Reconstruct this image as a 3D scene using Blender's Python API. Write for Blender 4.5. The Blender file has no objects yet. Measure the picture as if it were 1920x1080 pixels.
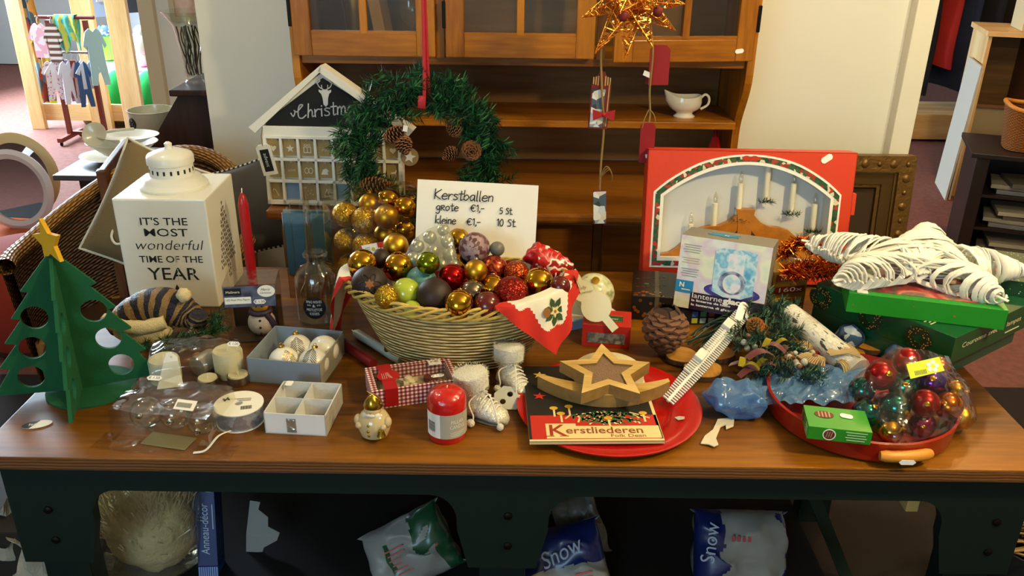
import bpy,bmesh,math,random
from mathutils import Vector,Matrix,noise
from mathutils.geometry import tessellate_polygon
random.seed(7)
PI=math.pi
rad=math.radians
scene=bpy.context.scene
COL=scene.collection

# ---------------------------------------------------------------- camera
CAM=Vector((0.0,0.0,1.65))
PITCH,ROLL,FPX=rad(24.0),rad(0.75),1600.0
_F=Vector((0,math.cos(PITCH),-math.sin(PITCH)))
_R0=Vector((1,0,0))
_U0=Vector((0,math.sin(PITCH),math.cos(PITCH)))
_R=_R0*math.cos(ROLL)+_U0*math.sin(ROLL)
_U=_U0*math.cos(ROLL)-_R0*math.sin(ROLL)
cd=bpy.data.cameras.new('camera')
cam=bpy.data.objects.new('camera',cd)
COL.objects.link(cam)
cd.sensor_width=36.0
cd.lens=36.0*FPX/1920.0
cd.clip_start=0.02
_m=Matrix.Identity(4)
for i in range(3):
    _m[i][0],_m[i][1],_m[i][2],_m[i][3]=_R[i],_U[i],-_F[i],CAM[i]
cam.matrix_world=_m
scene.camera=cam

def ray(px,py):
    return _F+_R*((px-960.0)/FPX)+_U*((540.0-py)/FPX)
def P(px,py,z):
    d=ray(px,py); t=(z-CAM.z)/d.z
    return CAM+d*t
def PY(px,py,y):
    d=ray(px,py); t=(y-CAM.y)/d.y
    return CAM+d*t
def unit(p):
    """metres per photo pixel at point p"""
    return(Vector(p)-CAM).dot(_F)/FPX

# ---------------------------------------------------------------- light
TZ=0.75  # table top height
scene.view_settings.view_transform='Standard'
scene.view_settings.look='None'
scene.view_settings.exposure=0.14
scene.view_settings.gamma=1.0
scene.view_settings.use_curve_mapping=False
scene.cycles.max_bounces=10
scene.cycles.transparent_max_bounces=24
scene.cycles.sample_clamp_indirect=6.0
scene.cycles.caustics_reflective=False
scene.cycles.caustics_refractive=False
w=bpy.data.worlds.new('daylight'); scene.world=w; w.use_nodes=True
w.node_tree.nodes['Background'].inputs[0].default_value=(0.62,0.76,1.0,1)
w.node_tree.nodes['Background'].inputs[1].default_value=0.5

def lamp(name,kind,loc,energy,color,size=0.1,target=None,size_y=None,spot=None):
    l=bpy.data.lights.new(name,kind)
    l.energy=energy; l.color=color
    if kind=='AREA':
        l.size=size
        if size_y:l.shape='RECTANGLE'; l.size_y=size_y
    else:
        l.shadow_soft_size=size
    if kind=='SPOT' and spot:
        l.spot_size=rad(spot); l.spot_blend=0.6
    o=bpy.data.objects.new(name,l); COL.objects.link(o); o.location=loc
    if target is not None:
        o.rotation_euler=(Vector(target)-Vector(loc)).to_track_quat('-Z','Y').to_euler()
    return o
WARM=(1.0,0.78,0.40)
lamp('spot_and_fill_light','POINT',(1.25,0.62,2.2),80,WARM,0.07)
lamp('spot_and_fill_light','POINT',(-1.9,1.2,2.4),6,WARM,0.06)
lamp('spot_and_fill_light','POINT',(1.5,1.7,2.6),50,(1.0,0.90,0.58),0.06)  # added fill light that lifts the right wall and dresser front
lamp('spot_and_fill_light','POINT',(2.3,3.9,2.5),52,(1.0,0.58,0.24),0.06)
lamp('spot_and_fill_light','POINT',(-1.4,2.2,2.6),16,(1,0.92,0.66),0.06)  # added fill light that lifts the left wall
lamp('window_daylight','AREA',(-1.6,-2.7,2.05),48,(0.48,0.80,1.0),1.6,(-0.4,1.5,0.9),1.1)
lamp('window_daylight','AREA',(-4.6,7.0,1.7),640,(0.66,0.84,1.0),2.6,(-2.2,6.3,0.7),2.0)

# ---------------------------------------------------------------- materials
def lin(h):
    if not isinstance(h,str):return tuple(h)+((1,)if len(h)==3 else())
    h=h.lstrip('#')
    r=[]
    for i in(0,2,4):
        c=int(h[i:i+2],16)/255
        r.append(c/12.92 if c<=0.04045 else((c+0.055)/1.055)**2.4)
    return(*r,1)
MATS={}
def mat(name,col,rough=0.5,metal=0.0,spec=0.5,bump=0.0,bscale=60,var=0.0,vscale=6,coat=0.0,sheen=0.0,sss=0.0,trans=0.0,emit=None,estr=0.0,ior=1.45,stretch=(1,1,1),alpha=None):
    if name in MATS:return MATS[name]
    m=bpy.data.materials.new(name); m.use_nodes=True
    nt=m.node_tree; b=nt.nodes['Principled BSDF']
    b.inputs['Base Color'].default_value=lin(col)
    b.inputs['Roughness'].default_value=rough
    b.inputs['Metallic'].default_value=metal
    b.inputs['Specular IOR Level'].default_value=spec
    b.inputs['Coat Weight'].default_value=coat
    b.inputs['Coat Roughness'].default_value=0.08
    b.inputs['Sheen Weight'].default_value=sheen
    b.inputs['Subsurface Weight'].default_value=sss
    if sss:b.inputs['Subsurface Radius'].default_value=(0.02,0.015,0.01); b.inputs['Subsurface Scale'].default_value=0.3
    b.inputs['Transmission Weight'].default_value=trans
    b.inputs['IOR'].default_value=ior
    if alpha is not None:b.inputs['Alpha'].default_value=alpha
    if emit:
        b.inputs['Emission Color'].default_value=lin(emit); b.inputs['Emission Strength'].default_value=estr
    if bump or var:
        tc=nt.nodes.new('ShaderNodeTexCoord'); mp=nt.nodes.new('ShaderNodeMapping')
        mp.inputs['Scale'].default_value=stretch
        nt.links.new(tc.outputs['Object'],mp.inputs[0])
    if bump:
        n=nt.nodes.new('ShaderNodeTexNoise'); n.inputs['Scale'].default_value=bscale; n.inputs['Detail'].default_value=3
        bp=nt.nodes.new('ShaderNodeBump'); bp.inputs['Strength'].default_value=bump; bp.inputs['Distance'].default_value=0.004
        nt.links.new(mp.outputs[0],n.inputs['Vector'])
        nt.links.new(n.outputs[0],bp.inputs['Height']); nt.links.new(bp.outputs[0],b.inputs['Normal'])
    if var:
        n=nt.nodes.new('ShaderNodeTexNoise'); n.inputs['Scale'].default_value=vscale; n.inputs['Detail'].default_value=4
        r=nt.nodes.new('ShaderNodeMapRange'); r.inputs[1].default_value=0.3; r.inputs[2].default_value=0.7
        r.inputs[3].default_value=1-var; r.inputs[4].default_value=1+var*0.5
        mx=nt.nodes.new('ShaderNodeMix'); mx.data_type='RGBA'; mx.blend_type='MULTIPLY'; mx.inputs[0].default_value=1
        mx.inputs[6].default_value=lin(col)
        nt.links.new(mp.outputs[0],n.inputs['Vector'])
        nt.links.new(n.outputs[0],r.inputs[0]); nt.links.new(r.outputs[0],mx.inputs[7]); nt.links.new(mx.outputs[2],b.inputs['Base Color'])
    MATS[name]=m
    return m
def wood(name,dark,light,axis='X',scale=9,rough=0.4,grain=14,coat=0.0,dist=4.0,knots=0.0):
    """long grain running along the given axis"""
    if name in MATS:return MATS[name]
    m=bpy.data.materials.new(name); m.use_nodes=True
    nt=m.node_tree; b=nt.nodes['Principled BSDF']; L=nt.links.new
    tc=nt.nodes.new('ShaderNodeTexCoord'); mp=nt.nodes.new('ShaderNodeMapping')
    s={'X':(0.1,1,1),'Y':(1,0.1,1),'Z':(1,1,0.1)}[axis]
    mp.inputs['Scale'].default_value=s
    L(tc.outputs['Object'],mp.inputs[0])
    n1=nt.nodes.new('ShaderNodeTexNoise'); n1.inputs['Scale'].default_value=scale; n1.inputs['Detail'].default_value=5; n1.inputs['Distortion'].default_value=dist*0.2
    n2=nt.nodes.new('ShaderNodeTexNoise'); n2.inputs['Scale'].default_value=scale*grain; n2.inputs['Detail'].default_value=2
    L(mp.outputs[0],n1.inputs[0]); L(mp.outputs[0],n2.inputs[0])
    mx=nt.nodes.new('ShaderNodeMath'); mx.operation='MULTIPLY_ADD'; mx.inputs[1].default_value=0.3
    L(n2.outputs[0],mx.inputs[0]); L(n1.outputs[0],mx.inputs[2])
    cr=nt.nodes.new('ShaderNodeValToRGB'); e=cr.color_ramp.elements
    e[0].position=0.48; e[0].color=lin(dark); e[1].position=0.82; e[1].color=lin(light)
    L(mx.outputs[0],cr.inputs[0])
    L(cr.outputs[0],b.inputs['Base Color'])
    b.inputs['Roughness'].default_value=rough; b.inputs['Coat Weight'].default_value=coat; b.inputs['Coat Roughness'].default_value=0.15
    bp=nt.nodes.new('ShaderNodeBump'); bp.inputs['Strength'].default_value=0.12; bp.inputs['Distance'].default_value=0.002
    L(mx.outputs[0],bp.inputs['Height']); L(bp.outputs[0],b.inputs['Normal'])
    b.inputs['Specular IOR Level'].default_value=0.3
    MATS[name]=m
    return m
def film(name,col=(1,1,1),base=0.05,gain=0.55,rough=0.08,crinkle=0.6,cscale=25,tint=1.0,haze=0.0):
    """clear plastic film or thin glass: see-through head on, mirror-like at a slant"""
    if name in MATS:return MATS[name]
    m=bpy.data.materials.new(name); m.use_nodes=True
    nt=m.node_tree; L=nt.links.new
    for n in list(nt.nodes):
        if n.type!='OUTPUT_MATERIAL':nt.nodes.remove(n)
    out=[n for n in nt.nodes if n.type=='OUTPUT_MATERIAL'][0]
    tr=nt.nodes.new('ShaderNodeBsdfTransparent'); tr.inputs[0].default_value=tuple(c*tint for c in col[:3])+(1,)
    gl=nt.nodes.new('ShaderNodeBsdfGlossy'); gl.inputs['Roughness'].default_value=rough
    lw=nt.nodes.new('ShaderNodeLayerWeight'); lw.inputs[0].default_value=0.5
    pw=nt.nodes.new('ShaderNodeMath'); pw.operation='POWER'; pw.inputs[1].default_value=3.0
    ma=nt.nodes.new('ShaderNodeMath'); ma.operation='MULTIPLY_ADD'; ma.inputs[1].default_value=gain; ma.inputs[2].default_value=base
    L(lw.outputs['Facing'],pw.inputs[0]); L(pw.outputs[0],ma.inputs[0])
    ms=nt.nodes.new('ShaderNodeMixShader'); L(ma.outputs[0],ms.inputs[0]); L(tr.outputs[0],ms.inputs[1]); L(gl.outputs[0],ms.inputs[2])
    last=ms
    if haze:
        df=nt.nodes.new('ShaderNodeBsdfDiffuse'); df.inputs[0].default_value=tuple(col[:3])+(1,)
        m2=nt.nodes.new('ShaderNodeMixShader'); m2.inputs[0].default_value=haze
        L(ms.outputs[0],m2.inputs[1]); L(df.outputs[0],m2.inputs[2]); last=m2
    L(last.outputs[0],out.inputs[0])
    if crinkle:
        tc=nt.nodes.new('ShaderNodeTexCoord')
        n=nt.nodes.new('ShaderNodeTexNoise'); n.inputs['Scale'].default_value=cscale; n.inputs['Detail'].default_value=2
        bp=nt.nodes.new('ShaderNodeBump'); bp.inputs['Strength'].default_value=crinkle; bp.inputs['Distance'].default_value=0.01
        L(tc.outputs['Object'],n.inputs[0]); L(n.outputs[0],bp.inputs['Height'])
        L(bp.outputs[0],gl.inputs['Normal']); L(bp.outputs[0],lw.inputs['Normal'])
    MATS[name]=m
    return m
def glitter(name,col,scale=500,rough=0.25,amt=0.9,metal=0.9,base=None):
    if name in MATS:return MATS[name]
    m=bpy.data.materials.new(name); m.use_nodes=True
    nt=m.node_tree; b=nt.nodes['Principled BSDF']; L=nt.links.new
    tc=nt.nodes.new('ShaderNodeTexCoord'); v=nt.nodes.new('ShaderNodeTexVoronoi'); v.inputs['Scale'].default_value=scale
    L(tc.outputs['Object'],v.inputs['Vector'])
    sub=nt.nodes.new('ShaderNodeVectorMath'); sub.operation='SUBTRACT'; sub.inputs[1].default_value=(0.5,0.5,0.5)
    L(v.outputs['Color'],sub.inputs[0])
    sc=nt.nodes.new('ShaderNodeVectorMath'); sc.operation='SCALE'; sc.inputs['Scale'].default_value=amt
    L(sub.outputs[0],sc.inputs[0])
    ge=nt.nodes.new('ShaderNodeNewGeometry')
    ad=nt.nodes.new('ShaderNodeVectorMath'); ad.operation='ADD'; L(ge.outputs['Normal'],ad.inputs[0]); L(sc.outputs[0],ad.inputs[1])
    no=nt.nodes.new('ShaderNodeVectorMath'); no.operation='NORMALIZE'; L(ad.outputs[0],no.inputs[0])
    L(no.outputs[0],b.inputs['Normal'])
    b.inputs['Base Color'].default_value=lin(col); b.inputs['Metallic'].default_value=metal; b.inputs['Roughness'].default_value=rough
    MATS[name]=m
    return m
def banded(name,axis,freq,cols,rough=0.8,bump=0.5,bscale=300,duty=0.5,wobble=0.0,metal=0.0):
    """stripes across the object's own axis"""
    if name in MATS:return MATS[name]
    m=bpy.data.materials.new(name); m.use_nodes=True
    nt=m.node_tree; b=nt.nodes['Principled BSDF']; L=nt.links.new
    tc=nt.nodes.new('ShaderNodeTexCoord'); sp=nt.nodes.new('ShaderNodeSeparateXYZ'); L(tc.outputs['Object'],sp.inputs[0])
    mu=nt.nodes.new('ShaderNodeMath'); mu.operation='MULTIPLY'; mu.inputs[1].default_value=freq; L(sp.outputs['XYZ'.index(axis)],mu.inputs[0])
    src=mu
    if wobble:
        n=nt.nodes.new('ShaderNodeTexNoise'); n.inputs['Scale'].default_value=18; L(tc.outputs['Object'],n.inputs[0])
        a=nt.nodes.new('ShaderNodeMath'); a.operation='MULTIPLY_ADD'; a.inputs[1].default_value=wobble; L(n.outputs[0],a.inputs[0]); L(mu.outputs[0],a.inputs[2]); src=a
    fr=nt.nodes.new('ShaderNodeMath'); fr.operation='FRACT'; L(src.outputs[0],fr.inputs[0])
    cr=nt.nodes.new('ShaderNodeValToRGB'); cr.color_ramp.interpolation='CONSTANT'
    e=cr.color_ramp.elements; e[0].color=lin(cols[0]); e[1].position=duty; e[1].color=lin(cols[1])
    L(fr.outputs[0],cr.inputs[0]); L(cr.outputs[0],b.inputs['Base Color'])
    b.inputs['Roughness'].default_value=rough; b.inputs['Metallic'].default_value=metal
    if bump:
        n=nt.nodes.new('ShaderNodeTexNoise'); n.inputs['Scale'].default_value=bscale; L(tc.outputs['Object'],n.inputs[0])
        bp=nt.nodes.new('ShaderNodeBump'); bp.inputs['Strength'].default_value=bump; bp.inputs['Distance'].default_value=0.004
        L(n.outputs[0],bp.inputs['Height']); L(bp.outputs[0],b.inputs['Normal'])
    MATS[name]=m
    return m
def patches(name,cols,scale=12,rough=0.7,smooth=False,detail=2,kind='noise',stretch=(1,1,1),metal=0.0,spec=0.5,bump=0.0):
    """random patches of several colours (printed paper, mixed cloth, plumage)"""
    if name in MATS:return MATS[name]
    m=bpy.data.materials.new(name); m.use_nodes=True
    nt=m.node_tree; b=nt.nodes['Principled BSDF']; L=nt.links.new
    tc=nt.nodes.new('ShaderNodeTexCoord'); mp=nt.nodes.new('ShaderNodeMapping'); mp.inputs['Scale'].default_value=stretch
    L(tc.outputs['Object'],mp.inputs[0])
    if kind=='noise':
        n=nt.nodes.new('ShaderNodeTexNoise'); n.inputs['Scale'].default_value=scale; n.inputs['Detail'].default_value=detail
        L(mp.outputs[0],n.inputs['Vector']); src=n.outputs[0]; lo,hi=0.3,0.7
    else:
        n=nt.nodes.new('ShaderNodeTexVoronoi'); n.inputs['Scale'].default_value=scale
        L(mp.outputs[0],n.inputs['Vector'])
        sp=nt.nodes.new('ShaderNodeSeparateColor'); L(n.outputs['Color'],sp.inputs[0]); src=sp.outputs[0]; lo,hi=0,1
    cr=nt.nodes.new('ShaderNodeValToRGB'); cr.color_ramp.interpolation='LINEAR' if smooth else 'CONSTANT'
    e=cr.color_ramp.elements
    while len(e)<len(cols):e.new(0.5)
    k=len(cols)
    for i,c in enumerate(cols):
        e[i].position=lo+(hi-lo)*(i/(k-1)if smooth else i/k); e[i].color=lin(c)
    L(src,cr.inputs[0]); L(cr.outputs[0],b.inputs['Base Color'])
    b.inputs['Roughness'].default_value=rough; b.inputs['Metallic'].default_value=metal; b.inputs['Specular IOR Level'].default_value=spec
    if bump:
        bp=nt.nodes.new('ShaderNodeBump'); bp.inputs['Strength'].default_value=bump; bp.inputs['Distance'].default_value=0.004
        L(src,bp.inputs['Height']); L(bp.outputs[0],b.inputs['Normal'])
    MATS[name]=m
    return m
def spotted(name,base,dot,scale=60,size=0.25,rough=0.5,metal=0.0,dotmetal=0.0,stretch=(1,1,1)):
    """dots scattered over a plain ground"""
    if name in MATS:return MATS[name]
    m=bpy.data.materials.new(name); m.use_nodes=True
    nt=m.node_tree; b=nt.nodes['Principled BSDF']; L=nt.links.new
    tc=nt.nodes.new('ShaderNodeTexCoord'); mp=nt.nodes.new('ShaderNodeMapping'); mp.inputs['Scale'].default_value=stretch
    L(tc.outputs['Object'],mp.inputs[0])
    n=nt.nodes.new('ShaderNodeTexVoronoi'); n.inputs['Scale'].default_value=scale; L(mp.outputs[0],n.inputs['Vector'])
    lt=nt.nodes.new('ShaderNodeMath'); lt.operation='LESS_THAN'; lt.inputs[1].default_value=size; L(n.outputs['Distance'],lt.inputs[0])
    mx=nt.nodes.new('ShaderNodeMix'); mx.data_type='RGBA'; mx.inputs[6].default_value=lin(base); mx.inputs[7].default_value=lin(dot)
    L(lt.outputs[0],mx.inputs[0]); L(mx.outputs[2],b.inputs['Base Color']); b.inputs['Roughness'].default_value=rough
    if dotmetal:L(lt.outputs[0],b.inputs['Metallic'])
    MATS[name]=m
    return m
def checks(name,freq,a,bcol,c,rough=0.6):
    """gingham: two crossing sets of stripes, whichever two axes the face shows"""
    if name in MATS:return MATS[name]
    m=bpy.data.materials.new(name); m.use_nodes=True
    nt=m.node_tree; b=nt.nodes['Principled BSDF']; L=nt.links.new
    tc=nt.nodes.new('ShaderNodeTexCoord'); sp=nt.nodes.new('ShaderNodeSeparateXYZ'); L(tc.outputs['Object'],sp.inputs[0])
    tot=None
    ge=nt.nodes.new('ShaderNodeTexCoord'); gs=nt.nodes.new('ShaderNodeSeparateXYZ'); L(ge.outputs['Normal'],gs.inputs[0])
    for i in range(3):
        mu=nt.nodes.new('ShaderNodeMath'); mu.operation='MULTIPLY'; mu.inputs[1].default_value=freq; L(sp.outputs[i],mu.inputs[0])
        fr=nt.nodes.new('ShaderNodeMath'); fr.operation='FRACT'; L(mu.outputs[0],fr.inputs[0])
        gt=nt.nodes.new('ShaderNodeMath'); gt.operation='GREATER_THAN'; gt.inputs[1].default_value=0.5; L(fr.outputs[0],gt.inputs[0])
        ab=nt.nodes.new('ShaderNodeMath'); ab.operation='ABSOLUTE'; L(gs.outputs[i],ab.inputs[0])
        fl=nt.nodes.new('ShaderNodeMath'); fl.operation='LESS_THAN'; fl.inputs[1].default_value=0.7; L(ab.outputs[0],fl.inputs[0])
        pr=nt.nodes.new('ShaderNodeMath'); pr.operation='MULTIPLY'; L(gt.outputs[0],pr.inputs[0]); L(fl.outputs[0],pr.inputs[1])
        if tot is None:tot=pr
        else:
            ad=nt.nodes.new('ShaderNodeMath'); ad.operation='ADD'; L(tot.outputs[0],ad.inputs[0]); L(pr.outputs[0],ad.inputs[1]); tot=ad
    hf=nt.nodes.new('ShaderNodeMath'); hf.operation='MULTIPLY'; hf.inputs[1].default_value=0.49; L(tot.outputs[0],hf.inputs[0])
    cr=nt.nodes.new('ShaderNodeValToRGB'); cr.color_ramp.interpolation='CONSTANT'; e=cr.color_ramp.elements; e.new(0.5)
    e[0].position=0; e[0].color=lin(a); e[1].position=0.3; e[1].color=lin(bcol); e[2].position=0.8; e[2].color=lin(c)
    L(hf.outputs[0],cr.inputs[0]); L(cr.outputs[0],b.inputs['Base Color']); b.inputs['Roughness'].default_value=rough
    MATS[name]=m
    return m

# ---------------------------------------------------------------- mesh helpers
def frame(o,x,y):
    """matrix with local X along x, local Y along y, origin o"""
    x=Vector(x).normalized(); y=Vector(y); z=x.cross(y).normalized(); y=z.cross(x)
    m=Matrix.Identity(4)
    for i in range(3):m[i][0],m[i][1],m[i][2],m[i][3]=x[i],y[i],z[i],o[i]
    return m
def T(x=0,y=0,z=0):return Matrix.Translation((x,y,z))
def RX(a):return Matrix.Rotation(a,4,'X')
def RY(a):return Matrix.Rotation(a,4,'Y')
def RZ(a):return Matrix.Rotation(a,4,'Z')
def SC(x,y,z):return Matrix.Diagonal((x,y,z,1))
class MB:
    def __init__(s):s.v=[]; s.f=[]; s.m=[]; s.s=[]
    def add(s,vs,fs,m=0,smooth=False,M=None):
        k=len(s.v)
        s.v+=[tuple((M@Vector(v))if M is not None else v)for v in vs]
        for f in fs:
            s.f.append([i+k for i in f]); s.m.append(m); s.s.append(smooth)
        return s
    def box(s,c,d,m=0,M=None,bev=0.0,taper=None):
        x,y,z=(k/2 for k in d)
        vs=[]
        for sx,sy,sz in((-1,-1,-1),(1,-1,-1),(1,1,-1),(-1,1,-1),(-1,-1,1),(1,-1,1),(1,1,1),(-1,1,1)):
            t=taper if(taper and sz>0)else 1
            vs.append((c[0]+sx*x*t,c[1]+sy*y*t,c[2]+sz*z))
        fs=[(0,3,2,1),(4,5,6,7),(0,1,5,4),(1,2,6,5),(2,3,7,6),(3,0,4,7)]
        if bev:
            bm=bmesh.new()
            bv=[bm.verts.new(v)for v in vs]
            for f in fs:bm.faces.new([bv[i]for i in f])
            bmesh.ops.bevel(bm,geom=bm.edges[:],offset=bev,segments=2,profile=0.6,affect='EDGES')
            bm.verts.index_update()
            vs=[v.co.copy()for v in bm.verts]; fs=[[v.index for v in f.verts]for f in bm.faces]; bm.free()
        return s.add(vs,fs,m,False,M)
    def lathe(s,prof,n=32,m=0,M=None,smooth=True,cap=True,sx=1,sy=1):
        vs=[]; fs=[]; k=len(prof)
        for r,z in prof:
            for j in range(n):
                a=2*PI*j/n; vs.append((r*math.cos(a)*sx,r*math.sin(a)*sy,z))
        for i in range(k-1):
            for j in range(n):
                fs.append((i*n+j,i*n+(j+1)%n,(i+1)*n+(j+1)%n,(i+1)*n+j))
        if cap:
            if prof[0][0]>1e-6:fs.append(tuple(range(n-1,-1,-1)))
            if prof[-1][0]>1e-6:fs.append(tuple((k-1)*n+j for j in range(n)))
        return s.add(vs,fs,m,smooth,M)
    def ball(s,c,r,m=0,n=20,k=12,M=None,sc=(1,1,1)):
        vs=[(c[0],c[1],c[2]-r*sc[2])]; fs=[]
        for i in range(1,k):
            t=PI*i/k
            for j in range(n):
                a=2*PI*j/n
                vs.append((c[0]+r*math.sin(t)*math.cos(a)*sc[0],c[1]+r*math.sin(t)*math.sin(a)*sc[1],c[2]-r*math.cos(t)*sc[2]))
        vs.append((c[0],c[1],c[2]+r*sc[2])); e=len(vs)-1
        for j in range(n):
            fs.append((0,1+(j+1)%n,1+j)); fs.append((e,1+(k-2)*n+j,1+(k-2)*n+(j+1)%n))
            for i in range(k-2):
                fs.append((1+i*n+j,1+i*n+(j+1)%n,1+(i+1)*n+(j+1)%n,1+(i+1)*n+j))
        return s.add(vs,fs,m,True,M)
    def tube(s,pts,r,n=8,m=0,M=None,closed=False,smooth=True,flat=1.0,up=None):
        pts=[Vector(p)for p in pts]; k=len(pts)
        rs=r if isinstance(r,(list,tuple))else[r]*k
        vs=[]; fs=[]; nrm=None
        for i,p in enumerate(pts):
            if closed:t=pts[(i+1)%k]-pts[i-1]
            else:t=pts[min(i+1,k-1)]-pts[max(i-1,0)]
            if t.length<1e-9:t=Vector((0,0,1))
            t.normalize()
            if up is not None:nrm=Vector(up)
            if nrm is None:nrm=Vector((0,0,1))if abs(t.z)<0.9 else Vector((1,0,0))
            nrm=nrm-t*nrm.dot(t)
            if nrm.length<1e-6:nrm=t.orthogonal()
            nrm.normalize(); b=t.cross(nrm)
            for j in range(n):
                a=2*PI*j/n
                vs.append(p+(nrm*math.cos(a)*flat+b*math.sin(a))*rs[i])
        for i in range(k if closed else k-1):
            for j in range(n):
                i2=(i+1)%k
                fs.append((i*n+j,i*n+(j+1)%n,i2*n+(j+1)%n,i2*n+j))
        if not closed:fs+=[tuple(range(n-1,-1,-1)),tuple((k-1)*n+j for j in range(n))]
        return s.add(vs,fs,m,smooth,M)
    def plate(s,loops,z0,z1,m=0,M=None,side=None):
        """flat shape with holes (first loop outer) between two heights"""
        loops=[[Vector((p[0],p[1],0))for p in l]for l in loops]
        tris=tessellate_polygon(loops)
        flat=[p for l in loops for p in l]; n=len(flat)
        vs=[(p.x,p.y,z0)for p in flat]+[(p.x,p.y,z1)for p in flat]
        fs=[]
        for t in tris:
            a,b,c=(flat[i]for i in t)
            up=(b-a).cross(c-a).z>0
            t=t if up else tuple(reversed(t))
            fs.append(tuple(i+n for i in t)); fs.append(tuple(reversed(t)))
        s.add(vs,fs,m,False,M)
        sd=[]; k=0
        for l in loops:
            q=len(l)
            ar=sum(l[i].x*l[(i+1)%q].y-l[(i+1)%q].x*l[i].y for i in range(q))
            outer=k==0
            for i in range(q):
                a,b=k+i,k+(i+1)%q
                if(ar>0)==outer:sd.append((a,b,b+n,a+n))
                else:sd.append((b,a,a+n,b+n))
            k+=q
        return s.add(vs,sd,m if side is None else side,False,M)
    def sheet(s,fn,nu,nv,m=0,M=None,smooth=True,mf=None):
        vs=[fn(i/nu,j/nv)for j in range(nv+1)for i in range(nu+1)]
        k=len(s.v)
        s.v+=[tuple((M@Vector(v))if M is not None else v)for v in vs]
        for j in range(nv):
            for i in range(nu):
                a=k+j*(nu+1)+i
                s.f.append([a,a+1,a+nu+2,a+nu+1]); s.m.append(mf((i+.5)/nu,(j+.5)/nv)if mf else m); s.s.append(smooth)
        return s
    def ribbon(s,pts,wd,m=0,M=None,z=0.0):
        """pen line in the XY plane"""
        for i in range(len(pts)-1):
            a=Vector((*pts[i],0)); b=Vector((*pts[i+1],0)); d=b-a
            if d.length<1e-7:continue
            d.normalize(); n=Vector((-d.y,d.x,0))*wd/2; e=d*wd*0.3
            q=[a-n-e,b-n+e,b+n+e,a+n-e]
            s.add([(p.x,p.y,z)for p in q],[(0,1,2,3)],m,False,M)
        return s
    def text(s,body,size,m=0,M=None,z=0.0,shear=0.0,bold=0.0,align='CENTER',width=None,squash=1.0,ext=0.0):
        c=bpy.data.curves.new('lettering','FONT'); c.body=body; c.size=size; c.shear=shear; c.offset=bold
        c.align_x=align; c.align_y='CENTER'; c.resolution_u=3; c.extrude=ext
        o=bpy.data.objects.new('lettering',c); COL.objects.link(o)
        dg=bpy.context.evaluated_depsgraph_get(); me=bpy.data.meshes.new_from_object(o.evaluated_get(dg))
        vs=[v.co.copy()for v in me.vertices]; fs=[list(p.vertices)for p in me.polygons]
        bpy.data.objects.remove(o); bpy.data.meshes.remove(me); bpy.data.curves.remove(c)
        if not vs:return s
        if width:
            x0=min(v.x for v in vs); x1=max(v.x for v in vs); k=width/(x1-x0)
            for v in vs:v.x*=k
        for v in vs:v.y*=squash; v.z+=z
        return s.add(vs,fs,m,False,M)
    def xf(s,M,start=0):
        for i in range(start,len(s.v)):s.v[i]=tuple(M@Vector(s.v[i]))
        return s
    def jitter(s,amt,freq=20,start=0):
        for i in range(start,len(s.v)):
            v=Vector(s.v[i]); s.v[i]=tuple(v+noise.noise_vector(v*freq)*amt)
        return s
    def build(s,name,mats,parent=None,label=None,M=None,origin=None):
        me=bpy.data.meshes.new(name)
        if origin is not None:
            o=Vector(origin); s.v=[tuple(Vector(v)-o)for v in s.v]
        me.from_pydata([tuple(v)for v in s.v],[],s.f)
        if not isinstance(mats,(list,tuple)):mats=[mats]
        for mm in mats:me.materials.append(mm)
        me.polygons.foreach_set('material_index',s.m); me.polygons.foreach_set('use_smooth',s.s)
        me.update()
        if any(s.s):me.set_sharp_from_angle(angle=rad(48))
        ob=bpy.data.objects.new(name,me); COL.objects.link(ob)
        if parent is not None:ob.parent=parent
        if origin is not None:ob.location=origin
        if M is not None:ob.matrix_basis=M
        if label:ob['label']=label
        return ob
def thing(name,label,cat,loc=(0,0,0),rz=0.0,group=None,M=None):
    o=bpy.data.objects.new(name,None); COL.objects.link(o)
    o.empty_display_size=0.02
    if M is not None:o.matrix_basis=M
    else:o.location=loc; o.rotation_euler=(0,0,rz)
    return tag(o,label,cat,group)
def tag(o,label,cat,group=None,kind=None):
    o['label']=label; o['category']=cat
    if group:o['group']=group
    if kind:o['kind']=kind
    return o
def struct(o):
    o['kind']='structure'; return o
def dup(o,label,M=None,group=None,loc=None,rz=None):
    def cp(a,par):
        c=a.copy(); COL.objects.link(c)
        if par is not None:c.parent=par
        for ch in a.children:cp(ch,c)
        return c
    r=cp(o,None); r['label']=label
    if group:r['group']=group
    if M is not None:r.matrix_basis=M
    if loc is not None:r.location=loc
    if rz is not None:r.rotation_euler=(0,0,rz)
    return r
def circ(cx,cy,r,n=24,ry=None):return[(cx+r*math.cos(2*PI*i/n),cy+(ry or r)*math.sin(2*PI*i/n))for i in range(n)]
def starpts(R,r,n=5,a0=PI/2,cx=0,cy=0):return[(cx+(R if i%2==0 else r)*math.cos(a0+PI*i/n),cy+(R if i%2==0 else r)*math.sin(a0+PI*i/n))for i in range(2*n)]
def smoothpts(pts,k=6,closed=False):
    """Catmull-Rom through the points"""
    P_=[Vector(p)for p in pts]; n=len(P_); out=[]
    rng=range(n if closed else n-1)
    for i in rng:
        if closed:a,b,c,d=P_[i-1],P_[i],P_[(i+1)%n],P_[(i+2)%n]
        else:a,b,c,d=P_[max(i-1,0)],P_[i],P_[i+1],P_[min(i+2,n-1)]
        for j in range(k):
            t=j/k
            out.append(0.5*((2*b)+(c-a)*t+(2*a-5*b+4*c-d)*t*t+(3*b-a-3*c+d)*t**3))
    if not closed:out.append(P_[-1])
    return out
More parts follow.
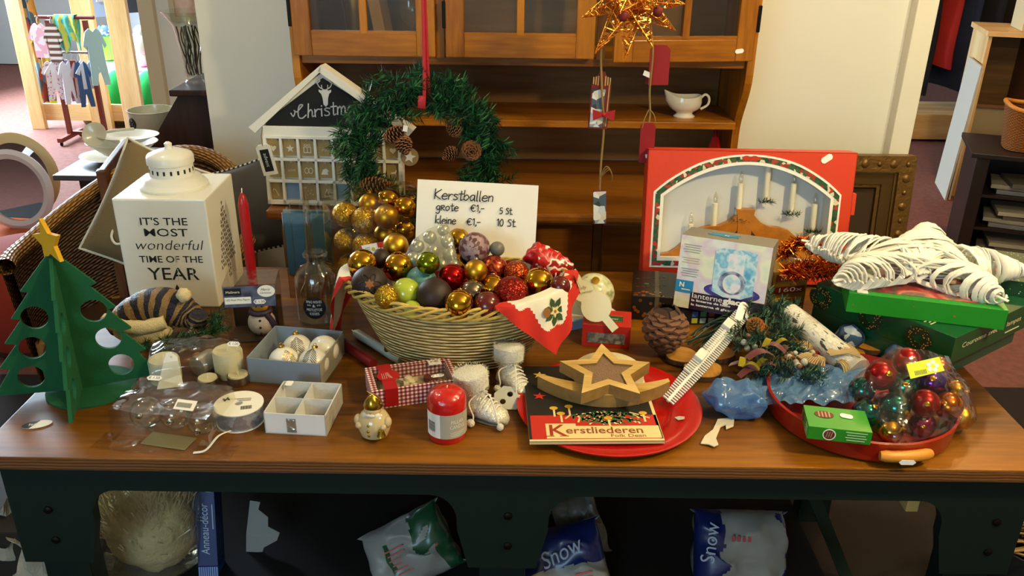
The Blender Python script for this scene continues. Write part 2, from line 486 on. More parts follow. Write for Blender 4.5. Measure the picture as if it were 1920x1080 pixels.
def hull_shell(pts):
    bm=bmesh.new()
    for p in pts:bm.verts.new(p)
    bmesh.ops.convex_hull(bm,input=bm.verts[:])
    bmesh.ops.delete(bm,geom=[v for v in bm.verts if not v.link_faces],context='VERTS')
    bm.verts.index_update()
    r=([v.co.copy()for v in bm.verts],[[v.index for v in f.verts]for f in bm.faces]); bm.free(); return r

WHITE=mat('white_paint','#ece8dc',0.45)
PAPER=mat('white_paper','#f2efe6',0.7)
BLACKINK=mat('black_ink','#141414',0.6)
STICKER=mat('price_sticker','#f4f2ee',0.5)
def sticker(parent,M,wd=0.02,h=0.011,txt='€ 1.50',ink=BLACKINK):
    """small white price sticker lying in the XY plane of M, a part of what it is stuck to"""
    c=wd*0.16
    b=MB(); b.plate([[(-wd/2+c,-h/2),(wd/2-c,-h/2),(wd/2,-h/2+c),(wd/2,h/2-c),(wd/2-c,h/2),(-wd/2+c,h/2),(-wd/2,h/2-c),(-wd/2,-h/2+c)]],0,0.0006)
    if txt:b.text(txt,h*0.75,1,z=0.0008)
    return b.build('price_sticker',[STICKER,ink],parent,'small white price sticker',M)
# ================================================================ the room
CARPET=mat('carpet','#774a40',0.95,bump=0.5,bscale=220,var=0.22,vscale=30)
PLASTER=mat('cream_plaster','#e6e3d6',0.75,bump=0.08,bscale=40)
FARWALL=mat('pale_blue_plaster','#c9d6e0',0.8)
CEILING=mat('ceiling_white','#d8cfbb',0.85)
b=MB(); b.box((0,3.0,-0.05),(13,13.4,0.1)); struct(b.build('floor',CARPET))
b=MB(); b.box((0,3.0,2.78),(13,13.4,0.1)); struct(b.build('ceiling',CEILING))
b=MB(); b.box((-6.45,3.0,1.37),(0.1,13.4,2.72)); struct(b.build('wall_left',FARWALL))
b=MB(); b.box((6.45,3.0,1.37),(0.1,13.4,2.72)); struct(b.build('wall_right',PLASTER))
b=MB(); b.box((0,9.65,1.37),(12.8,0.1,2.72)); struct(b.build('wall_far',FARWALL))
b=MB(); b.box((0,-3.65,1.37),(12.8,0.1,2.72)); struct(b.build('wall_front',PLASTER))
# partition behind the dresser, with a trim strip down its right edge
b=MB(); b.box((0.12,3.02,1.365),(2.36,0.14,2.73)); struct(b.build('wall_back',PLASTER))
b=MB(); b.box((1.335,3.0,1.365),(0.07,0.2,2.73),bev=0.006); struct(b.build('trim_1',mat('trim_white','#efe9d6',0.4)))
# side partition further back on the left, trim on its edge
b=MB(); b.box((-1.69,5.4,1.365),(0.96,0.12,2.73)); struct(b.build('wall_side',PLASTER))
b=MB(); b.box((-2.20,5.38,1.365),(0.09,0.18,2.73),bev=0.006); struct(b.build('trim_2',mat('trim_beige','#cdbf9c',0.5)))
# windows that give the daylight
GLOWPANE=mat('daylight_pane','#dfeaff',0.3,emit='#cfe2ff',estr=1.2)
def window(name,loc,rz,wd,ht):
    f=MB()
    for sx in(-1,1):f.box((sx*(wd/2+0.03),0,0),(0.06,0.08,ht+0.12))
    for sz in(-1,1):f.box((0,0,sz*(ht/2+0.03)),(wd,0.08,0.06))
    f.box((0,0,0),(0.05,0.06,ht))
    o=f.build(name,WHITE,M=T(*loc)@RZ(rz)); struct(o)
    p=MB(); p.box((0,0.01,0),(wd,0.012,ht)); p.build('pane',GLOWPANE,o)
window('window_1',(-1.6,-3.56,1.75),PI,1.8,1.3)
window('window_2',(-4.7,9.56,1.75),0,2.8,1.5)
window('window_3',(-6.36,6.0,1.75),PI/2,2.6,1.5)

# ================================================================ the pine dresser against the partition
PINE=wood('pine_varnish','#743f08','#b87416','X',7,0.4,coat=0.1)
PINEV=wood('pine_varnish_upright','#743f08','#b87416','Z',7,0.4,coat=0.1)
PINEDARK=wood('pine_back_panel','#5a3a14','#8f6430','X',3,0.6)
PINEIN=wood('pine_counter','#5a300a','#935a18','X',6,0.35,coat=0.2)
HX0,HX1,HY,HB,CZ=-0.665,0.715,2.60,2.93,0.845
dr=thing('dresser','orange pine dresser with glazed upper doors, against the cream wall behind the table','dresser',(0.02,2.6,0))
def dp(mb,name,m,label=None,parent=None):
    return mb.build(name,m,parent or dr,label,M=T(-0.02,-2.6,0)if parent is None else None)
prof=[(2.95,CZ),(2.68,CZ),(2.68,1.0)]+[(2.68-0.08*(0.5-0.5*math.cos(PI*t/8)),1.0+0.2*t/8)for t in range(1,9)]+[(2.60,1.95),(2.95,1.95)]
for x0 in(HX0,HX1-0.022):
    b=MB(); b.plate([prof],0,0.022,M=Matrix(((0,0,1,x0),(1,0,0,0),(0,1,0,0),(0,0,0,1)))); dp(b,'side_panel',PINEV)
b=MB(); b.box(((HX0+HX1)/2,2.925,1.4),(HX1-HX0-0.05,0.012,1.1)); dp(b,'back_panel',PINEDARK)
b=MB(); b.box(((HX0+HX1)/2,2.78,1.035),(HX1-HX0-0.046,0.27,0.022),bev=0.003); dp(b,'shelf',PINE)
b=MB(); b.box(((HX0+HX1)/2,2.77,1.228),(HX1-HX0-0.046,0.30,0.024),bev=0.002); dp(b,'shelf',PINE)
b=MB(); b.box(((HX0+HX1)/2,2.79,1.52),(HX1-HX0-0.046,0.26,0.015)); dp(b,'shelf',PINE)
b=MB(); b.box(((HX0+HX1)/2,2.77,1.94),(HX1-HX0+0.06,0.38,0.03),bev=0.008); dp(b,'top',PINE)
for x in(-0.222,0.255):
    b=MB(); b.box((x,2.615,1.58),(0.024,0.02,0.68)); dp(b,'door_post',PINEV)
b=MB(); b.box((0.02,2.635,0.83),(1.47,0.60,0.028),bev=0.008); dp(b,'counter',PINEIN)
b=MB()
for sx in(-1,1):b.box((0.02+sx*0.69,2.65,0.41),(0.03,0.54,0.81))
b.box((0.02,2.93,0.41),(1.38,0.02,0.81)); b.box((0.02,2.65,0.05),(1.38,0.52,0.1)); b.box((0.02,2.4,0.585),(1.38,0.03,0.03))
for x in(-0.215,0.255):b.box((x,2.4,0.43),(0.03,0.03,0.76))
dp(b,'base_cabinet',PINEDARK)
for i in range(3):
    x=0.02+(i-1)*0.462
    b=MB(); b.box((x,2.39,0.708),(0.436,0.022,0.19),bev=0.006); d=dp(b,'drawer',PINEIN)
    b=MB(); b.lathe([(0.008,0),(0.008,0.012),(0.016,0.02),(0.014,0.03),(0,0.033)],16,M=T(x,2.379,0.708)@RX(PI/2)); b.build('knob',PINE,d)
    b=MB(); b.box((x,2.39,0.33),(0.436,0.022,0.46),bev=0.006); b.box((x,2.377,0.33),(0.30,0.01,0.32),bev=0.004); d=dp(b,'base_door',PINEIN)
    b=MB(); b.lathe([(0.008,0),(0.008,0.012),(0.016,0.02),(0.014,0.03),(0,0.033)],16,M=T(x+0.18,2.379,0.35)@RX(PI/2)); b.build('knob',PINE,d)
CABGLASS=film('cabinet_glass',(0.95,0.97,0.95),0.05,0.35,0.12,0.15,6)
IRON=mat('black_iron','#1c1814',0.45,0.8)
def gdoor(xh,wd,ang,sgn):
    """glazed door hinged at xh; sgn +1 extends to +x"""
    z0,z1=1.245,1.92; h=z1-z0; sw=0.055; br=0.062
    f=MB()
    f.box((sgn*sw/2,0,h/2),(sw,0.022,h),1,bev=0.003)
    f.box((sgn*(wd-sw/2),0,h/2),(sw,0.022,h),1,bev=0.003)
    f.box((sgn*wd/2,0,br/2),(wd-2*sw,0.021,br),0,bev=0.002)
    f.box((sgn*wd/2,0,h-br/2),(wd-2*sw,0.021,br),0,bev=0.002)
    f.box((sgn*wd/2,0,h/2),(0.022,0.018,h-2*br),1,bev=0.003)
    f.box((sgn*wd/2,-0.002,br+0.005),(wd-2*sw,0.012,0.01),0)
    d=f.build('door',[PINE,PINEV],dr,M=T(xh-0.02,-0.013,z0)@RZ(ang))
    g=MB(); g.box((sgn*wd/2,0.002,h/2),(wd-2*sw+0.004,0.003,h-2*br+0.004)); g.build('glass_pane',CABGLASS,d)
    for z in(0.12,h-0.12):
        g=MB(); g.box((-sgn*0.004,-0.008,z),(0.01,0.012,0.075),bev=0.002); g.build('hinge',IRON,d)
    return d
gdoor(-0.652,0.417,0,1)
gdoor(-0.204,0.437,0,1)
d3=gdoor(0.70,0.42,rad(7.5),-1)
sticker(d3,T(-0.045,-0.0125,0.03)@RX(PI/2)@RZ(rad(8)),0.026,0.013,'')

BRASS=mat('aged_brass','#8a6526',0.35,1.0)
o=MB(); o.lathe([(0.055,0),(0.058,0.01),(0.03,0.03),(0.035,0.1),(0.05,0.2),(0.03,0.24),(0.045,0.27)],24)
tag(o.build('brass_vase',BRASS,M=T(-0.50,2.78,1.242)),'brass vase behind the left glazed dresser door','vase')
o=MB(); o.box((0,0,0.13),(0.035,0.16,0.26),bev=0.004)
tag(o.build('book',mat('tan_book','#a8752f',0.6),M=T(-0.405,2.77,1.242)@RY(rad(-9))),'tan book leaning beside the brass vase behind dresser glass','book')
WINEGLASS=film('drinking_glass',(0.95,0.97,0.95),0.06,0.7,0.03,0)
for i,x in enumerate((-0.33,-0.285)):
    o=MB(); o.lathe([(0.03,0),(0.03,0.003),(0.004,0.008),(0.004,0.06),(0.03,0.085),(0.034,0.12),(0.028,0.15)],20,cap=False)
    tag(o.build('wine_glass',WINEGLASS,M=T(x,2.8,1.242)),('wine glass next to the tan book behind dresser glass','wine glass nearest the door post behind left dresser door')[i],'glass','glasses in the dresser')
# gravy boat on the open shelf
CHINA=mat('white_china','#e2ddcc',0.18,coat=0.4)
gb=thing('gravy_boat','white china gravy boat on the dresser shelf','gravy boat',PY(1282,222,2.74)*1.0)
gb.location=(PY(1282,222,2.72).x,2.72,1.046)
def boat(u,v):
    prof=[(0.030,0),(0.032,0.004),(0.022,0.012),(0.026,0.018),(0.042,0.028),(0.048,0.045),(0.046,0.058),(0.044,0.066),(0.041,0.066),(0.042,0.058),(0.042,0.046),(0.036,0.03),(0.0,0.022)]
    t=v*(len(prof)-1); i=min(int(t),len(prof)-2); f=t-i
    r=prof[i][0]*(1-f)+prof[i+1][0]*f; z=prof[i][1]*(1-f)+prof[i+1][1]*f
    a=2*PI*u; k=max(0,-math.cos(a))**6*max(0,(z-0.03)/0.036)
    return(r*math.cos(a)*1.1-0.022*k,r*math.sin(a)*(0.85-0.3*k),z+0.014*k+0.006*(math.cos(a)**2)*(z>0.05))
b=MB(); b.sheet(boat,40,26); b.build('body',CHINA,gb)
b=MB(); b.tube(smoothpts([(0.044,0,0.055),(0.06,0,0.072),(0.074,0,0.062),(0.072,0,0.04),(0.05,0,0.026)],5),0.0042,8); b.build('handle',CHINA,gb)
# red pyramid candle standing on the counter
rc=thing('pyramid_candle','red pyramid candle with a white wick on the dresser counter','candle',(PY(1338,290,2.72).x,2.72,CZ))
b=MB(); b.lathe([(0.045,0),(0.045,0.02),(0.0,0.17)],4,smooth=False); b.build('wax',mat('dark_red_wax','#8e1414',0.35),rc)
b=MB(); b.tube([(0,0,0.168),(0.001,0,0.19)],0.0018,6); b.build('wick',PAPER,rc)

# ================================================================ the table
TOPWOOD=wood('table_top_wood','#371c03','#8c5609','X',5,0.42,16,coat=0.06)
PLYEDGE=banded('ply_edge','Z',160,('#7a4c1c','#4a2c10'),0.6,0.3,60,0.6,0.6)
GREENPAINT=mat('dark_green_paint','#041812',0.55,bump=0.1,bscale=30)
TX0,TX1,TY0,TY1=-0.955,0.985,1.255,2.14
TCX=(TX0+TX1)/2
tb=thing('display_table','long table with brown wooden top and dark green frame','table',(TCX,1.7,0))
def tp(mb,name,m):return mb.build(name,m,tb,M=T(-TCX,-1.7,0))
b=MB(); b.box((TCX,(TY0+TY1)/2,TZ-0.013),(TX1-TX0,TY1-TY0,0.026),bev=0.002); tp(b,'tabletop',TOPWOOD)
b=MB(); b.box((TCX,TY0-0.0005,TZ-0.0135),(TX1-TX0-0.004,0.003,0.021)); tp(b,'edge_band',PLYEDGE)
def apron(L_,legw,mid):
    """arched apron outline in XZ"""
    top,lo,br=TZ-0.026,TZ-0.085,0.17
    pts=[(TX0+0.03,top),(TX0+0.03,lo-br)]
    def arch(xa,xb):
        q=[(xa,lo-br)]
        for i in range(9):
            a=PI/2*i/8; q.append((xa+0.02+0.05*(1-math.cos(a)),lo-0.06+0.06*math.sin(a)-0.02*(i==0)))
        for i in range(9):
            a=PI/2*(8-i)/8; q.append((xb-0.02-0.05*(1-math.cos(a)),lo-0.06+0.06*math.sin(a)-0.02*(i==8)))
        q.append((xb,lo-br)); return q
    pts+=arch(TX0+0.03+legw,mid-0.065)if mid is not None else[]
    if mid is not None:pts+=arch(mid+0.065,TX1-0.03-legw)
    else:pts+=arch(TX0+0.03+legw,TX1-0.03-legw)
    pts+=[(TX1-0.03,lo-br),(TX1-0.03,top)]
    return pts
XZ=Matrix(((1,0,0,0),(0,0,-1,0),(0,1,0,0),(0,0,0,1)))
for y in(TY0+0.02,TY1-0.05):
    b=MB(); b.plate([apron(0,0.13,-0.012)],-0.024,0,M=T(0,y,0)@XZ); tp(b,'apron',GREENPAINT)
for x in(TX0+0.045,TX1-0.045):
    b=MB(); b.box((x,(TY0+TY1)/2,TZ-0.07),(0.024,TY1-TY0-0.1,0.088)); tp(b,'side_rail',GREENPAINT)
for x,y in((TX0+0.09,TY0+0.075),(TX1-0.09,TY0+0.075),(TX0+0.09,TY1-0.09),(TX1-0.09,TY1-0.09),(-0.012,TY0+0.075)):
    b=MB(); b.box((x,y,0.36),(0.09,0.055,0.728),bev=0.004); tp(b,'leg',GREENPAINT)
    for dz in(0.62,0.55):
        b=MB(); b.lathe([(0.008,0),(0.008,0.003),(0.004,0.005)],10,M=T(x+0.01,TY0+0.0195 if y<1.7 else TY1-0.05,dz)@RX(PI/2)); tp(b,'bolt',IRON)
b=MB(); b.box((0,0,0),(0.03,0.03,0.72),M=T(0.74,1.75,0.36)@RY(rad(-26))); tp(b,'brace',mat('dull_green_paint','#1c2a1a',0.6))
# ================================================================ far left: pine divider, clothes, toys
PALEPINE=wood('pale_pine','#c79a5c','#e6c48c','Z',6,0.5)
PALEPINEX=wood('pale_pine_rail','#c79a5c','#e6c48c','X',6,0.5)
dv=thing('pine_divider','pale pine slatted divider standing behind the childrens clothes rack','divider',(-3.4,6.7,0))
for x0,x1 in((-3.82,-3.715),(-3.34,-3.18),(-3.08,-2.92)):
    b=MB(); b.box(((x0+x1)/2+3.4,0,1.1),(x1-x0,0.045,2.2),bev=0.004); b.build('post',PALEPINE,dv)
b=MB(); b.box((0.02,0.035,0.13),(0.86,0.03,0.13)); b.build('rail',PALEPINEX,dv)
b=MB(); b.box((0.02,0.035,2.1),(0.86,0.03,0.12)); b.build('rail',PALEPINEX,dv)

RACKWOOD=mat('red_brown_wood','#7a3428',0.45)
rk=thing('clothes_rack','red-brown wooden childrens clothes rack on the carpet by the divider','clothes rack',(-3.28,6.33,0))
xa,xb=PY(131,246,6.33).x+3.28,PY(197,246,6.33).x+3.28
b=MB(); b.box((xa,0,0.46),(0.03,0.03,0.84)); b.build('upright',RACKWOOD,rk)
b=MB(); b.box((xb,0,0.46),(0.03,0.03,0.84)); b.build('upright',RACKWOOD,rk)
for x in(xa,xb):
    b=MB(); b.box((x,0,0.045),(0.035,0.34,0.03)); f=b.build('foot',RACKWOOD,rk)
    for y in(-0.15,0.15):
        c=MB(); c.lathe([(0.014,-0.006),(0.014,0.006)],12,M=T(x,y,0.015)@RY(PI/2)); c.build('caster',IRON,f)
b=MB(); b.box(((xa+xb)/2,0.02,0.06),(xb-xa,0.03,0.025)); b.build('stretcher',RACKWOOD,rk)
b=MB(); b.tube([(xa-0.06,0,0.90),(xb+0.07,0,0.90)],0.013); b.build('top_bar',RACKWOOD,rk)
b=MB(); b.tube([(xa,0,0.655),(xb,0,0.655)],0.009); b.build('hanging_bar',mat('steel','#9a9a98',0.3,1.0),rk)

def garment(label,x,zt,wd,ln,m,kind='shirt',y=0.0,ang=0.0):
    """small garment seen from the front; hanger hook on top"""
    w2=wd/2
    if kind=='shirt':
        o=[(-w2*0.35,0),(-w2*0.7,-0.02),(-w2*1.35,-ln*0.42),(-w2*0.95,-ln*0.5),(-w2*0.75,-ln*0.3),(-w2*0.8,-ln),(w2*0.8,-ln),(w2*0.75,-ln*0.3),(w2*0.95,-ln*0.5),(w2*1.35,-ln*0.42),(w2*0.7,-0.02),(w2*0.35,0),(0,-0.025)]
    elif kind=='romper':
        o=[(-w2*0.35,0),(-w2*0.75,-0.02),(-w2*1.2,-ln*0.3),(-w2*0.9,-ln*0.36),(-w2*0.75,-ln*0.25),(-w2*0.8,-ln*0.55),(-w2*0.95,-ln),(-w2*0.35,-ln),(0,-ln*0.66),(w2*0.35,-ln),(w2*0.95,-ln),(w2*0.8,-ln*0.55),(w2*0.75,-ln*0.25),(w2*0.9,-ln*0.36),(w2*1.2,-ln*0.3),(w2*0.75,-0.02),(w2*0.35,0),(0,-0.025)]
    else:
        o=[(-w2*0.6,0),(-w2*0.8,-ln*0.4),(-w2,-ln),(-w2*0.2,-ln),(0,-ln*0.35),(w2*0.2,-ln),(w2,-ln),(w2*0.8,-ln*0.4),(w2*0.6,0)]
    t=thing('hanging_garment',label,'clothing',M=T(-3.28+x,6.33+y,zt)@RZ(ang),group='baby clothes on the rack')
    b=MB(); b.plate([o],-0.012,0.012,M=XZ); b.build('cloth',m,t)
    b=MB(); b.tube([(0,0,0),(0,0,0.025),(0.012,0,0.04),(0.0,0,0.052),(-0.008,0,0.044)],0.002,5); b.build('hanger_hook',mat('hanger_white','#e8e8e4',0.4),t)
    return t
W1=mat('white_cotton','#eceaf0',0.9); W2=mat('grey_cotton','#c8ccd6',0.9)
garment('pink and white baby shirt at the far end of the rack top bar',xa-0.07,0.86,0.12,0.24,patches('pink_white_print',('#f4e9ee','#f0b8c8','#f6eef2'),9),'shirt',-0.02)
garment('brown and white striped baby cardigan on the rack top bar',xa+0.03,0.86,0.10,0.27,banded('brown_white_stripes','Z',24,('#e8e2da','#6d4a3c'),bump=0),'shirt',-0.03)
garment('pale blue baby bodysuit hanging at the end of the top bar',xb+0.055,0.83,0.13,0.40,mat('pale_blue_cotton','#a9cdd2',0.9),'romper',-0.03,rad(30))
dz=0.60
for i,(lb,m,wd,ln,k)in enumerate((
    ('white baby romper with pink dots on the lower bar',spotted('pink_dot_print','#eeeaf0','#b76a80',60,0.3),0.13,0.28,'romper'),
    ('plain white baby shirt on the lower bar',W1,0.15,0.20,'shirt'),
    ('lilac baby trousers on the lower bar',mat('lilac_cotton','#9a94c4',0.9),0.09,0.30,'trousers'),
    ('long white baby bodysuit in the middle of the lower bar',mat('bluish_white_cotton','#e2e6f2',0.9),0.11,0.31,'romper'),
    ('rust red baby trousers on the lower bar',mat('rust_cotton','#94432f',0.9),0.08,0.27,'trousers'),
    ('pale pink baby shirt on the lower bar',mat('blush_cotton','#eed4da',0.9),0.11,0.25,'shirt'),
    ('denim blue baby dungarees on the lower bar',mat('denim','#3a5a86',0.9),0.10,0.33,'romper'),
    ('pale grey baby jacket nearest the red upright',W2,0.13,0.20,'shirt'))):
    garment(lb,xa-0.02+i*(xb-xa-0.0)/7.5,dz,wd,ln,m,k,-0.03+0.02*(i%3),rad(35 if i%2 else 20))
o=MB()
def drape(u,v):
    a=(v-0.5)*2
    return((u-0.5)*0.15+0.012*math.sin(a*5),-0.022*(1 if a<0 else-1)*min(1,abs(a)*6)+0.012*math.sin(u*18)*abs(a),0.92-max(0,abs(a)-0.08)*(0.24+0.05*math.sin(u*7)))
o.sheet(drape,20,24)
o=o.build('draped_towel',banded('green_yellow_stripe','X',14,('#d8d860','#5cc2b4'),bump=0,wobble=1.2),M=T(-3.28+(xa+xb)/2,6.33,0))
tag(o,'yellow and teal striped baby cloth draped over the rack top bar','cloth')
o=MB()
o.sheet(lambda u,v:((u-0.5)*0.12+0.012*math.sin(v*8),0.03*math.sin(u*14+v*3),1.7*v),16,20)
tag(o.build('patterned_curtain',patches('curtain_print',('#c8b23c','#8a3e34','#5f8fc0','#3a4656','#d8cfae','#a87a3a'),16,0.9,kind='v',stretch=(1,1,0.55)),M=T(PY(72,110,6.85).x,6.85,0.14)),
    'multicoloured patterned cloth hanging beside the outermost divider post','curtain')
# things seen between the posts
o=MB(); o.lathe([(0.085,0),(0.11,0.2),(0.114,0.205),(0.108,0.205),(0.083,0.01),(0,0.01)],28)
tag(o.build('bucket',mat('lime_plastic','#7fd12a',0.35),M=T(PY(211,140,7.9).x,7.9,0.36)),'lime green plastic bucket between the divider posts','bucket')
o=MB(); o.ball((0,0,0),0.1,sc=(1,1,0.6)); o.jitter(0.03,25)
tag(o.build('fabric_bundle',patches('blue_print',('#2c4f8e','#8fb7dc','#dfe8f2','#31507a'),40,kind='v'),M=T(PY(211,140,7.9).x,7.9,0.58)),'blue patterned fabric heaped in the lime bucket','cloth')
o=MB(); o.box((0,0,0.17),(1.0,0.5,0.34),bev=0.01)
tag(o.build('low_cabinet',mat('white_melamine','#dfe3ea',0.5),M=T(-3.25,7.95,0)),'low white cabinet behind the divider under the bucket','cabinet')
GREENFELT=mat('green_felt','#1f9a4e',0.95,bump=0.3)
for i,(x,w_)in enumerate(((PY(222,180,7.05).x,0.115),(PY(281,178,7.05).x,0.115))):
    o=MB(); o.ball((0,0,0.2),0.2,sc=(w_/0.2,0.8,1)); o.jitter(0.02,9)
    tag(o.build('beanbag',GREENFELT,M=T(x,7.05,0)),('green felt beanbag between the two right-hand divider posts','green felt beanbag against the beige trim strip')[i],'beanbag','green beanbags')
o=MB(); o.ball((0,0,0.07),0.08,sc=(0.9,0.8,0.9)); o.ball((0,0,0.19),0.095,sc=(0.9,0.9,1.1)); o.ball((0.02,0,0.3),0.05)
tag(o.build('soft_toy',mat('pale_plush','#d5dedc',0.95),M=T(PY(266,110,7.6).x,7.6,0.342)),'pale soft toy sitting beyond the third divider post','toy')
o=MB(); o.box((0,0,0.16),(0.42,0.4,0.32),bev=0.01); o.box((0,0,0.33),(0.4,0.38,0.02),1)
tag(o.build('toy_crate',[mat('white_crate','#e6e6ea',0.5),mat('pink_lining','#e886a8',0.8)],M=T(PY(270,110,7.6).x,7.6,0.0)),'white crate with pink cover under the pale soft toy','crate')
for i,(x,m,l_)in enumerate(((PY(186,30,8).x,mat('grey_jersey','#8b94a4',0.9),0.45),(PY(206,30,8).x,mat('taupe_jersey','#a9a097',0.9),0.32),(PY(246,30,8).x,mat('black_jersey','#25262c',0.9),0.42),(PY(258,30,8).x,mat('teal_jersey','#2a6a72',0.9),0.3))):
    o=MB(); o.plate([[(-0.05,0),(-0.14,-0.03),(-0.2,-0.25),(-0.14,-0.27),(-0.11,-0.12),(-0.12,-l_),(0.12,-l_),(0.11,-0.12),(0.14,-0.27),(0.2,-0.25),(0.14,-0.03),(0.05,0)]],-0.02,0.02,M=XZ); 
    o.tube([(0,0,0),(0,0,0.06)],0.003,5)
    tag(o.build('hanging_shirt',m,M=T(x,8.0+i*0.06,1.16)@RZ(rad(40))),('grey shirt','taupe shirt','black shirt','teal shirt')[i]+' hanging from a rail behind the divider','shirt','shirts behind the divider')
o=MB(); o.tube([(-4.0,8.1,1.23),(-2.7,8.1,1.23)],0.012)
for x in(-4.0,-2.7):o.tube([(x,8.1,0),(x,8.1,1.23)],0.014)
tag(o.build('rail_stand',mat('steel','',0)),'steel clothes rail behind the pine divider','clothes rail')
o=MB(); o.sheet(lambda u,v:(0.28*math.cos(2*PI*u)*(0.85+0.15*v),0.2*math.sin(2*PI*u)*(0.85+0.15*v),0.09*v),30,6)
tag(o.build('flat_basket',mat('dark_rattan','#5b4a30',0.8,bump=0.6,bscale=90),M=T(-3.28,6.95,0)),'dark flat basket on the carpet under the divider','basket')

# picture on the side partition, vase, dark shelf unit and crockery
FRAMEW=mat('pale_frame','#c3b394',0.5)
pc=thing('framed_picture','pale framed pink print hanging on the side partition','picture',(PY(322,40,5.32).x+0.28,5.325,PY(322,40,5.32).z+0.3))
b=MB(); b.plate([[(-0.28,-0.3),(0.3,-0.3),(0.3,0.4),(-0.28,0.4)],[(-0.25,-0.27),(-0.25,0.37),(0.27,0.37),(0.27,-0.27)]],0,0.02,M=XZ); b.build('frame',FRAMEW,pc)
b=MB(); b.box((0.01,0.005,0.05),(0.53,0.006,0.65)); b.build('print',patches('pink_print',('#d9b8a4','#e3c9b4','#c69a86','#dcc0aa'),6,smooth=True),pc)
b=MB(); b.tube(smoothpts([(-0.2,-0.005,-0.27),(-0.06,-0.02,-0.34),(0.0,-0.02,-0.6)],5),0.004,6); b.build('hanging_cord',mat('grey_cord','#7b7566',0.8),pc)
DARKOAK=wood('dark_oak','#24120a','#48281a','Z',5,0.45)
su=thing('sloped_shelf_unit','dark wood shelf unit with sloping sides beside the cream wall','shelf unit',(-1.3,4.15,0))
SY=3.76
ztop=PY(345,178,SY).z
x0=PY(332,178,SY).x
sp=[(PY(255,320,SY).x,0),(PY(262,306,SY).x,PY(262,306,SY).z),(PY(335,180,SY).x,ztop),(-1.0,ztop),(-1.0,0)]
for y in(SY,SY+0.8):
    b=MB(); b.plate([[(p[0]+1.3,p[1])for p in sp]],-0.025,0,M=T(0,y-4.15,0)@XZ); b.build('side_panel',DARKOAK,su)
b=MB(); b.box(((x0-0.02-0.98)/2+1.3,-0.22,ztop+0.014),(-0.98-x0+0.02,0.42,0.03),bev=0.008); b.build('top',DARKOAK,su)
b=MB(); b.box((0.29,0.0,ztop/2),(0.02,0.78,ztop-0.02)); b.build('back_panel',DARKOAK,su)
q=PY(290,252,4.1); csz=q.z
b=MB(); b.box((-0.05,0.0,csz-0.036),(0.66,0.76,0.02)); b.build('shelf',DARKOAK,su)
VASEGLASS=film('vase_glass',(0.93,0.95,0.9),0.08,0.6,0.03,0)
vp=PY(372,165,3.9)
vz=ztop+0.03
vs_=thing('glass_vase','clear glass vase of dark twigs on top of the dark shelf unit','vase',(vp.x-0.012,3.9,vz))
b=MB(); b.lathe([(0.04,0),(0.04,0.006),(0.034,0.012),(0.036,0.03),(0.04,0.12),(0.062,0.25),(0.105,0.31),(0.107,0.31),(0.064,0.25),(0.042,0.12),(0.033,0.03),(0,0.025)],28,cap=False); b.build('body',VASEGLASS,vs_)
b=MB()
for i in range(14):
    a=i*2.4; r=0.012+0.01*(i%3); pts=[(r*math.cos(a),r*math.sin(a),0.035)]
    for k in range(1,8):pts.append((pts[-1][0]+random.uniform(-.008,.008),pts[-1][1]+random.uniform(-.008,.008),0.035+k*0.03))
    b.tube(pts,0.003,5)
b.build('twigs',mat('dark_twig','#2a2318',0.8),vs_)
CREAMWARE=mat('creamware','#c9c0a4',0.25,coat=0.3)
DOT=mat('dark_transfer','#2c2013',0.5)
# side table with crockery
stt=P(100,327,0.68)
st=thing('side_table','dark narrow side table carrying the cream crockery','side table',(stt.x+0.39,stt.y+0.21,0))
SLATE=mat('dark_table_top','#4c4a4c',0.3)
b=MB(); b.box((0,0,0.668),(0.78,0.44,0.022),bev=0.004); b.build('tabletop',SLATE,st)
for sx in(-1,1):
    for sy in(-1,1):
        b=MB(); b.box((sx*0.27,sy*0.18,0.328),(0.045,0.045,0.656)); b.build('leg',DARKOAK,st)
b=MB(); b.box((0,0,0.605),(0.6,0.4,0.1)); d=b.build('drawer',DARKOAK,st)
b=MB(); b.lathe([(0.006,0),(0.006,0.012),(0.014,0.02),(0.012,0.03),(0,0.033)],14,M=T(-0.16,-0.2,0.61)@RX(PI/2)); b.build('knob',DARKOAK,d)
def plate_stack(label,p,r,h,m=CREAMWARE,name='platter',rz=0.0,sx=1.0):
    o=MB(); o.lathe([(r*0.55,0),(r*0.6,h*0.15),(r,h),(r*1.01,h*1.02),(r*0.97,h*1.02),(r*0.58,h*0.3),(0,h*0.28)],36,sx=sx)
    return tag(o.build(name,m,M=Matrix.Translation(p)@RZ(rz)),label,name.replace('_',' '))
q=P(228,300,0.68)
plate_stack('cream oval platter at the bottom of the crockery pile on the side table',(q.x,q.y,0.6795),0.12,0.022,sx=1.35)
plate_stack('cream oval serving dish stacked on the bottom platter',(q.x+0.01,q.y+0.01,0.705),0.11,0.05,name='serving_dish',sx=1.3)
plate_stack('cream soup plate lying on the oval serving dish',(q.x+0.035,q.y+0.02,0.757),0.095,0.025,name='soup_plate',sx=1.3)
ld=thing('ladle','cream pottery ladle leaning on the crockery pile','ladle',M=Matrix.Translation((q.x-0.075,q.y-0.03,0.792))@RX(rad(62)))
b=MB(); b.lathe([(0.0,-0.012),(0.03,-0.008),(0.048,0.006),(0.05,0.008),(0.046,0.008),(0.028,-0.004),(0,-0.008)],28); b.build('bowl',CREAMWARE,ld)
b=MB(); b.tube(smoothpts([(0.046,0.01,0.006),(0.1,0.02,0.004),(0.15,0.03,-0.014)],5),0.006,8); b.build('handle',CREAMWARE,ld)
q=PY(290,252,4.1)
plate_stack('cream plate beneath the flower emblem casserole',(q.x,4.1,csz-0.0255),0.11,0.022,name='dinner_plate')
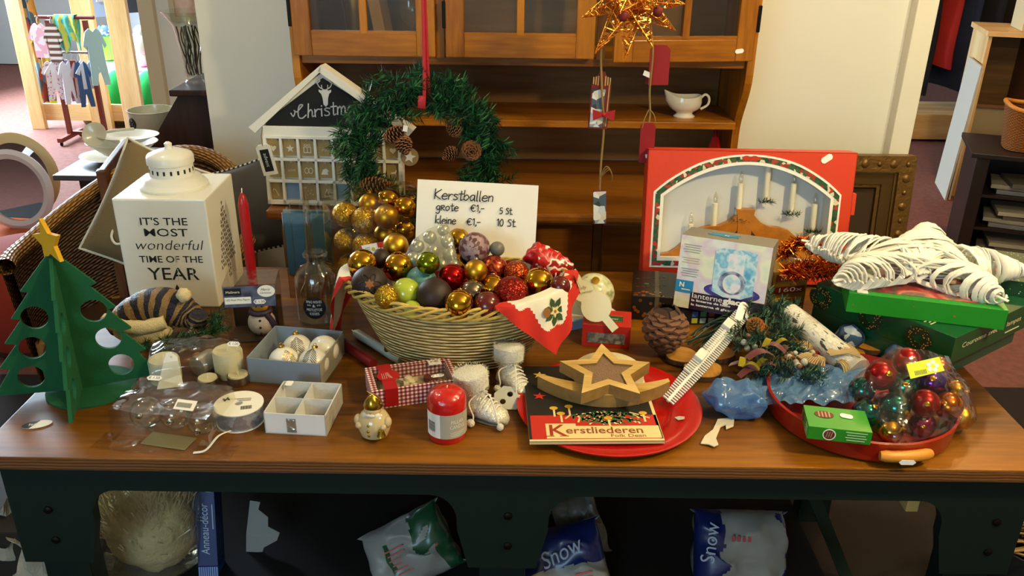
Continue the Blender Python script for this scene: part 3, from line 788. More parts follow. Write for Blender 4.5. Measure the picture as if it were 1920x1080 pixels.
cs=thing('casserole','cream casserole dish with dark flower emblem on the dark shelf unit','casserole',(q.x,4.1,csz-0.002))
h=PY(290,204,4.1).z-csz
b=MB(); b.lathe([(0.085,0),(0.098,0.01),(0.102,h*0.25),(0.106,h*0.3),(0.106,h*0.9),(0.11,h),(0.104,h),(0.1,h*0.85),(0.092,0.02),(0,0.015)],40); b.build('body',CREAMWARE,cs)
b=MB(); b.tube(smoothpts([(0.1,-0.03,h*0.8),(0.13,-0.03,h*0.8),(0.135,0.0,h*0.78),(0.13,0.03,h*0.8),(0.1,0.03,h*0.8)],4),0.007,8); b.build('handle',CREAMWARE,cs)
b=MB()
for r in(0.026,0.02):
    pts=[(math.sin(-0.62+r*math.cos(2*PI*i/28)/0.1085)*0.1072,-math.cos(-0.62+r*math.cos(2*PI*i/28)/0.1085)*0.1072,h*0.58+r*math.sin(2*PI*i/28))for i in range(28)]
    b.tube(pts,0.0022,5,closed=True)
for i in range(6):
    a=2*PI*i/6; b.ball((math.sin(-0.62+0.011*math.cos(a)/0.108)*0.107,-math.cos(-0.62+0.011*math.cos(a)/0.108)*0.107,h*0.58+0.011*math.sin(a)),0.0055,n=8,k=6)
b.build('flower_emblem',DOT,cs,'dark round flower emblem')

# wooden chair turned sideways
CHAIRWOOD=wood('chair_wood','#3a2010','#6e4426','Z',8,0.4)
ca,cb2=P(168,338,0.845),P(218,275,0.845)
ch=thing('wooden_chair','brown wooden chair seen side-on in front of the crockery table','chair',((ca.x+cb2.x)/2,(ca.y+cb2.y)/2+0.08,0),math.atan2(cb2.y-ca.y,cb2.x-ca.x))
L_=(cb2-ca).length
for x in(-L_/2,L_/2-0.03):
    b=MB(); b.box((x+0.015,0,0.43),(0.035,0.03,0.845),bev=0.004); b.build('leg',CHAIRWOOD,ch)
    b=MB(); b.box((x+0.015,-0.36,0.22),(0.035,0.035,0.44),bev=0.004); b.build('leg',CHAIRWOOD,ch)
b=MB(); b.box((0,-0.003,0.80),(L_,0.022,0.11),bev=0.004); b.build('backrest',CHAIRWOOD,ch)
b=MB(); b.box((0,0,0.62),(L_,0.02,0.05),bev=0.004); b.build('back_rail',CHAIRWOOD,ch)
b=MB(); b.box((0,-0.19,0.45),(L_,0.40,0.035),bev=0.008); b.build('seat',mat('charcoal_seat','#24211e',0.8),ch)

# round mirrors on the carpet
MIRROR=mat('mirror_glass','#d4d8dc',0.02,1.0)
def round_mirror(label,c,R,wd,m,tilt,rz):
    t=thing('round_mirror',label,'mirror',M=T(*c)@RZ(rz)@RX(tilt),group='mirrors standing on the floor')
    b=MB(); b.lathe([(R-wd,-0.012),(R,-0.012),(R+0.006,0.004),(R-wd*0.4,0.02),(R-wd,0.012),(R-wd,-0.012)],56,cap=False,M=RX(PI/2)); b.build('frame',m,t)
    b=MB(); b.lathe([(R-wd,-0.006),(R-wd,0.002)],56,M=RX(PI/2)); b.build('glass',MIRROR,t)
    return t
mp_=PY(42,350,4.5)
round_mirror('round mirror with a white frame standing in front',(mp_.x,4.42,0.225),0.215,0.045,mat('white_pink_frame','#d6cccc',0.5),rad(-5),rad(-4))
round_mirror('round mirror with a cream wooden frame, mostly hidden behind the white one',(mp_.x-0.08,4.62,0.245),0.235,0.05,mat('cream_frame','#d3b87e',0.5),rad(-5),rad(-4))
b=MB(); b.box((0,0,0.006),(0.9,0.34,0.012)); tag(b.build('rug',mat('orange_rug','#c05a22',0.95,bump=0.4),M=T(P(130,405,0).x-0.05,4.28,0)),'orange rug strip on the carpet by the mirrors','rug')
b=MB(); b.box((0,0,0.004),(4.6,3.6,0.008)); tag(b.build('rug',mat('floor_shade','#1d1512',0.95,bump=0.4,bscale=150),M=T(-0.1,1.02,0)),'large dark sheet standing in for the floor shade around the table','rug')  # dark sheet added for the shade on the floor around the table
b=MB(); b.box((0,0,0.007),(1.5,0.5,0.014)); tag(b.build('rug',mat('charcoal_rug','#2b2a28',0.95,bump=0.4),M=T(-2.45,3.82,0)),'charcoal rug strip between the mirrors and the wicker armchair','rug')
pf=thing('pouf','coral red upholstered pouf behind the wicker armchair','pouf',(P(30,495,0.42).x-0.09,3.12,0.008)); pf.scale=(0.74,0.74,0.86)
b=MB(); b.lathe([(0.27,0.04),(0.3,0.08),(0.31,0.25),(0.3,0.4),(0.26,0.46),(0.12,0.475),(0,0.475)],40); b.build('cushion',mat('coral_velvet','#962a14',0.9),pf)
b=MB(); b.lathe([(0.25,0),(0.25,0.04)],30); b.build('base',DARKOAK,pf)

# wicker tub armchair behind the table's left end
def weave(name,c1,c2,f=1.0):
    if name in MATS:return MATS[name]
    m=bpy.data.materials.new(name); m.use_nodes=True
    nt=m.node_tree; b=nt.nodes['Principled BSDF']; L=nt.links.new
    uv=nt.nodes.new('ShaderNodeTexCoord'); sp=nt.nodes.new('ShaderNodeSeparateXYZ'); L(uv.outputs['UV'],sp.inputs[0])
    def mth(op,a,b_=None):
        n=nt.nodes.new('ShaderNodeMath'); n.operation=op
        for i,q in enumerate((a,b_)):
            if q is None:continue
            if isinstance(q,(int,float)):n.inputs[i].default_value=q
            else:L(q,n.inputs[i])
        return n.outputs[0]
    fl=mth('FLOOR',mth('MULTIPLY',sp.outputs[1],f))
    ph=mth('MULTIPLY',mth('ABSOLUTE',mth('SINE',mth('MULTIPLY',fl,PI/2))),PI)
    a=mth('SINE',mth('ADD',mth('MULTIPLY',sp.outputs[0],PI*f),ph))
    bnd=mth('ABSOLUTE',mth('SINE',mth('MULTIPLY',mth('MULTIPLY',sp.outputs[1],f),PI)))
    hgt=mth('ADD',mth('MULTIPLY',a,0.6),bnd)
    cr=nt.nodes.new('ShaderNodeValToRGB'); e=cr.color_ramp.elements
    e[0].position=0.05; e[0].color=lin(c1); e[1].position=0.75; e[1].color=lin(c2)
    L(mth('MULTIPLY',mth('ADD',hgt,0.35),0.6),cr.inputs[0]); L(cr.outputs[0],b.inputs['Base Color'])
    bp=nt.nodes.new('ShaderNodeBump'); bp.inputs['Strength'].default_value=0.9; bp.inputs['Distance'].default_value=0.006
    L(hgt,bp.inputs['Height']); L(bp.outputs[0],b.inputs['Normal']); b.inputs['Roughness'].default_value=0.5
    MATS[name]=m; return m
def uvgrid(ob,nu,nv,su,sv):
    """UVs for a mesh made of one sheet nu x nv, counted in weave cells"""
    me=ob.data; l=me.uv_layers.new(name='weave')
    for p in me.polygons:
        for li in p.loop_indices:
            vi=me.loops[li].vertex_index
            i,j=vi%(nu+1),(vi//(nu+1))%(nv+1)
            l.data[li].uv=(i/nu*su,j/nv*sv)
    return ob
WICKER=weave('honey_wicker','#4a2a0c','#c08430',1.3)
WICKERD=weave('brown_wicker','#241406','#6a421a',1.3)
wc=thing('wicker_armchair','honey wicker tub armchair behind the left end of the table','armchair',(-1.17,2.46,0),rad(-14))
def rimz(a):  # a=0 at the back (+y)
    k=min(1,abs(a)/1.9); return 0.885-0.22*(k*k*(3-2*k))
def tub(u,v,off=0.0):
    a=(u-0.5)*2*rad(128); r=0.325-off+0.045*v
    return(r*math.sin(a),r*math.cos(a)*1.0,0.12+(rimz(a)-0.12)*v)
b=MB(); b.sheet(lambda u,v:tub(u,v),72,24); uvgrid(b.build('back_shell',WICKER,wc),72,24,72,46)
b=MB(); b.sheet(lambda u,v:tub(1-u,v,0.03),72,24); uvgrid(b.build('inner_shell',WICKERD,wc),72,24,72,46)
b=MB()
def rimpt(u):
    p=tub(u,1.0,0.015); return p
b.sheet(lambda u,v:(lambda p,a:(p[0]*(1+0.075*math.cos(v*2*PI)),p[1]*(1+0.075*math.cos(v*2*PI)),p[2]+0.026*math.sin(v*2*PI)))(rimpt(u),0),110,12)
uvgrid(b.build('rolled_rim',WICKER,wc),110,12,90,14)
b=MB(); b.lathe([(0.0,0.40),(0.3,0.40),(0.31,0.38),(0.3,0.36)],40); b.build('seat',WICKERD,wc)
for a in(35,145,215,325):
    b=MB(); b.tube([(0.3*math.cos(rad(a)),0.3*math.sin(rad(a)),0),(0.31*math.cos(rad(a)),0.31*math.sin(rad(a)),0.4)],0.02,10); b.build('leg',mat('cane','#9a6a2c',0.5),wc)
def pillow(name,label,M,wd,ht,th,m,piping=None,pipm=None):
    t=thing(name,label,'cushion',M=M)
    def f(sgn):
        def g(u,v):
            x,y=(u-0.5)*2,(v-0.5)*2
            k=max(0,(1-x**2))**0.5*max(0,(1-y**2))**0.5
            pin=1-0.06*((1-abs(x))*1.2*0+(1-x*x)*y*y+(1-y*y)*x*x)
            return(x*wd/2*pin,y*ht/2*pin,sgn*th/2*k)
        return g
    b=MB(); b.sheet(f(1),20,20); b.sheet(f(-1),20,20); b.build('cover',m,t)
    if piping:
        e=[f(1)(i/16,0)for i in range(16)]+[f(1)(1,i/16)for i in range(16)]+[f(1)(1-i/16,1)for i in range(16)]+[f(1)(0,1-i/16)for i in range(16)]
        b=MB(); b.tube(e,0.0045,6,closed=True); b.build('piping',pipm,t)
    return t
TAUPE=mat('taupe_canvas','#74603e',0.9,bump=0.3,bscale=300)
cX,cY=Vector((0.9,-0.2,-0.30)).normalized(),Vector((0.58,0.36,0.74)).normalized()
cY=(cY-cX*cY.dot(cX)).normalized()
cc=PY(158,462,2.24)+cX*0.15+cY*0.16
cu=pillow('cushion','taupe cushion with white script lettering in the wicker armchair',frame(cc,cX,cY),0.32,0.34,0.12,TAUPE,True,mat('cream_piping','#d8d0ba',0.8))
CREAMINK=mat('cream_embroidery','#e0d8c4',0.8)
b=MB()
C_=smoothpts([(0.025,0.05,0),(0.005,0.062,0),(-0.018,0.04,0),(-0.02,0,0),(0,-0.02,0),(0.02,-0.012,0)],5)
H_=smoothpts([(0.03,0.06,0),(0.035,0.07,0),(0.03,0.02,0),(0.027,-0.015,0),(0.034,0.01,0),(0.044,0.015,0),(0.046,-0.015,0),(0.056,-0.01,0),(0.058,0.02,0),(0.066,0.012,0),(0.066,-0.012,0),(0.08,-0.01,0)],4)
for q in(C_,H_):b.tube([tuple(v)for v in q],0.0035,6)
b.build('lettering',CREAMINK,cu,M=T(-0.045,-0.095,0.047)@RX(rad(-14))@RZ(rad(6)))
pillow('cushion','grey cushion with black and white checked edging behind the lantern',frame(PY(455,395,2.52),(0.9,-0.15,0.3),(-0.28,0.3,0.9)),0.30,0.28,0.11,mat('grey_canvas','#55504a',0.9),True,banded('check_edging','X',60,('#e4e0d6','#2a2a2a'),bump=0))

# ================================================================ far right
OR=lambda px,py,y:PY(px,py,y)
def ornate():
    z0,z1,x0,x1=0.02,0.925,0.70,1.355
    t=thing('antique_picture','ornate antique gold picture frame leaning against the cream wall','picture',M=T(1.03,2.745,0.0)@RX(rad(-7)))
    G=mat('antique_gold','#755628',0.4,0.55,bump=0.9,bscale=70)
    w_,h_=x1-x0,z1-z0
    def rect(i):return[(-w_/2+i,i),(w_/2-i,i),(w_/2-i,h_-i),(-w_/2+i,h_-i)]
    for(a,c,y0,y1,m,n)in((0,0.055,0,0.05,G,'carved_border'),(0.055,0.062,0.0,0.036,mat('gold_edge','#8a6a34',0.35,0.7),'gilt_bead'),(0.062,0.10,0.0,0.03,mat('plain_gold','#5a431f',0.4,0.5),'inner_slope'),(0.10,0.112,0,0.022,G,'gilt_bead')):
        b=MB(); b.plate([rect(a),rect(c)[::-1]],y0,y1,M=XZ)
        b.build(n,m,t)
    b=MB(); b.box((0,-0.004,h_/2),(w_-0.22,0.006,h_-0.22)); b.build('backing',mat('brown_backing','#3b2a17',0.8),t)
    b=MB()
    for i in range(60):
        q=i/60*2*(w_+h_-0.11)
        L1,L2=w_-0.055,h_-0.055
        if q<L1:x,z=-L1/2+q,0.0275
        elif q<L1+L2:x,z=L1/2,0.0275+q-L1
        elif q<2*L1+L2:x,z=L1/2-(q-L1-L2),h_-0.0275
        else:x,z=-L1/2,h_-0.0275-(q-2*L1-L2)
        b.ball((x,-0.048,z),0.016,n=8,k=6,sc=(1.0,0.5,1.0)if i%2 else(0.6,0.5,0.6))
    b.build('carved_leaves',G,t)
ornate()

PS=thing('pine_shelf','open pine shelf unit with upright dividers beyond the partition','shelf unit',(2.82,5.25,0),rad(-16))
top=PY(1815,62,5.25).z
for x in(0,1.25):
    b=MB(); b.box((x,0.22,top/2),(0.022,0.46,top),bev=0.002); b.build('side_panel',PALEPINE,PS)
b=MB(); b.box((0.625,0.22,top),(1.3,0.5,0.03),bev=0.003); b.build('top',PALEPINEX,PS)
b=MB(); b.box((0.625,0.22,0.06),(1.23,0.46,0.05),bev=0.003); b.build('bottom',PALEPINEX,PS)
b=MB(); b.box((0.625,0.45,top/2),(1.25,0.012,top-0.02)); b.build('back_panel',PINEDARK,PS)
for x in(0.28,0.5,0.74):
    b=MB(); b.box((x,0.23,top/2+0.03),(0.012,0.43,top-0.11)); b.build('divider',mat('divider_brown','#5b3a22',0.6),PS)
def leaning(label,x,y,h,d,m,ang,name='picture',fm=None,loc=PS,cat='picture'):
    """a board or picture standing on edge, its face to +x"""
    t=thing(name,label,cat,M=PS.matrix_basis@T(x,y,0.0)@RY(ang),group='pictures stored in the pine shelf')
    if fm is None:
        b=MB(); b.box((0,d/2,h/2),(0.012,d,h)); b.build('board',m,t)
    else:
        b=MB(); b.plate([[(0,0),(d,0),(d,h),(0,h)],[(0.04,0.04),(0.04,h-0.04),(d-0.04,h-0.04),(d-0.04,0.04)]],-0.01,0.01,M=Matrix(((0,0,1,0),(1,0,0,0),(0,1,0,0),(0,0,0,1)))); b.build('frame',fm,t)
        b=MB(); b.box((-0.003,d/2,h/2),(0.006,d-0.06,h-0.06)); b.build('canvas',m,t)
    return t
WB=mat('white_board','#b9b2a2',0.8)
CANV=mat('canvas_grey','#8c8168',0.9)
def facing(label,x,y,w_,h,m,fm,lean,rz=0.0,bw=0.03):
    """picture facing the room, leaning back"""
    t=thing('picture',label,'picture',M=PS.matrix_basis@T(x,y,0.0)@RZ(rz)@RX(rad(-lean)),group='pictures stored in the pine shelf')
    b=MB(); b.plate([[(0,0),(w_,0),(w_,h),(0,h)],[(bw,bw),(bw,h-bw),(w_-bw,h-bw),(w_-bw,bw)]],0,0.02,M=XZ); b.build('frame',fm,t)
    b=MB(); b.box((w_/2,-0.004,h/2),(w_-bw*1.6,0.006,h-bw*1.6)); b.build('canvas',m,t)
leaning('white board leaning on the outside of the pine shelf',-0.064,-0.12,0.83,0.40,WB,rad(2.3))
leaning('second white board between the outer one and the shelf side',-0.040,-0.10,0.80,0.38,mat('cream_board','#d6cbb0',0.7),rad(1.2))
b=MB()
facing('brown framed canvas in the first bay of the pine shelf',0.02,0.12,0.24,0.56,CANV,mat('brown_frame','#6d4526',0.5),6,0,0.02)
facing('yellow-green framed canvas in front of the brown one',0.045,0.02,0.21,0.36,mat('canvas_light','#a39472',0.9),mat('lime_frame','#8a8a3a',0.5),7,0,0.02)
facing('narrow pale framed picture beside the yellow-green canvas',0.17,-0.02,0.10,0.34,CANV,mat('pale_wood_frame','#b99a62',0.5),7,0,0.018)
for i,(x,m)in enumerate(((0.20,'#c7b285'),(0.34,'#c5a878'),(0.42,'#20243a'),(0.52,'#b99c66'))):
    o=MB(); o.box((0,0.14,0.16),(0.075,0.28,0.32),bev=0.003); o.box((0,-0.001,0.2),(0.05,0.004,0.12),1)
    tag(o.build('ring_binder',[mat('binder_%d'%i,m,0.6),PAPER],M=PS.matrix_basis@T(x,0.02,top+0.016)),('tan binder nearest the end of the pine shelf top','second tan binder on the pine shelf top','navy binder on the pine shelf top','tan binder beyond the navy one')[i],'binder','binders on the pine shelf')
# dark cabinet with basket
EBONY=mat('ebony_wood','#1b110c',0.4)
kc=thing('dark_cabinet','dark open side cabinet stacked with magazines','cabinet',(PY(1800,300,4.1).x+0.08,4.1,0),rad(-20))
hz=PY(1830,285,4.1).z
for x,w_ in((0,0.06),(0.62,0.06)):
    b=MB(); b.box((x+0.03,0.2,hz/2),(w_,0.42,hz-0.02),bev=0.004); b.build('side_panel',EBONY,kc)
b=MB(); b.box((0.34,0.2,hz-0.012),(0.74,0.46,0.025),bev=0.004); b.build('top',EBONY,kc)
for z in(0.05,0.2,0.37):
    b=MB(); b.box((0.34,0.2,z),(0.6,0.4,0.015)); b.build('shelf',EBONY,kc)
b=MB(); b.box((0.34,0.4,hz/2),(0.62,0.012,hz-0.04)); b.build('back_panel',EBONY,kc)
k=0
for z,n in((0.058,3),(0.208,4),(0.378,3)):
    for i in range(n):
        o=MB(); o.box((0,0,0.011),(0.28,0.21,0.02),bev=0.002)
        col=('#8b8576','#5a5348','#a39a86','#6a6a70')[(k)%4]
        tag(o.build('magazine',mat('magazine_%d'%(k%4),col,0.5),M=kc.matrix_basis@T(0.25+0.02*((k*7)%4),0.12+0.01*(k%3),z+i*0.022)@RZ(rad((k*13)%17-8))),
            'magazine stacked on the '+{0.058:'bottom',0.208:'middle',0.378:'top'}[z]+' shelf of the dark side cabinet','magazine','magazines in the dark cabinet'); k+=1
wb=thing('wicker_basket','orange-brown wicker basket on the dark side cabinet','basket',M=kc.matrix_basis@T(0.25,0.17,hz+0.002))
def sqb(u,v,s=1.0):
    a=2*PI*u; c,s_=math.cos(a),math.sin(a); e=0.55
    k=(1+0.22*v)*s
    return(0.125*k*(abs(c)**e)*(1 if c>0 else-1),0.11*k*(abs(s_)**e)*(1 if s_>0 else-1),0.2*v+0.018*v*(c**2))
b=MB(); b.sheet(lambda u,v:sqb(u,v),64,18); uvgrid(b.build('body',weave('orange_wicker','#4a2206','#b86a1c'),wb),64,18,56,30)
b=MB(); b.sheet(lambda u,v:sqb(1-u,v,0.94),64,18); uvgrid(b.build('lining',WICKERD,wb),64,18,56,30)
b=MB(); b.tube([sqb(i/60,1.0,0.98)for i in range(60)],0.011,8,closed=True); b.build('rim',mat('willow_rim','#c07a26',0.5,bump=0.8,bscale=150),wb)
b=MB(); b.lathe([(0.11,0),(0.11,0.006)],24); b.build('bottom',WICKERD,wb)
# coats in the passage
cp_=thing('coat_rail','low pine plinth and rail holding coats in the dark passage','clothes rail',(3.35,6.9,0))
b=MB(); b.box((0.1,0,0.12),(1.8,0.5,0.2),bev=0.005); b.build('plinth',PALEPINEX,cp_)
b=MB(); b.tube([(-0.7,0,1.75),(1.0,0,1.75)],0.014); b.build('rail',IRON,cp_)
for x in(-0.7,1.0):
    b=MB(); b.tube([(x,0,0.2),(x,0,1.75)],0.016); b.build('post',IRON,cp_)
for i,(x,c,l_)in enumerate(((-0.55,'#17181c',1.25),(-0.42,'#20242e',1.3),(-0.28,'#101114',1.32),(-0.13,'#a3221c',1.12),(0.02,'#1c2740',1.3),(0.2,'#15161a',1.2),(0.4,'#2b2320',1.3))):
    o=MB()
    def coat(u,v,l_=l_):
        a=2*PI*u; sh=min(1,v*7)**0.6
        return((0.055+0.02*v)*math.cos(a)*sh+0.012*math.sin(v*9+i),(0.22+0.05*v)*math.sin(a)*sh,-l_*v+0.02*math.cos(2*a))
    o.sheet(coat,24,18); o.tube([(0,0,0),(0,0,0.06)],0.003,5)
    tag(o.build('coat',mat('coat_cloth_'+str(i),c,0.9),M=T(3.35+x,6.9,1.7)@RZ(rad(25))),('black coat at the near end of the passage rail','charcoal coat second on the passage rail','black coat just before the red one','bright red coat among the dark ones in the passage','navy coat next to the red one','black coat beyond the navy one','dark brown coat at the far end of the passage rail')[i],'coat','coats in the passage')
# ================================================================ on the table, left part
FELT=mat('green_felt_sheet','#0b5530',0.85,bump=0.15,bscale=200)
YFELT=mat('yellow_felt','#e0a91c',0.8)
def halftree():
    return[(0.012,0.285),(0.066,0.222),(0.053,0.218),(0.092,0.168),(0.076,0.164),(0.113,0.118),(0.094,0.113),(0.132,0.067),(0.115,0.062),(0.152,0.008),(0.03,0.0)]
tp_=P(146,762,TZ)
ft=thing('felt_christmas_tree','green slotted felt christmas tree with yellow star at the left table edge','christmas tree',(tp_.x,tp_.y,TZ+0.004),rad(19))
ft.location=(tp_.x-0.024,tp_.y+0.066,TZ)
hr=halftree()
outl=[(x,z)for x,z in hr]+[(-x,z)for x,z in reversed(hr)]
holes=[circ(sx*x,z,r,22)for sx in(-1,1)for x,z,r in((0.052,0.165,0.024),(0.068,0.102,0.024),(0.082,0.04,0.024))]
b=MB(); b.plate([outl]+holes,-0.0035,0.0035,M=T(0,0,0.004)@XZ); b.build('wide_panel',FELT,ft)
# second panel crosses the first: two halves so the sheets slot together
for sg in(-1,1):
    o2=[(0.0036 if i in(0,)else x,z)for i,(x,z)in enumerate([(0.0036,0.285)]+hr)]+[(0.0036,0.0)]
    hs=[circ(x,z,r,22)for x,z,r in((0.05,0.165,0.022),(0.066,0.102,0.022),(0.08,0.04,0.022))]
    b=MB(); b.plate([o2]+hs,-0.0035,0.0035,M=T(0,0,0.004)@RZ(PI/2*sg)@XZ); b.build('cross_panel',FELT,ft)
b=MB(); b.lathe([(0.085,0),(0.085,0.004)],40,M=T(0.02,0,0)); b.build('base_disc',FELT,ft)
b=MB(); b.plate([starpts(0.046,0.022,5,rad(100))],-0.004,0.004,M=T(0.0,0,0.318)@RZ(rad(-52))@XZ); b.build('star',YFELT,ft)
# round label on its foot
lt=P(70,797,TZ)
o=MB(); o.plate([circ(0,0,0.026,28,0.013)],0,0.001); o.plate([[(-0.026*math.cos(a),0.013*math.sin(a))for a in[rad(-60+12*i)for i in range(11)]]+[(0.004,0.012)]],0.0008,0.0016,1)
o.text('fee',0.012,0,T(-0.007,0.0,0),0.002)
tag(o.build('oval_label',[PAPER,BLACKINK],M=T(lt.x,lt.y,TZ+0.001)@RZ(rad(20))),'black and white oval label lying at the foot of the felt tree','label')

# ---- white metal lantern
LW=mat('white_enamel','#e9e7dc',0.4,coat=0.3,var=0.05,vscale=8)
lf=P(412,577,TZ)
lw_,ld_,lh_=0.215,0.215,0.0
lh_=PY(395,375,lf.y).z-TZ
ln=thing('metal_lantern','white metal lantern with cut-out lettering at the back left of the table','lantern',(lf.x-lw_/2,lf.y,TZ),rad(1.0))
b=MB(); b.box((0,ld_/2,lh_/2),(lw_,ld_,lh_),bev=0.004); b.build('body',LW,ln)
CUTSHADE=mat('cutout_shade','#1d2420',0.8)  # dark colour laid on the enamel for the shaded inside behind the openings
b=MB(); fy=-0.0006; cz=lh_
for txt,zz,sz,wd,sh,dx in(("IT'S THE",0.80,0.026,0.110,0,0.004),('MOST',0.70,0.027,0.102,0,0.005),('wonderful',0.585,0.036,0.160,0.25,0.006),('TIME OF THE',0.455,0.024,0.15,0,0.008),('YEAR',0.315,0.045,0.122,0,0.008)):
    b.text(txt,sz,0,T(dx,fy,zz*lh_)@XZ,0,sh,0.0002 if txt!='wonderful' else-0.0004,width=wd)
b.build('lettering_shade',CUTSHADE,ln,'dark lettering painted on for the shaded inside of cut-outs')
# little stencil bridges across the letters
b=MB()
for x,z,h in((-0.052,0.80,0.02),(0.0,0.80,0.02),(0.0125,0.70,0.024),(-0.03,0.585,0.02),(0.03,0.585,0.02),(0.02,0.455,0.02),(0.02,0.315,0.03),(0.055,0.315,0.03)):
    b.box((x,fy-0.0006,z*lh_),(0.0013,0.0006,h))
b.build('stencil_bridge',LW,ln)
b=MB(); b.plate([[(-0.012,-0.012),(0.012,-0.012),(0,0.016)]],0,0.0006,M=T(0.012,fy,0.165*lh_)@XZ); b.build('triangle_shade',CUTSHADE,ln)
# grey plates for the shade in triangles pierced in the right side, shaped like a fir
b=MB(); YZr=Matrix(((0,0,1,lw_/2+0.0005),(1,0,0,0),(0,1,0,0),(0,0,0,1)))
nrow=15
for r in range(nrow):
    z=0.84*lh_-r*0.0135; half=0.012+r*0.0048
    if r>11:half=0.018
    n=max(1,int(half*2/0.013))
    for k in range(n):
        y=ld_/2+(k-(n-1)/2)*0.013; s_=0.0048
        up=(k+r)%2
        tri=[(y-s_,z-s_),(y+s_,z-s_),(y,z+s_)]if up else[(y-s_,z+s_),(y,z-s_),(y+s_,z+s_)]
        b.plate([tri],0,0.0005,M=YZr)
b.build('pierced_fir',mat('pierced_shadow','#5c5a55',0.8),ln,'fir tree of small triangles, the shade of pierced holes painted on')
b=MB(); b.lathe([(0.078,0),(0.08,0.006),(0.074,0.013),(0.068,0.016),(0.066,0.022),(0.058,0.026),(0.052,0.03),(0.05,0.055),(0.05,0.056)],48,M=T(0,ld_/2,lh_)); b.lathe([(0.05,0.056),(0.054,0.058),(0.054,0.074),(0.050,0.080),(0.03,0.088),(0.012,0.092),(0,0.092)],48,M=T(0,ld_/2,lh_)); cp=b.build('chimney_cap',LW,ln)
b=MB(); b.lathe([(0.012,0.091),(0.008,0.096),(0.009,0.104),(0.004,0.108),(0,0.108)],20,M=T(0,ld_/2,lh_)); b.build('knob',LW,cp)
b=MB()
for i in range(20):
    a=2*PI*i/20
    b.box((0,0,0),(0.005,0.0012,0.010),M=T(0.0508*math.sin(a),ld_/2-0.0508*math.cos(a),lh_+0.043)@RZ(a),bev=0.0005)
b.build('vent_slot',BLACKINK,cp,'dark vent slots')

# ---- red taper candle behind
tc_=P(472,545,TZ)
tz_=PY(472,362,tc_.y).z-TZ
ca_=thing('taper_candle','tall red taper candle standing beside the white lantern','candle',(tc_.x+0.005,tc_.y,TZ))
b=MB(); b.lathe([(0.0125,0),(0.0125,tz_-0.03),(0.009,tz_-0.012),(0.003,tz_),(0,tz_+0.001)],24); b.build('wax',mat('red_wax','#a3131a',0.3,coat=0.2),ca_)
b=MB(); b.tube([(0,0,tz_),(0.001,0,tz_+0.012)],0.0012,6); b.build('wick',PAPER,ca_)
o=MB(); o.box((0,0,0.1),(0.006,0.16,0.2),bev=0.001)
bl=P(545,516,TZ)
o=MB(); o.box((0.03,0,0.09),(0.12,0.012,0.18),bev=0.002)
tag(o.build('blue_board',mat('sky_blue_card','#3f78a8',0.6),M=T(bl.x+0.025,2.095,TZ)),'sky blue board standing at the back table edge behind the glass bottle','board')

# ---- plush knitted hat figure lying down
KN=mat('cream_plush','#d9c79a',0.95,bump=0.8,bscale=350)
KD=glitter('navy_knit','#17182a',700,0.6,0.9,0.2); KT=glitter('tan_knit','#8a6c42',700,0.6,0.9,0.2)
kp=P(270,650,TZ)
kh=thing('plush_figure','plush figure in a navy and tan striped knit hat, lying before the lantern','plush toy',(kp.x,kp.y,TZ))
U=unit(kp)
def kpt(px,py,dy=0.0):return PY(px,py,kp.y+0.03+dy)-Vector((kp.x,kp.y,TZ))
path=smoothpts([kpt(212,618),kpt(240,592),kpt(285,575,.01),kpt(325,577,.01),kpt(352,590,.01),kpt(368,600),kpt(372,590,-.01)],8)
rr=[0.02,0.036,0.046,0.05,0.045,0.034,0.024,0.018]
def ri(t):
    x=t*(len(rr)-1); i=min(int(x),len(rr)-2); return rr[i]*(1-x+i)+rr[i+1]*(x-i)
k=len(path); b=MB(); b.tube(path,[ri(i/(k-1))for i in range(k)],24,flat=0.85)
st_=[0 if(i//24)//2%2==0 else 1 for i in range(len(b.f))]
b.m=st_; b.jitter(0.003,60); b.build('knit_hat',[KD,KT],kh)
b=MB(); b.ball(kpt(345,553,-0.02),0.016,n=16,k=10); b.jitter(0.003,150); b.build('pompom',KN,kh)
b=MB(); b.tube(smoothpts([kpt(198,600,-.03),kpt(225,611,-.05),kpt(265,614,-.055),kpt(310,604,-.04)],6),[0.015]*19,14); b.jitter(0.002,120); b.build('hat_band',KN,kh)
b=MB(); b.ball((0.0,0.01,0.036),0.062,sc=(1.05,0.62,0.58)); b.jitter(0.003,80); b.build('head',KN,kh)

# ---- small pine sprigs and cone behind the candle bag, glass drops
NEEDLE=mat('fir_needle','#12371f',0.6); NEEDLE2=mat('fir_needle_light','#24582c',0.55)
def needles(b,p,d,ln_,n,nl,m=2,spread=0.9,w_=0.0009):
    p=Vector(p); d=Vector(d).normalized()
    for i in range(n):
        t=(i+random.random())/n
        q=p+d*ln_*t
        r=Vector((random.gauss(0,1),random.gauss(0,1),random.gauss(0,1))); r-=d*r.dot(d)
        r=(r.normalized()*spread+d*random.uniform(0.4,0.9)).normalized()*nl*random.uniform(0.7,1.15)
        s=r.cross(Vector((random.random(),random.random(),random.random()))).normalized()*w_
        k_=random.randrange(m)
        b.add([q-s,q+s,q+r*0.6+s*0.8,q+r,q+r*0.6-s*0.8],[(0,1,2,3,4)],k_)
sp_=P(300,655,TZ)
o=MB()
for px,py,zz in((270,640,0.02),(300,655,0.015),(395,600,0.06),(385,625,0.03),(340,640,0.03),(405,620,0.04)):
    c=P(px,py,TZ+zz)-Vector((sp_.x,sp_.y,TZ))
    for q in range(4):
        a=random.uniform(0,2*PI); d=Vector((math.cos(a),math.sin(a),random.uniform(0.05,0.6)))
        d.normalize(); o.tube([c,c+d*0.05],0.0013,5,1); needles(o,c,d,0.055,60,0.02,2)
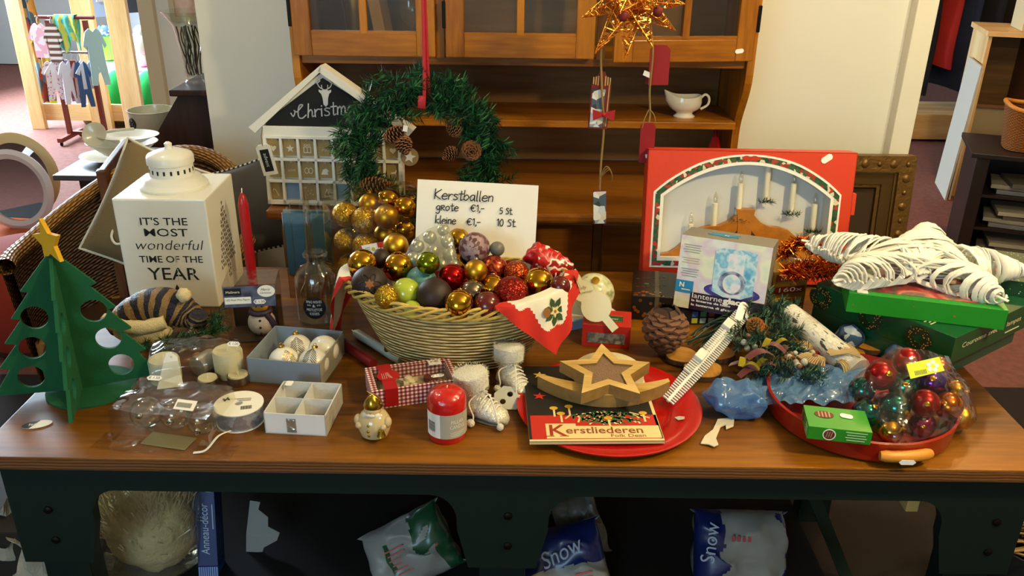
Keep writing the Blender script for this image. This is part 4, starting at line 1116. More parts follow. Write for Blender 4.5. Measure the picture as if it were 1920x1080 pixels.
tag(o.build('fir_garland',[NEEDLE,NEEDLE2],M=T(sp_.x,sp_.y,TZ)),'dark artificial fir garland tucked under the plush figure','garland')
CRYSTAL=film('clear_glass_ball',(0.94,0.96,0.96),0.12,0.85,0.02,0)
SILVERCAP=mat('silver_cap','#b9b6ae',0.25,1.0)
def capball(name,label,cat,loc,r,m,capm=None,M=None,group=None,n=28):
    """a bauble with its cap and wire loop; origin at the ball's centre"""
    t=thing(name,label,cat,M=M if M is not None else T(*loc),group=group)
    b=MB(); b.ball((0,0,0),r,n=n,k=n*2//3); b.build('ball',m,t)
    if capm:
        b=MB(); b.lathe([(r*0.2,r*0.96),(r*0.21,r*1.1),(r*0.17,r*1.14),(0,r*1.14)],16)
        c=b.build('cap',capm,t)
        b=MB(); b.tube([(r*0.1*math.cos(a),0,r*1.2+r*0.1*math.sin(a))for a in[2*PI*i/12 for i in range(12)]],r*0.02,5,closed=True); b.build('loop',capm,c)
    return t
for px,py,z,rp,lb in((262,678,0.02,16,'clear glass drop bauble lying beside the felt tree'),(361,629,0.036,15,'clear glass bauble held up in the fir garland')):
    p=P(px,py,TZ+z); capball('glass_bauble',lb,'bauble',p,rp*unit(p),CRYSTAL,SILVERCAP)

# ---- clear box with wax snowman
ACETATE=film('clear_acetate',(0.95,0.94,0.88),0.05,0.5,0.08,0.35,14)
wp=P(430,645,TZ); wp2=P(522,640,TZ)
wbx=thing('wax_figure_box','clear gift box with a wax snowman, standing before the glass bottle','box',(wp.x,wp.y,TZ),math.atan2(wp2.y-wp.y,wp2.x-wp.x))
bw,bd,bh=(wp2-wp).length+0.006,0.085,0.142
b=MB(); b.box((bw/2,bd/2,bh/2),(bw,bd,bh)); b.build('clear_case',ACETATE,wbx)
b=MB(); b.box((bw/2,bd/2,0.0015),(bw-0.004,bd-0.004,0.003)); b.box((bw/2,bd-0.003,0.04),(bw-0.004,0.002,0.08)); b.build('card_tray',mat('dark_print','#3a2a22',0.6),wbx)
NIGHT=mat('night_print','#33364f',0.6)
b=MB(); b.box((bw/2,-0.0008,bh-0.0275),(bw-0.003,0.001,0.049)); lbp=b.build('printed_label',patches('night_sky_print',('#1e2030','#3a3f5c','#5a5f80','#2a2c40'),22,0.55,smooth=True),wbx)
b=MB()
b.box((0.022,-0.0016,bh-0.015),(0.036,0.0008,0.017),1)
b.box((0.031,-0.0016,bh-0.036),(0.056,0.0008,0.016),0)
b.plate([circ(bw-0.02,bh-0.016,0.019,24,0.014)],0,0.0008,0,M=T(0,-0.0012,0)@XZ)
b.text('Melinera',0.0085,0,T(0.022,-0.0022,bh-0.0155)@XZ,width=0.029)
b.text('LED Real Wax Figure',0.006,1,T(0.031,-0.0022,bh-0.034)@XZ,width=0.050)
b.text('Merry',0.008,1,T(bw-0.022,-0.0024,bh-0.012)@XZ,shear=0.4)
b.text('Christmas',0.006,1,T(bw-0.022,-0.0024,bh-0.020)@XZ,shear=0.4)
b.build('label_lettering',[PAPER,BLACKINK],lbp)
sticker(wbx,T(bw-0.036,-0.0028,bh-0.040)@XZ,0.026,0.011,'€ 1.50')
SNOWWAX=mat('pale_wax','#cbb7ac',0.4,sss=0.2); PURPLE=mat('plum_wax','#33223a',0.5); CARROT=mat('orange_wax','#c98a30',0.5)
sn=thing('wax_snowman','wax snowman in plum hat and scarf inside the clear gift box','snowman',M=wbx.matrix_basis@T(bw*0.62,0.036,0.0035))
b=MB(); b.ball((0,0,0.03),0.031,sc=(1,0.85,1)); b.build('body',SNOWWAX,sn)
b=MB(); b.ball((0,0,0.072),0.019,sc=(1,0.9,0.9)); b.build('head',CARROT,sn)
b=MB(); b.lathe([(0.022,0.08),(0.021,0.086),(0.016,0.093),(0.007,0.098),(0,0.098)],20); b.ball((-0.02,0,0.077),0.007); b.ball((0.02,0,0.077),0.007); b.build('hat',PURPLE,sn)
b=MB(); b.tube([(0.02*math.cos(2*PI*i/20),0.018*math.sin(2*PI*i/20),0.058)for i in range(20)],0.007,8,closed=True); b.tube([(0.014,-0.014,0.056),(0.028,-0.014,0.03),(0.03,-0.01,0.012)],[0.007,0.008,0.006],8); b.build('scarf',PURPLE,sn)
b=MB()
for z,r in((0.012,0.029),(0.028,0.031),(0.044,0.028)):b.ball((0,-r*0.85,z),0.0028,n=8,k=6)
for x in(-0.006,0.006):b.ball((x,-0.0165,0.076),0.002,n=8,k=6)
b.build('button',BLACKINK,sn)

# ---- glass bottle with black label
GLASS=film('bottle_glass',(0.93,0.95,0.92),0.06,0.75,0.03,0.05,8)
gp=P(601,596,TZ); gr=40.5*unit(gp); gh=0.175
gbt=thing('glass_bottle','round-shouldered clear glass bottle with a black round label','bottle',(gp.x,gp.y,TZ),rad(0))
b=MB(); b.lathe([(gr*0.92,0),(gr,0.006),(gr,0.10),(gr*0.93,0.12),(gr*0.7,0.136),(gr*0.42,0.143),(gr*0.36,0.15),(gr*0.37,0.158),(gr*0.54,0.161),(gr*0.56,0.166),(gr*0.5,0.17),(gr*0.38,0.170),(gr*0.33,0.155),(gr*0.4,0.141),(gr*0.9,0.118),(gr*0.96,0.10),(gr*0.96,0.008),(0,0.006)],48,cap=False); b.build('glass_body',GLASS,gbt)
def curved(pts,R):
    return[(math.sin(x/R)*R,-math.cos(x/R)*R,z)for x,z in pts]
b=MB(); R_=gr+0.0008
cz,lr=0.05,0.0275
k0=[(0,cz)]+[(lr*math.cos(2*PI*i/32),cz+lr*math.sin(2*PI*i/32))for i in range(32)]
b.add(curved([(0,cz)]+[(lr*q*math.cos(2*PI*i/32),cz+lr*q*math.sin(2*PI*i/32))for q in(0.5,1)for i in range(32)],R_),[(0,1+i,1+(i+1)%32)for i in range(32)]+[(1+i,33+i,33+(i+1)%32,1+(i+1)%32)for i in range(32)])
lb_=b.build('round_label',mat('label_black','#12151a',0.6),gbt,'black round label')
b=MB()
for t_,z,w_ in(('XMAS WISHES',0.0655,0.037),('** & **',0.0555,0.032),('MISTLETOE',0.0455,0.036),('KISSES',0.0355,0.022)):
    k=len(b.v); b.text(t_,0.0095,0,XZ,z=0.0,width=w_)
    for i in range(k,len(b.v)):
        v=b.v[i]; b.v[i]=curved([(v[0],v[2]+z)],R_+0.0006)[0]
b.build('label_lettering',PAPER,lb_)

# ---- tall glass cone in a clear sleeve
cpn=P(588,548,TZ)
ck=thing('glass_cone','tall narrow glass cone ornament inside a clear sleeve behind the bottle','ornament',(cpn.x,1.98,TZ))
hh=PY(588,352,1.98).z-TZ
b=MB(); b.lathe([(0.034,0),(0.034,0.004),(0.02,0.03),(0.0135,0.08),(0.010,0.13),(0.0075,hh-0.03),(0.006,hh),(0.004,hh),(0.006,hh-0.03),(0.008,0.13),(0.018,0.03),(0,0.012)],28,cap=False); b.build('cone',film('cone_glass',(0.97,0.95,0.88),0.15,0.8,0.04,0),ck)
sh=PY(548,385,2.0).z-TZ
b=MB()
b.box((0,0,sh/2),(0.10,0.075,sh)); b.build('clear_sleeve',film('sleeve_acetate',(0.9,0.82,0.68),0.05,0.5,0.06,0.1,10),ck)
b=MB()
for sx in(-1,1):
    for sy in(-1,1):b.box((sx*0.05,sy*0.0375,sh/2),(0.0016,0.0016,sh))
b.build('sleeve_edge',film('sleeve_edge',(0.95,0.9,0.8),0.35,0.3,0.2,0),ck)

# ---- grey box with white baubles
SILVERCARD=mat('silver_grey_card','#8d98a6',0.45,0.15)
ga,gb2=P(467,716,TZ),P(603,728,TZ); gc=P(655,668,TZ)
ang=math.atan2(gb2.y-ga.y,gb2.x-ga.x)
bx=thing('bauble_box','open grey box holding four white gold-patterned baubles','box',(ga.x,ga.y,TZ),ang)
W_=(gb2-ga).length; D_=0.15; Hh=0.056
b=MB(); b.box((W_/2,D_/2,0.001),(W_,D_,0.002)); b.box((W_/2,0.001,Hh/2),(W_,0.002,Hh)); b.box((W_/2,D_-0.001,Hh/2),(W_,0.002,Hh)); b.box((0.001,D_/2,Hh/2),(0.002,D_,Hh)); b.build('tray',SILVERCARD,bx)
b=MB(); b.box((W_-0.0005,D_/2,Hh/2),(0.001,D_,Hh)); b.build('clear_end',film('box_window',(0.8,0.78,0.7),0.12,0.5,0.12,0.3,20,haze=0.25),bx)
PEARL=mat('pearl_white','#e9e6da',0.3,coat=0.3)
GOLDMETAL=mat('bright_gold','#d8a93a',0.15,1.0)
BROWNGOLD=mat('brown_gold_foil','#5d4528',0.3,0.6)
for i,(px,py,rp,tilt,lb)in enumerate(((557,650,30,(rad(-20),rad(25)),'white bauble with brown chevrons at the back left of the grey box'),(607,652,28,(rad(60),0),'plain white bauble showing its gold cap in the grey box'),(532,674,29,(rad(-15),rad(-20)),'white bauble with gold chevrons at the front left of the grey box'),(588,676,28,(rad(-25),rad(5)),'white bauble with black chevrons at the front of the grey box'))):
    p=P(px,py,TZ+0.04); r=0.0315
    t=capball('white_bauble',lb,'bauble',p,r,PEARL,GOLDMETAL,M=T(p.x,p.y,TZ+0.0345)@RZ((0.3,0.2,0.5,-0.1)[i])@RX(tilt[0]+(0.9 if i==1 else 0)),group='white baubles in the grey box')
    if i!=1:
        b=MB(); rr_=r+0.0005
        for side in(-1,1):
            for k in range(7):
                q=[]
                for s in range(6):
                    lat=rad(4+k*9.0-s*5.2+(14 if i==3 else 0)); lon=side*rad(2+s*5.0)-PI/2+(rad(12)if i==2 else 0)
                    q.append((rr_*math.cos(lat)*math.cos(lon),rr_*math.cos(lat)*math.sin(lon),rr_*math.sin(lat)))
                b.tube(q,0.0006,4)
        b.build('chevron_pattern',(BROWNGOLD,None,GOLDMETAL,BLACKINK)[i],t)

# ---- clear bag with candles
cbp=P(370,735,TZ)
CANDLEW=mat('ivory_wax','#d8cfae',0.45,sss=0.15)
CELLO=film('cellophane',(0.95,0.95,0.92),0.07,0.5,0.06,0.9,22)
def pillar(label,px,py,rp,h,m=CANDLEW,lay=False,cup=None,name='pillar_candle',rz=0.0):
    p=P(px,py,TZ); r=rp*unit(p)
    M=T(p.x,p.y,TZ+0.001)if not lay else T(p.x,p.y,TZ+r+0.001)@RZ(rz)@RY(PI/2)
    t=thing(name,label,'candle',M=M)
    b=MB(); b.lathe([(r*0.97,0),(r,0.004),(r,h-0.005),(r*0.93,h),(r*0.3,h-0.002),(0,h-0.002)],32); b.build('wax',m,t)
    b=MB(); b.tube([(0,0,h-0.003),(0.001,0,h+0.008)],0.001,6); b.build('wick',PAPER,t)
    if cup:
        b=MB(); b.lathe([(r*1.0,-0.0005),(r*1.06,0.001),(r*1.06,h*0.9),(r*1.03,h*0.9),(r*1.015,0.0)],32,cap=False); b.build('cup',cup,t)
    return t
pillar('ivory pillar candle at the right end of the clear candle bag',432,702,27,0.058)
pillar('ivory pillar candle at the tree end of the clear candle bag',313,712,28,0.05)
ALU=mat('aluminium_cup','#a8a8a4',0.35,1.0)
pillar('tealight with its rim showing, in front of the candle bag',391,722,18,0.018,cup=ALU,name='tealight')
pillar('tealight next to the ribbon spool, in front of the pillar candle',448,717,19,0.02,cup=ALU,name='tealight')
pillar('tealight lying on its side in the middle of the candle bag',372,706,20,0.045,mat('lilac_grey_wax','#8d857c',0.4),True,None,'votive_candle',rad(62))
p=P(371,668,TZ+0.03); o=MB(); o.ball((0,0,0),0.018,sc=(0.75,0.75,1.1)); o.jitter(0.001,60)
tag(o.build('walnut',mat('walnut_shell','#8a5f24',0.6,bump=0.9,bscale=120),M=T(p.x,p.y,TZ+0.021)@RX(0.3)),'gold-brown walnut inside the clear candle bag','walnut')
bgA,bgB,bgC,bgD=P(284,738,TZ),P(462,722,TZ),P(455,672,TZ),P(290,680,TZ)
o=MB()
def bagfn(u,v):
    lo=bgA.lerp(bgB,u); hi=bgD.lerp(bgC,u); k=min(1,v*2.2)if v<0.5 else 1
    base=lo.lerp(hi,max(0,min(1,(v-0.15)/0.7)))
    h=0.075*math.sin(PI*min(1,max(0,v)))**0.45*(0.75+0.3*math.sin(PI*u)**0.3)
    n=noise.noise(Vector((u*7,v*7,3)))*0.006
    return Vector((base.x,base.y,TZ+0.001+h+n*math.sin(PI*v)))
o.sheet(bagfn,34,24)
bag=tag(o.build('candle_bag',CELLO),'clear plastic bag of candles between felt tree and grey box','bag')
b=MB(); mtx=frame(P(318,690,TZ+0.05),(1,0.1,0),(0,0.4,1))
b.plate([[(-0.026,-0.042),(0.026,-0.038),(0.016,0.022),(0.004,0.032),(-0.006,0.03)],circ(0.004,0.022,0.0025,10)],0,0.001)
b.build('price_tag',PAPER,bag,'white card tag',M=mtx)
sticker(bag,frame(P(438,645,TZ+0.082),(1,-0.05,0),(0.1,0.6,0.6)),0.026,0.01,'€ 1.00')

# ---- ribbon spool
rp_=P(452,788,TZ)
rsp=thing('ribbon_spool','silver ribbon spool with a white printed top, before the grey box','ribbon spool',(rp_.x,rp_.y,TZ))
R_=44*unit(rp_)
b=MB(); b.lathe([(R_,0),(R_,0.0015)],48); b.build('lower_flange',PAPER,rsp)
b=MB(); b.lathe([(R_*0.955,0.0015),(R_*0.965,0.012),(R_*0.955,0.036)],48); b.build('ribbon',glitter('silver_ribbon','#aeb2b8',120,0.4,0.5,0.7),rsp)
b=MB(); b.plate([circ(0,0,R_*1.02,48),circ(0,0,0.0075,20)],0.036,0.038); tf=b.build('top_flange',PAPER,rsp)
b=MB(); b.plate([circ(0,0,0.0075,20)],0.030,0.0335); b.build('core',mat('spool_core','#4c545c',0.7),rsp)
b=MB(); b.text('M',0.017,0,T(-0.027,0.012,0.0384)@RZ(rad(35)),bold=0.0003)
for i in range(3):b.box((0.006+0.002*i,0.016-0.004*i,0.0382),(0.03-0.004*i,0.0011,0.0003),M=RZ(rad(8)))
for i in range(12):b.box((0.005+i*0.0017,-0.0185,0.0382),(0.0009 if i%3 else 0.0013,0.012,0.0003),M=RZ(rad(14)))
b.build('printed_text',BLACKINK,tf)

# ---- white box with four compartments
wa,wb_=P(498,812,TZ),P(607,818,TZ)
wx=thing('compartment_box','small white box with four compartments under clear film','box',(wa.x,wa.y,TZ),math.atan2(wb_.y-wa.y,wb_.x-wa.x))
W_=(wb_-wa).length+0.006; D_=0.118; Hh=0.044
WC=mat('white_card','#e6e5e4',0.6)
b=MB(); b.box((W_/2,D_/2,0.001),(W_,D_,0.002))
for y in(0.001,D_-0.001):b.box((W_/2,y,Hh/2),(W_,0.002,Hh))
for x in(0.001,W_-0.001):b.box((x,D_/2,Hh/2),(0.002,D_,Hh))
b.build('carton',WC,wx)
b=MB(); b.box((W_/2,D_/2,Hh/2),(0.0016,D_-0.004,Hh-0.003)); b.box((W_/2,D_/2,Hh/2),(W_-0.004,0.0016,Hh-0.003)); b.build('partition',WC,wx)
b=MB(); b.sheet(lambda u,v:(W_*u,D_*v,Hh+0.0012+0.0005*math.sin(u*9+v*7)),12,12); b.box((W_+0.0008,D_/2,Hh/2),(0.0006,D_,Hh)); b.build('clear_wrap',film('thin_wrap',(0.95,0.95,0.93),0.035,0.4,0.07,0.5,30),wx)
b=MB(); b.box((W_*0.44,-0.0008,Hh*0.45),(0.018,0.0008,0.03),M=T(0,0,0)); b.build('tape',film('clear_tape',(0.85,0.85,0.8),0.2,0.4,0.15,0.8,60),wx)
sticker(wx,T(0.016,D_-0.014,Hh+0.003),0.014,0.018,'')
DKM=mat('dark_pewter','#4a4238',0.4,0.6)
for i,(x,y,lb)in enumerate(((0.3,0.76,'grey pewter stick in the back left compartment'),(0.77,0.72,'dark twig piece in the back right compartment'))):
    o=MB(); o.box((0,0,0.004),(0.05,0.009,0.006),bev=0.002)
    tag(o.build('ornament_stick',DKM,M=wx.matrix_basis@T(W_*x,D_*y,0.004+0.012*(i==0))@RZ(rad(40 if i==0 else 10))@RY(rad(-18 if i==0 else 0))),lb,'ornament')
for i,(x,y,lb)in enumerate(((0.27,0.28,'round glass ornament in the front left compartment'),(0.73,0.28,'round brown-rimmed ornament in the front right compartment'))):
    o=MB(); o.lathe([(0.018,0),(0.02,0.004),(0.02,0.01),(0.014,0.013),(0,0.014)],24)
    tag(o.build('round_ornament',(mat('grey_green_glass','#8c8a72',0.2),mat('brown_beige_glaze','#8a7354',0.3))[i],M=wx.matrix_basis@T(W_*x,D_*y,0.0025)),lb,'ornament')

# ---- clear pack of glass baubles
pk=P(300,838,TZ)
pA,pB,pC,pD=P(212,828,TZ),P(395,846,TZ),P(432,790,TZ),P(250,775,TZ)
pkt=thing('clear_pack','creased clear plastic pack of glass baubles at the front left of the table','package',M=frame(pA,pB-pA,pD-pA))
W_=(pB-pA).length; D_=0.115; Hh=0.068
b=MB(); 
def pack(face):
    def f(u,v):
        if face=='top':p=Vector((W_*u,D_*v,Hh))
        elif face=='front':p=Vector((W_*u,0,Hh*v))
        elif face=='back':p=Vector((W_*(1-u),D_,Hh*v))
        elif face=='l':p=Vector((0,D_*(1-u),Hh*v))
        else:p=Vector((W_,D_*u,Hh*v))
        return p+noise.noise_vector(p*22)*0.006*min(1,p.z*40)
    return f
for f in('top','front','back','l','r'):b.sheet(pack(f),14,10)
b.build('plastic_shell',film('creased_plastic',(0.93,0.9,0.8),0.07,0.5,0.07,0.8,18),pkt)
b=MB(); b.box((W_*0.52,D_*0.2,0.0012),(0.09,0.04,0.001),M=RZ(rad(-4))); b.build('silver_card',mat('silver_foil_card','#8d8360',0.35,0.6),pkt)
b=MB(); bm=frame((W_*0.72,0.03,Hh+0.005),(1,0.1,-0.1),(-0.2,1,0.3))
b.plate([[(-0.018,-0.012),(0.018,-0.012),(0.018,0.012),(-0.018,0.012)]],0,0.0006,0,M=bm)
for i in range(14):b.box((-0.014+i*0.0019,-0.001,0.0009),(0.0007 if i%2 else 0.0011,0.011,0.0003),1,M=bm)
b.build('barcode_sticker',[PAPER,BLACKINK],pkt,'white barcode sticker')
sticker(pkt,frame((W_*0.16,D_*0.98,Hh+0.004),(1,0.05,0),(0,1,0.4)),0.03,0.011,'€ 1.50')
b=MB(); b.tube(smoothpts([(W_*0.86,-0.012,0.002),(W_*0.97,-0.006,0.006),(W_*1.04,0.02,0.02),(W_*1.08,0.05,0.012)],5),0.0032,6,flat=0.4); b.build('white_string',PAPER,pkt)
b=MB(); b.sheet(lambda u,v:(-0.03+(W_+0.075)*u,-0.02-0.006+0.05*v,0.0007+0.0006*math.sin(u*20)),16,4); b.build('loose_flap',film('loose_film',(0.92,0.88,0.78),0.05,0.3,0.12,0.5,30),pkt)
for i,(u,v,lb)in enumerate(((0.2,0.5,'clear glass bauble at the tree end of the creased pack'),(0.5,0.55,'clear glass bauble in the middle of the creased pack'),(0.79,0.48,'clear glass bauble at the spool end of the creased pack'))):
    q=pkt.matrix_basis@Vector((W_*u,D_*v,0.031))
    capball('clear_bauble',lb,'bauble',q,0.0295,CRYSTAL,SILVERCAP,M=T(*q)@RX(rad(70+20*i)),group='clear baubles in the creased pack')
# ================================================================ advent house on the dresser counter
HOUSEW=mat('matt_white_wood','#e6e2d6',0.6)
CHALK=mat('chalkboard','#15171a',0.85,var=0.2,vscale=20)
CHALKINK=mat('chalk_white','#c9ccce',0.9)
KRAFT=mat('kraft_card','#a58a58',0.8,var=0.12,vscale=30)
KRAFTINK=mat('kraft_print','#e0d8c0',0.8)
hl=P(505,387,CZ); hy=2.385
xl,xr=PY(500,250,hy).x,PY(772,360,hy).x
ah=thing('advent_house','white house-shaped advent calendar with chalkboard gable on the dresser counter','advent calendar',M=T(PY(505,387,hy).x,hy,CZ+0.0045)@RZ(rad(-2))@RX(rad(-4)))
HW=0.395; d_=0.05; zb=0.20; zw=0.245; zp=0.392; px_=0.178
b=MB(); b.plate([[(0,0),(HW,0),(HW,zw),(px_,zp-0.014),(0,zw)]],-d_,-0.012,M=XZ); b.build('carcass',HOUSEW,ah)
b=MB(); b.box((HW/2,0.004,zb+0.010),(HW,0.014,0.034),bev=0.002); b.build('cross_board',HOUSEW,ah)
b=MB(); b.plate([[(0.008,zb+0.026),(HW-0.008,zb+0.026),(HW-0.008,zw-0.006),(px_,zp-0.03),(0.008,zw-0.006)]],-0.013,-0.006,M=XZ); cb=b.build('chalkboard',CHALK,ah)
for a,c in(((-0.03,zw-0.028),(px_,zp)),((px_,zp),(HW+0.03,zw-0.028))):
    dx,dz_=c[0]-a[0],c[1]-a[1]; L_=math.hypot(dx,dz_); nx,nz=-dz_/L_*0.013,dx/L_*0.013
    if dx<0:nx,nz=-nx,-nz
    b=MB(); b.plate([[(a[0]-nx,a[1]-nz),(c[0]-(0 if c[0]==px_ else nx),c[1]-nz),(c[0]+(0 if c[0]==px_ else nx),c[1]+nz*0.6),(a[0]+nx*(a[0]!=px_),a[1]+nz*0.6)]],-d_-0.004,0.006,M=XZ); b.build('roof_board',HOUSEW,ah)
b=MB()  # lattice: 8 x 3 openings
cw,chh=HW/8,zb/3-0.003
for i in range(9):b.box((i*cw if 0<i<8 else(0.004 if i==0 else HW-0.004),0,(zb-0.006)/2),(0.007 if 0<i<8 else 0.009,0.012,zb-0.006))
for j in range(4):b.box((HW/2,0,0.005+j*chh if j else 0.006),(HW,0.012,0.007 if j else 0.012))
b.build('lattice',HOUSEW,ah)
icons=['heart','star','gift','joy','dot','dot','heart','heart','bell','LOVE','mitten','hat','tree','dot','star','deer','cane',None,'dot','tree',None,'dot','star','gift']
for j in range(3):
    for i in range(8):
        ic=icons[(2-j)*8+i]; x=(i+0.5)*cw; z=0.01+(j+0.5)*chh
        b=MB(); w2,h2=cw/2-0.005,chh/2-0.005
        if ic is None:
            b.box((x,0.010,z),(w2*2,0.002,h2*2)); b.build('open_compartment',mat('blue_lining','#7d9cc0',0.7),ah,'open compartment showing a pale blue lining'); continue
        b.plate([[(-w2,-h2),(w2,-h2),(w2,h2-0.016),(w2-0.014,h2),(-w2,h2)]],-0.006,-0.004,M=T(x,0,z)@XZ)
        b.plate([[(w2-0.013,h2-0.001),(w2,h2-0.015),(w2,h2)]],-0.0055,-0.005,2,M=T(x,0,z)@XZ)
        I=T(x,0.0036,z-0.006)@XZ
        if ic=='star':b.plate([starpts(0.012,0.005)],0,0.0006,1,M=I)
        elif ic=='heart':b.plate([[(0.0006*16*math.sin(t)**3,0.0006*(13*math.cos(t)-5*math.cos(2*t)-2*math.cos(3*t)-math.cos(4*t)))for t in[2*PI*k/24 for k in range(24)]]],0,0.0006,1,M=I)
        elif ic=='gift':
            b.plate([[(-0.011,-0.012),(0.011,-0.012),(0.011,0.006),(-0.011,0.006)],[(-0.009,-0.010),(-0.009,0.004),(0.009,0.004),(0.009,-0.010)]],0,0.0006,1,M=I); b.box((0,-0.003,0.0004),(0.002,0.018,0.0006),1,M=I)
            for s in(-1,1):b.plate([circ(s*0.005,0.0105,0.0048,12,0.003),circ(s*0.005,0.0105,0.003,12,0.0016)],0,0.0006,1,M=I)
        elif ic in('joy','LOVE'):b.text(ic,0.013 if ic=='joy' else 0.009,1,I,0.0004,0.3 if ic=='joy' else 0)
        elif ic=='tree':b.plate([[(-0.009,-0.012),(0.009,-0.012),(0,0.013)],[(-0.006,-0.01),(0,0.009),(0.006,-0.01)]],0,0.0006,1,M=I)
        elif ic=='hat':b.plate([[(-0.012,-0.008),(-0.008,0.004),(0.002,0.008),(0.012,-0.002),(0.006,0.0),(0.006,-0.008)]],0,0.0006,1,M=I); b.box((-0.003,-0.009,0.0004),(0.02,0.003,0.0006),1,M=I)
        elif ic=='cane':b.ribbon([(0.006,-0.012),(-0.003,0.006),(-0.008,0.008),(-0.010,0.002)],0.002,1,I,0.0004)
        elif ic=='bell':b.plate([[(-0.009,-0.01),(0.009,-0.01),(0.005,0.0),(0.003,0.008),(-0.003,0.008),(-0.005,0.0)]],0,0.0006,1,M=I)
        elif ic=='mitten':
            for s in(-1,1):b.plate([circ(s*0.006,0,0.0065,14,0.009),circ(s*0.006,0,0.005,14,0.0072)],0,0.0006,1,M=I)
        elif ic=='deer':b.plate([[(-0.01,-0.01),(-0.008,0),(0.004,0.002),(0.008,0.01),(0.01,0.004),(0.006,-0.002),(0.008,-0.01),(0.004,-0.003),(-0.006,-0.004)]],0,0.0006,1,M=I)
        else:
            for a,c in((-0.006,0.004),(0.004,0.006),(0,-0.004),(-0.008,-0.008),(0.008,-0.007)):b.plate([circ(a,c,0.0013,8)],0,0.0006,1,M=I)
        b.text(str(((2-j)*8+i)%24+1),0.008,1,T(x-0.002,0.0036,z+h2-0.008)@XZ,0.0004)
        b.build('calendar_card',[KRAFT,KRAFTINK,mat('slate_blue_card','#40475c',0.7)],ah)
# deer head and script on the gable
b=MB(); D=T(px_+0.006,0.0052,zb+0.115)@SC(0.8,0.8,1)@XZ
b.plate([[(0,-0.032),(0.008,-0.025),(0.0095,-0.008),(0.014,0.004),(0.022,0.010),(0.022,0.016),(0.012,0.013),(0.006,0.0165),(-0.006,0.0165),(-0.012,0.013),(-0.022,0.016),(-0.022,0.010),(-0.014,0.004),(-0.0095,-0.008),(-0.008,-0.025)]],0,0.0006,M=D)
for s in(-1,1):
    b.ribbon([tuple(v)[:2]for v in smoothpts([(s*0.006,0.016,0),(s*0.02,0.024,0),(s*0.026,0.038,0),(s*0.016,0.052,0)],5)],0.0035,0,D,0.0003)
    for p0,p1 in(((0.02,0.024),(0.028,0.034)),((0.024,0.034),(0.015,0.04)),((0.01,0.019),(0.011,0.028))):b.ribbon([(s*p0[0],p0[1]),(s*p1[0],p1[1])],0.003,0,D,0.0003)
b.build('deer_head',CHALKINK,cb,'grey stag head print')
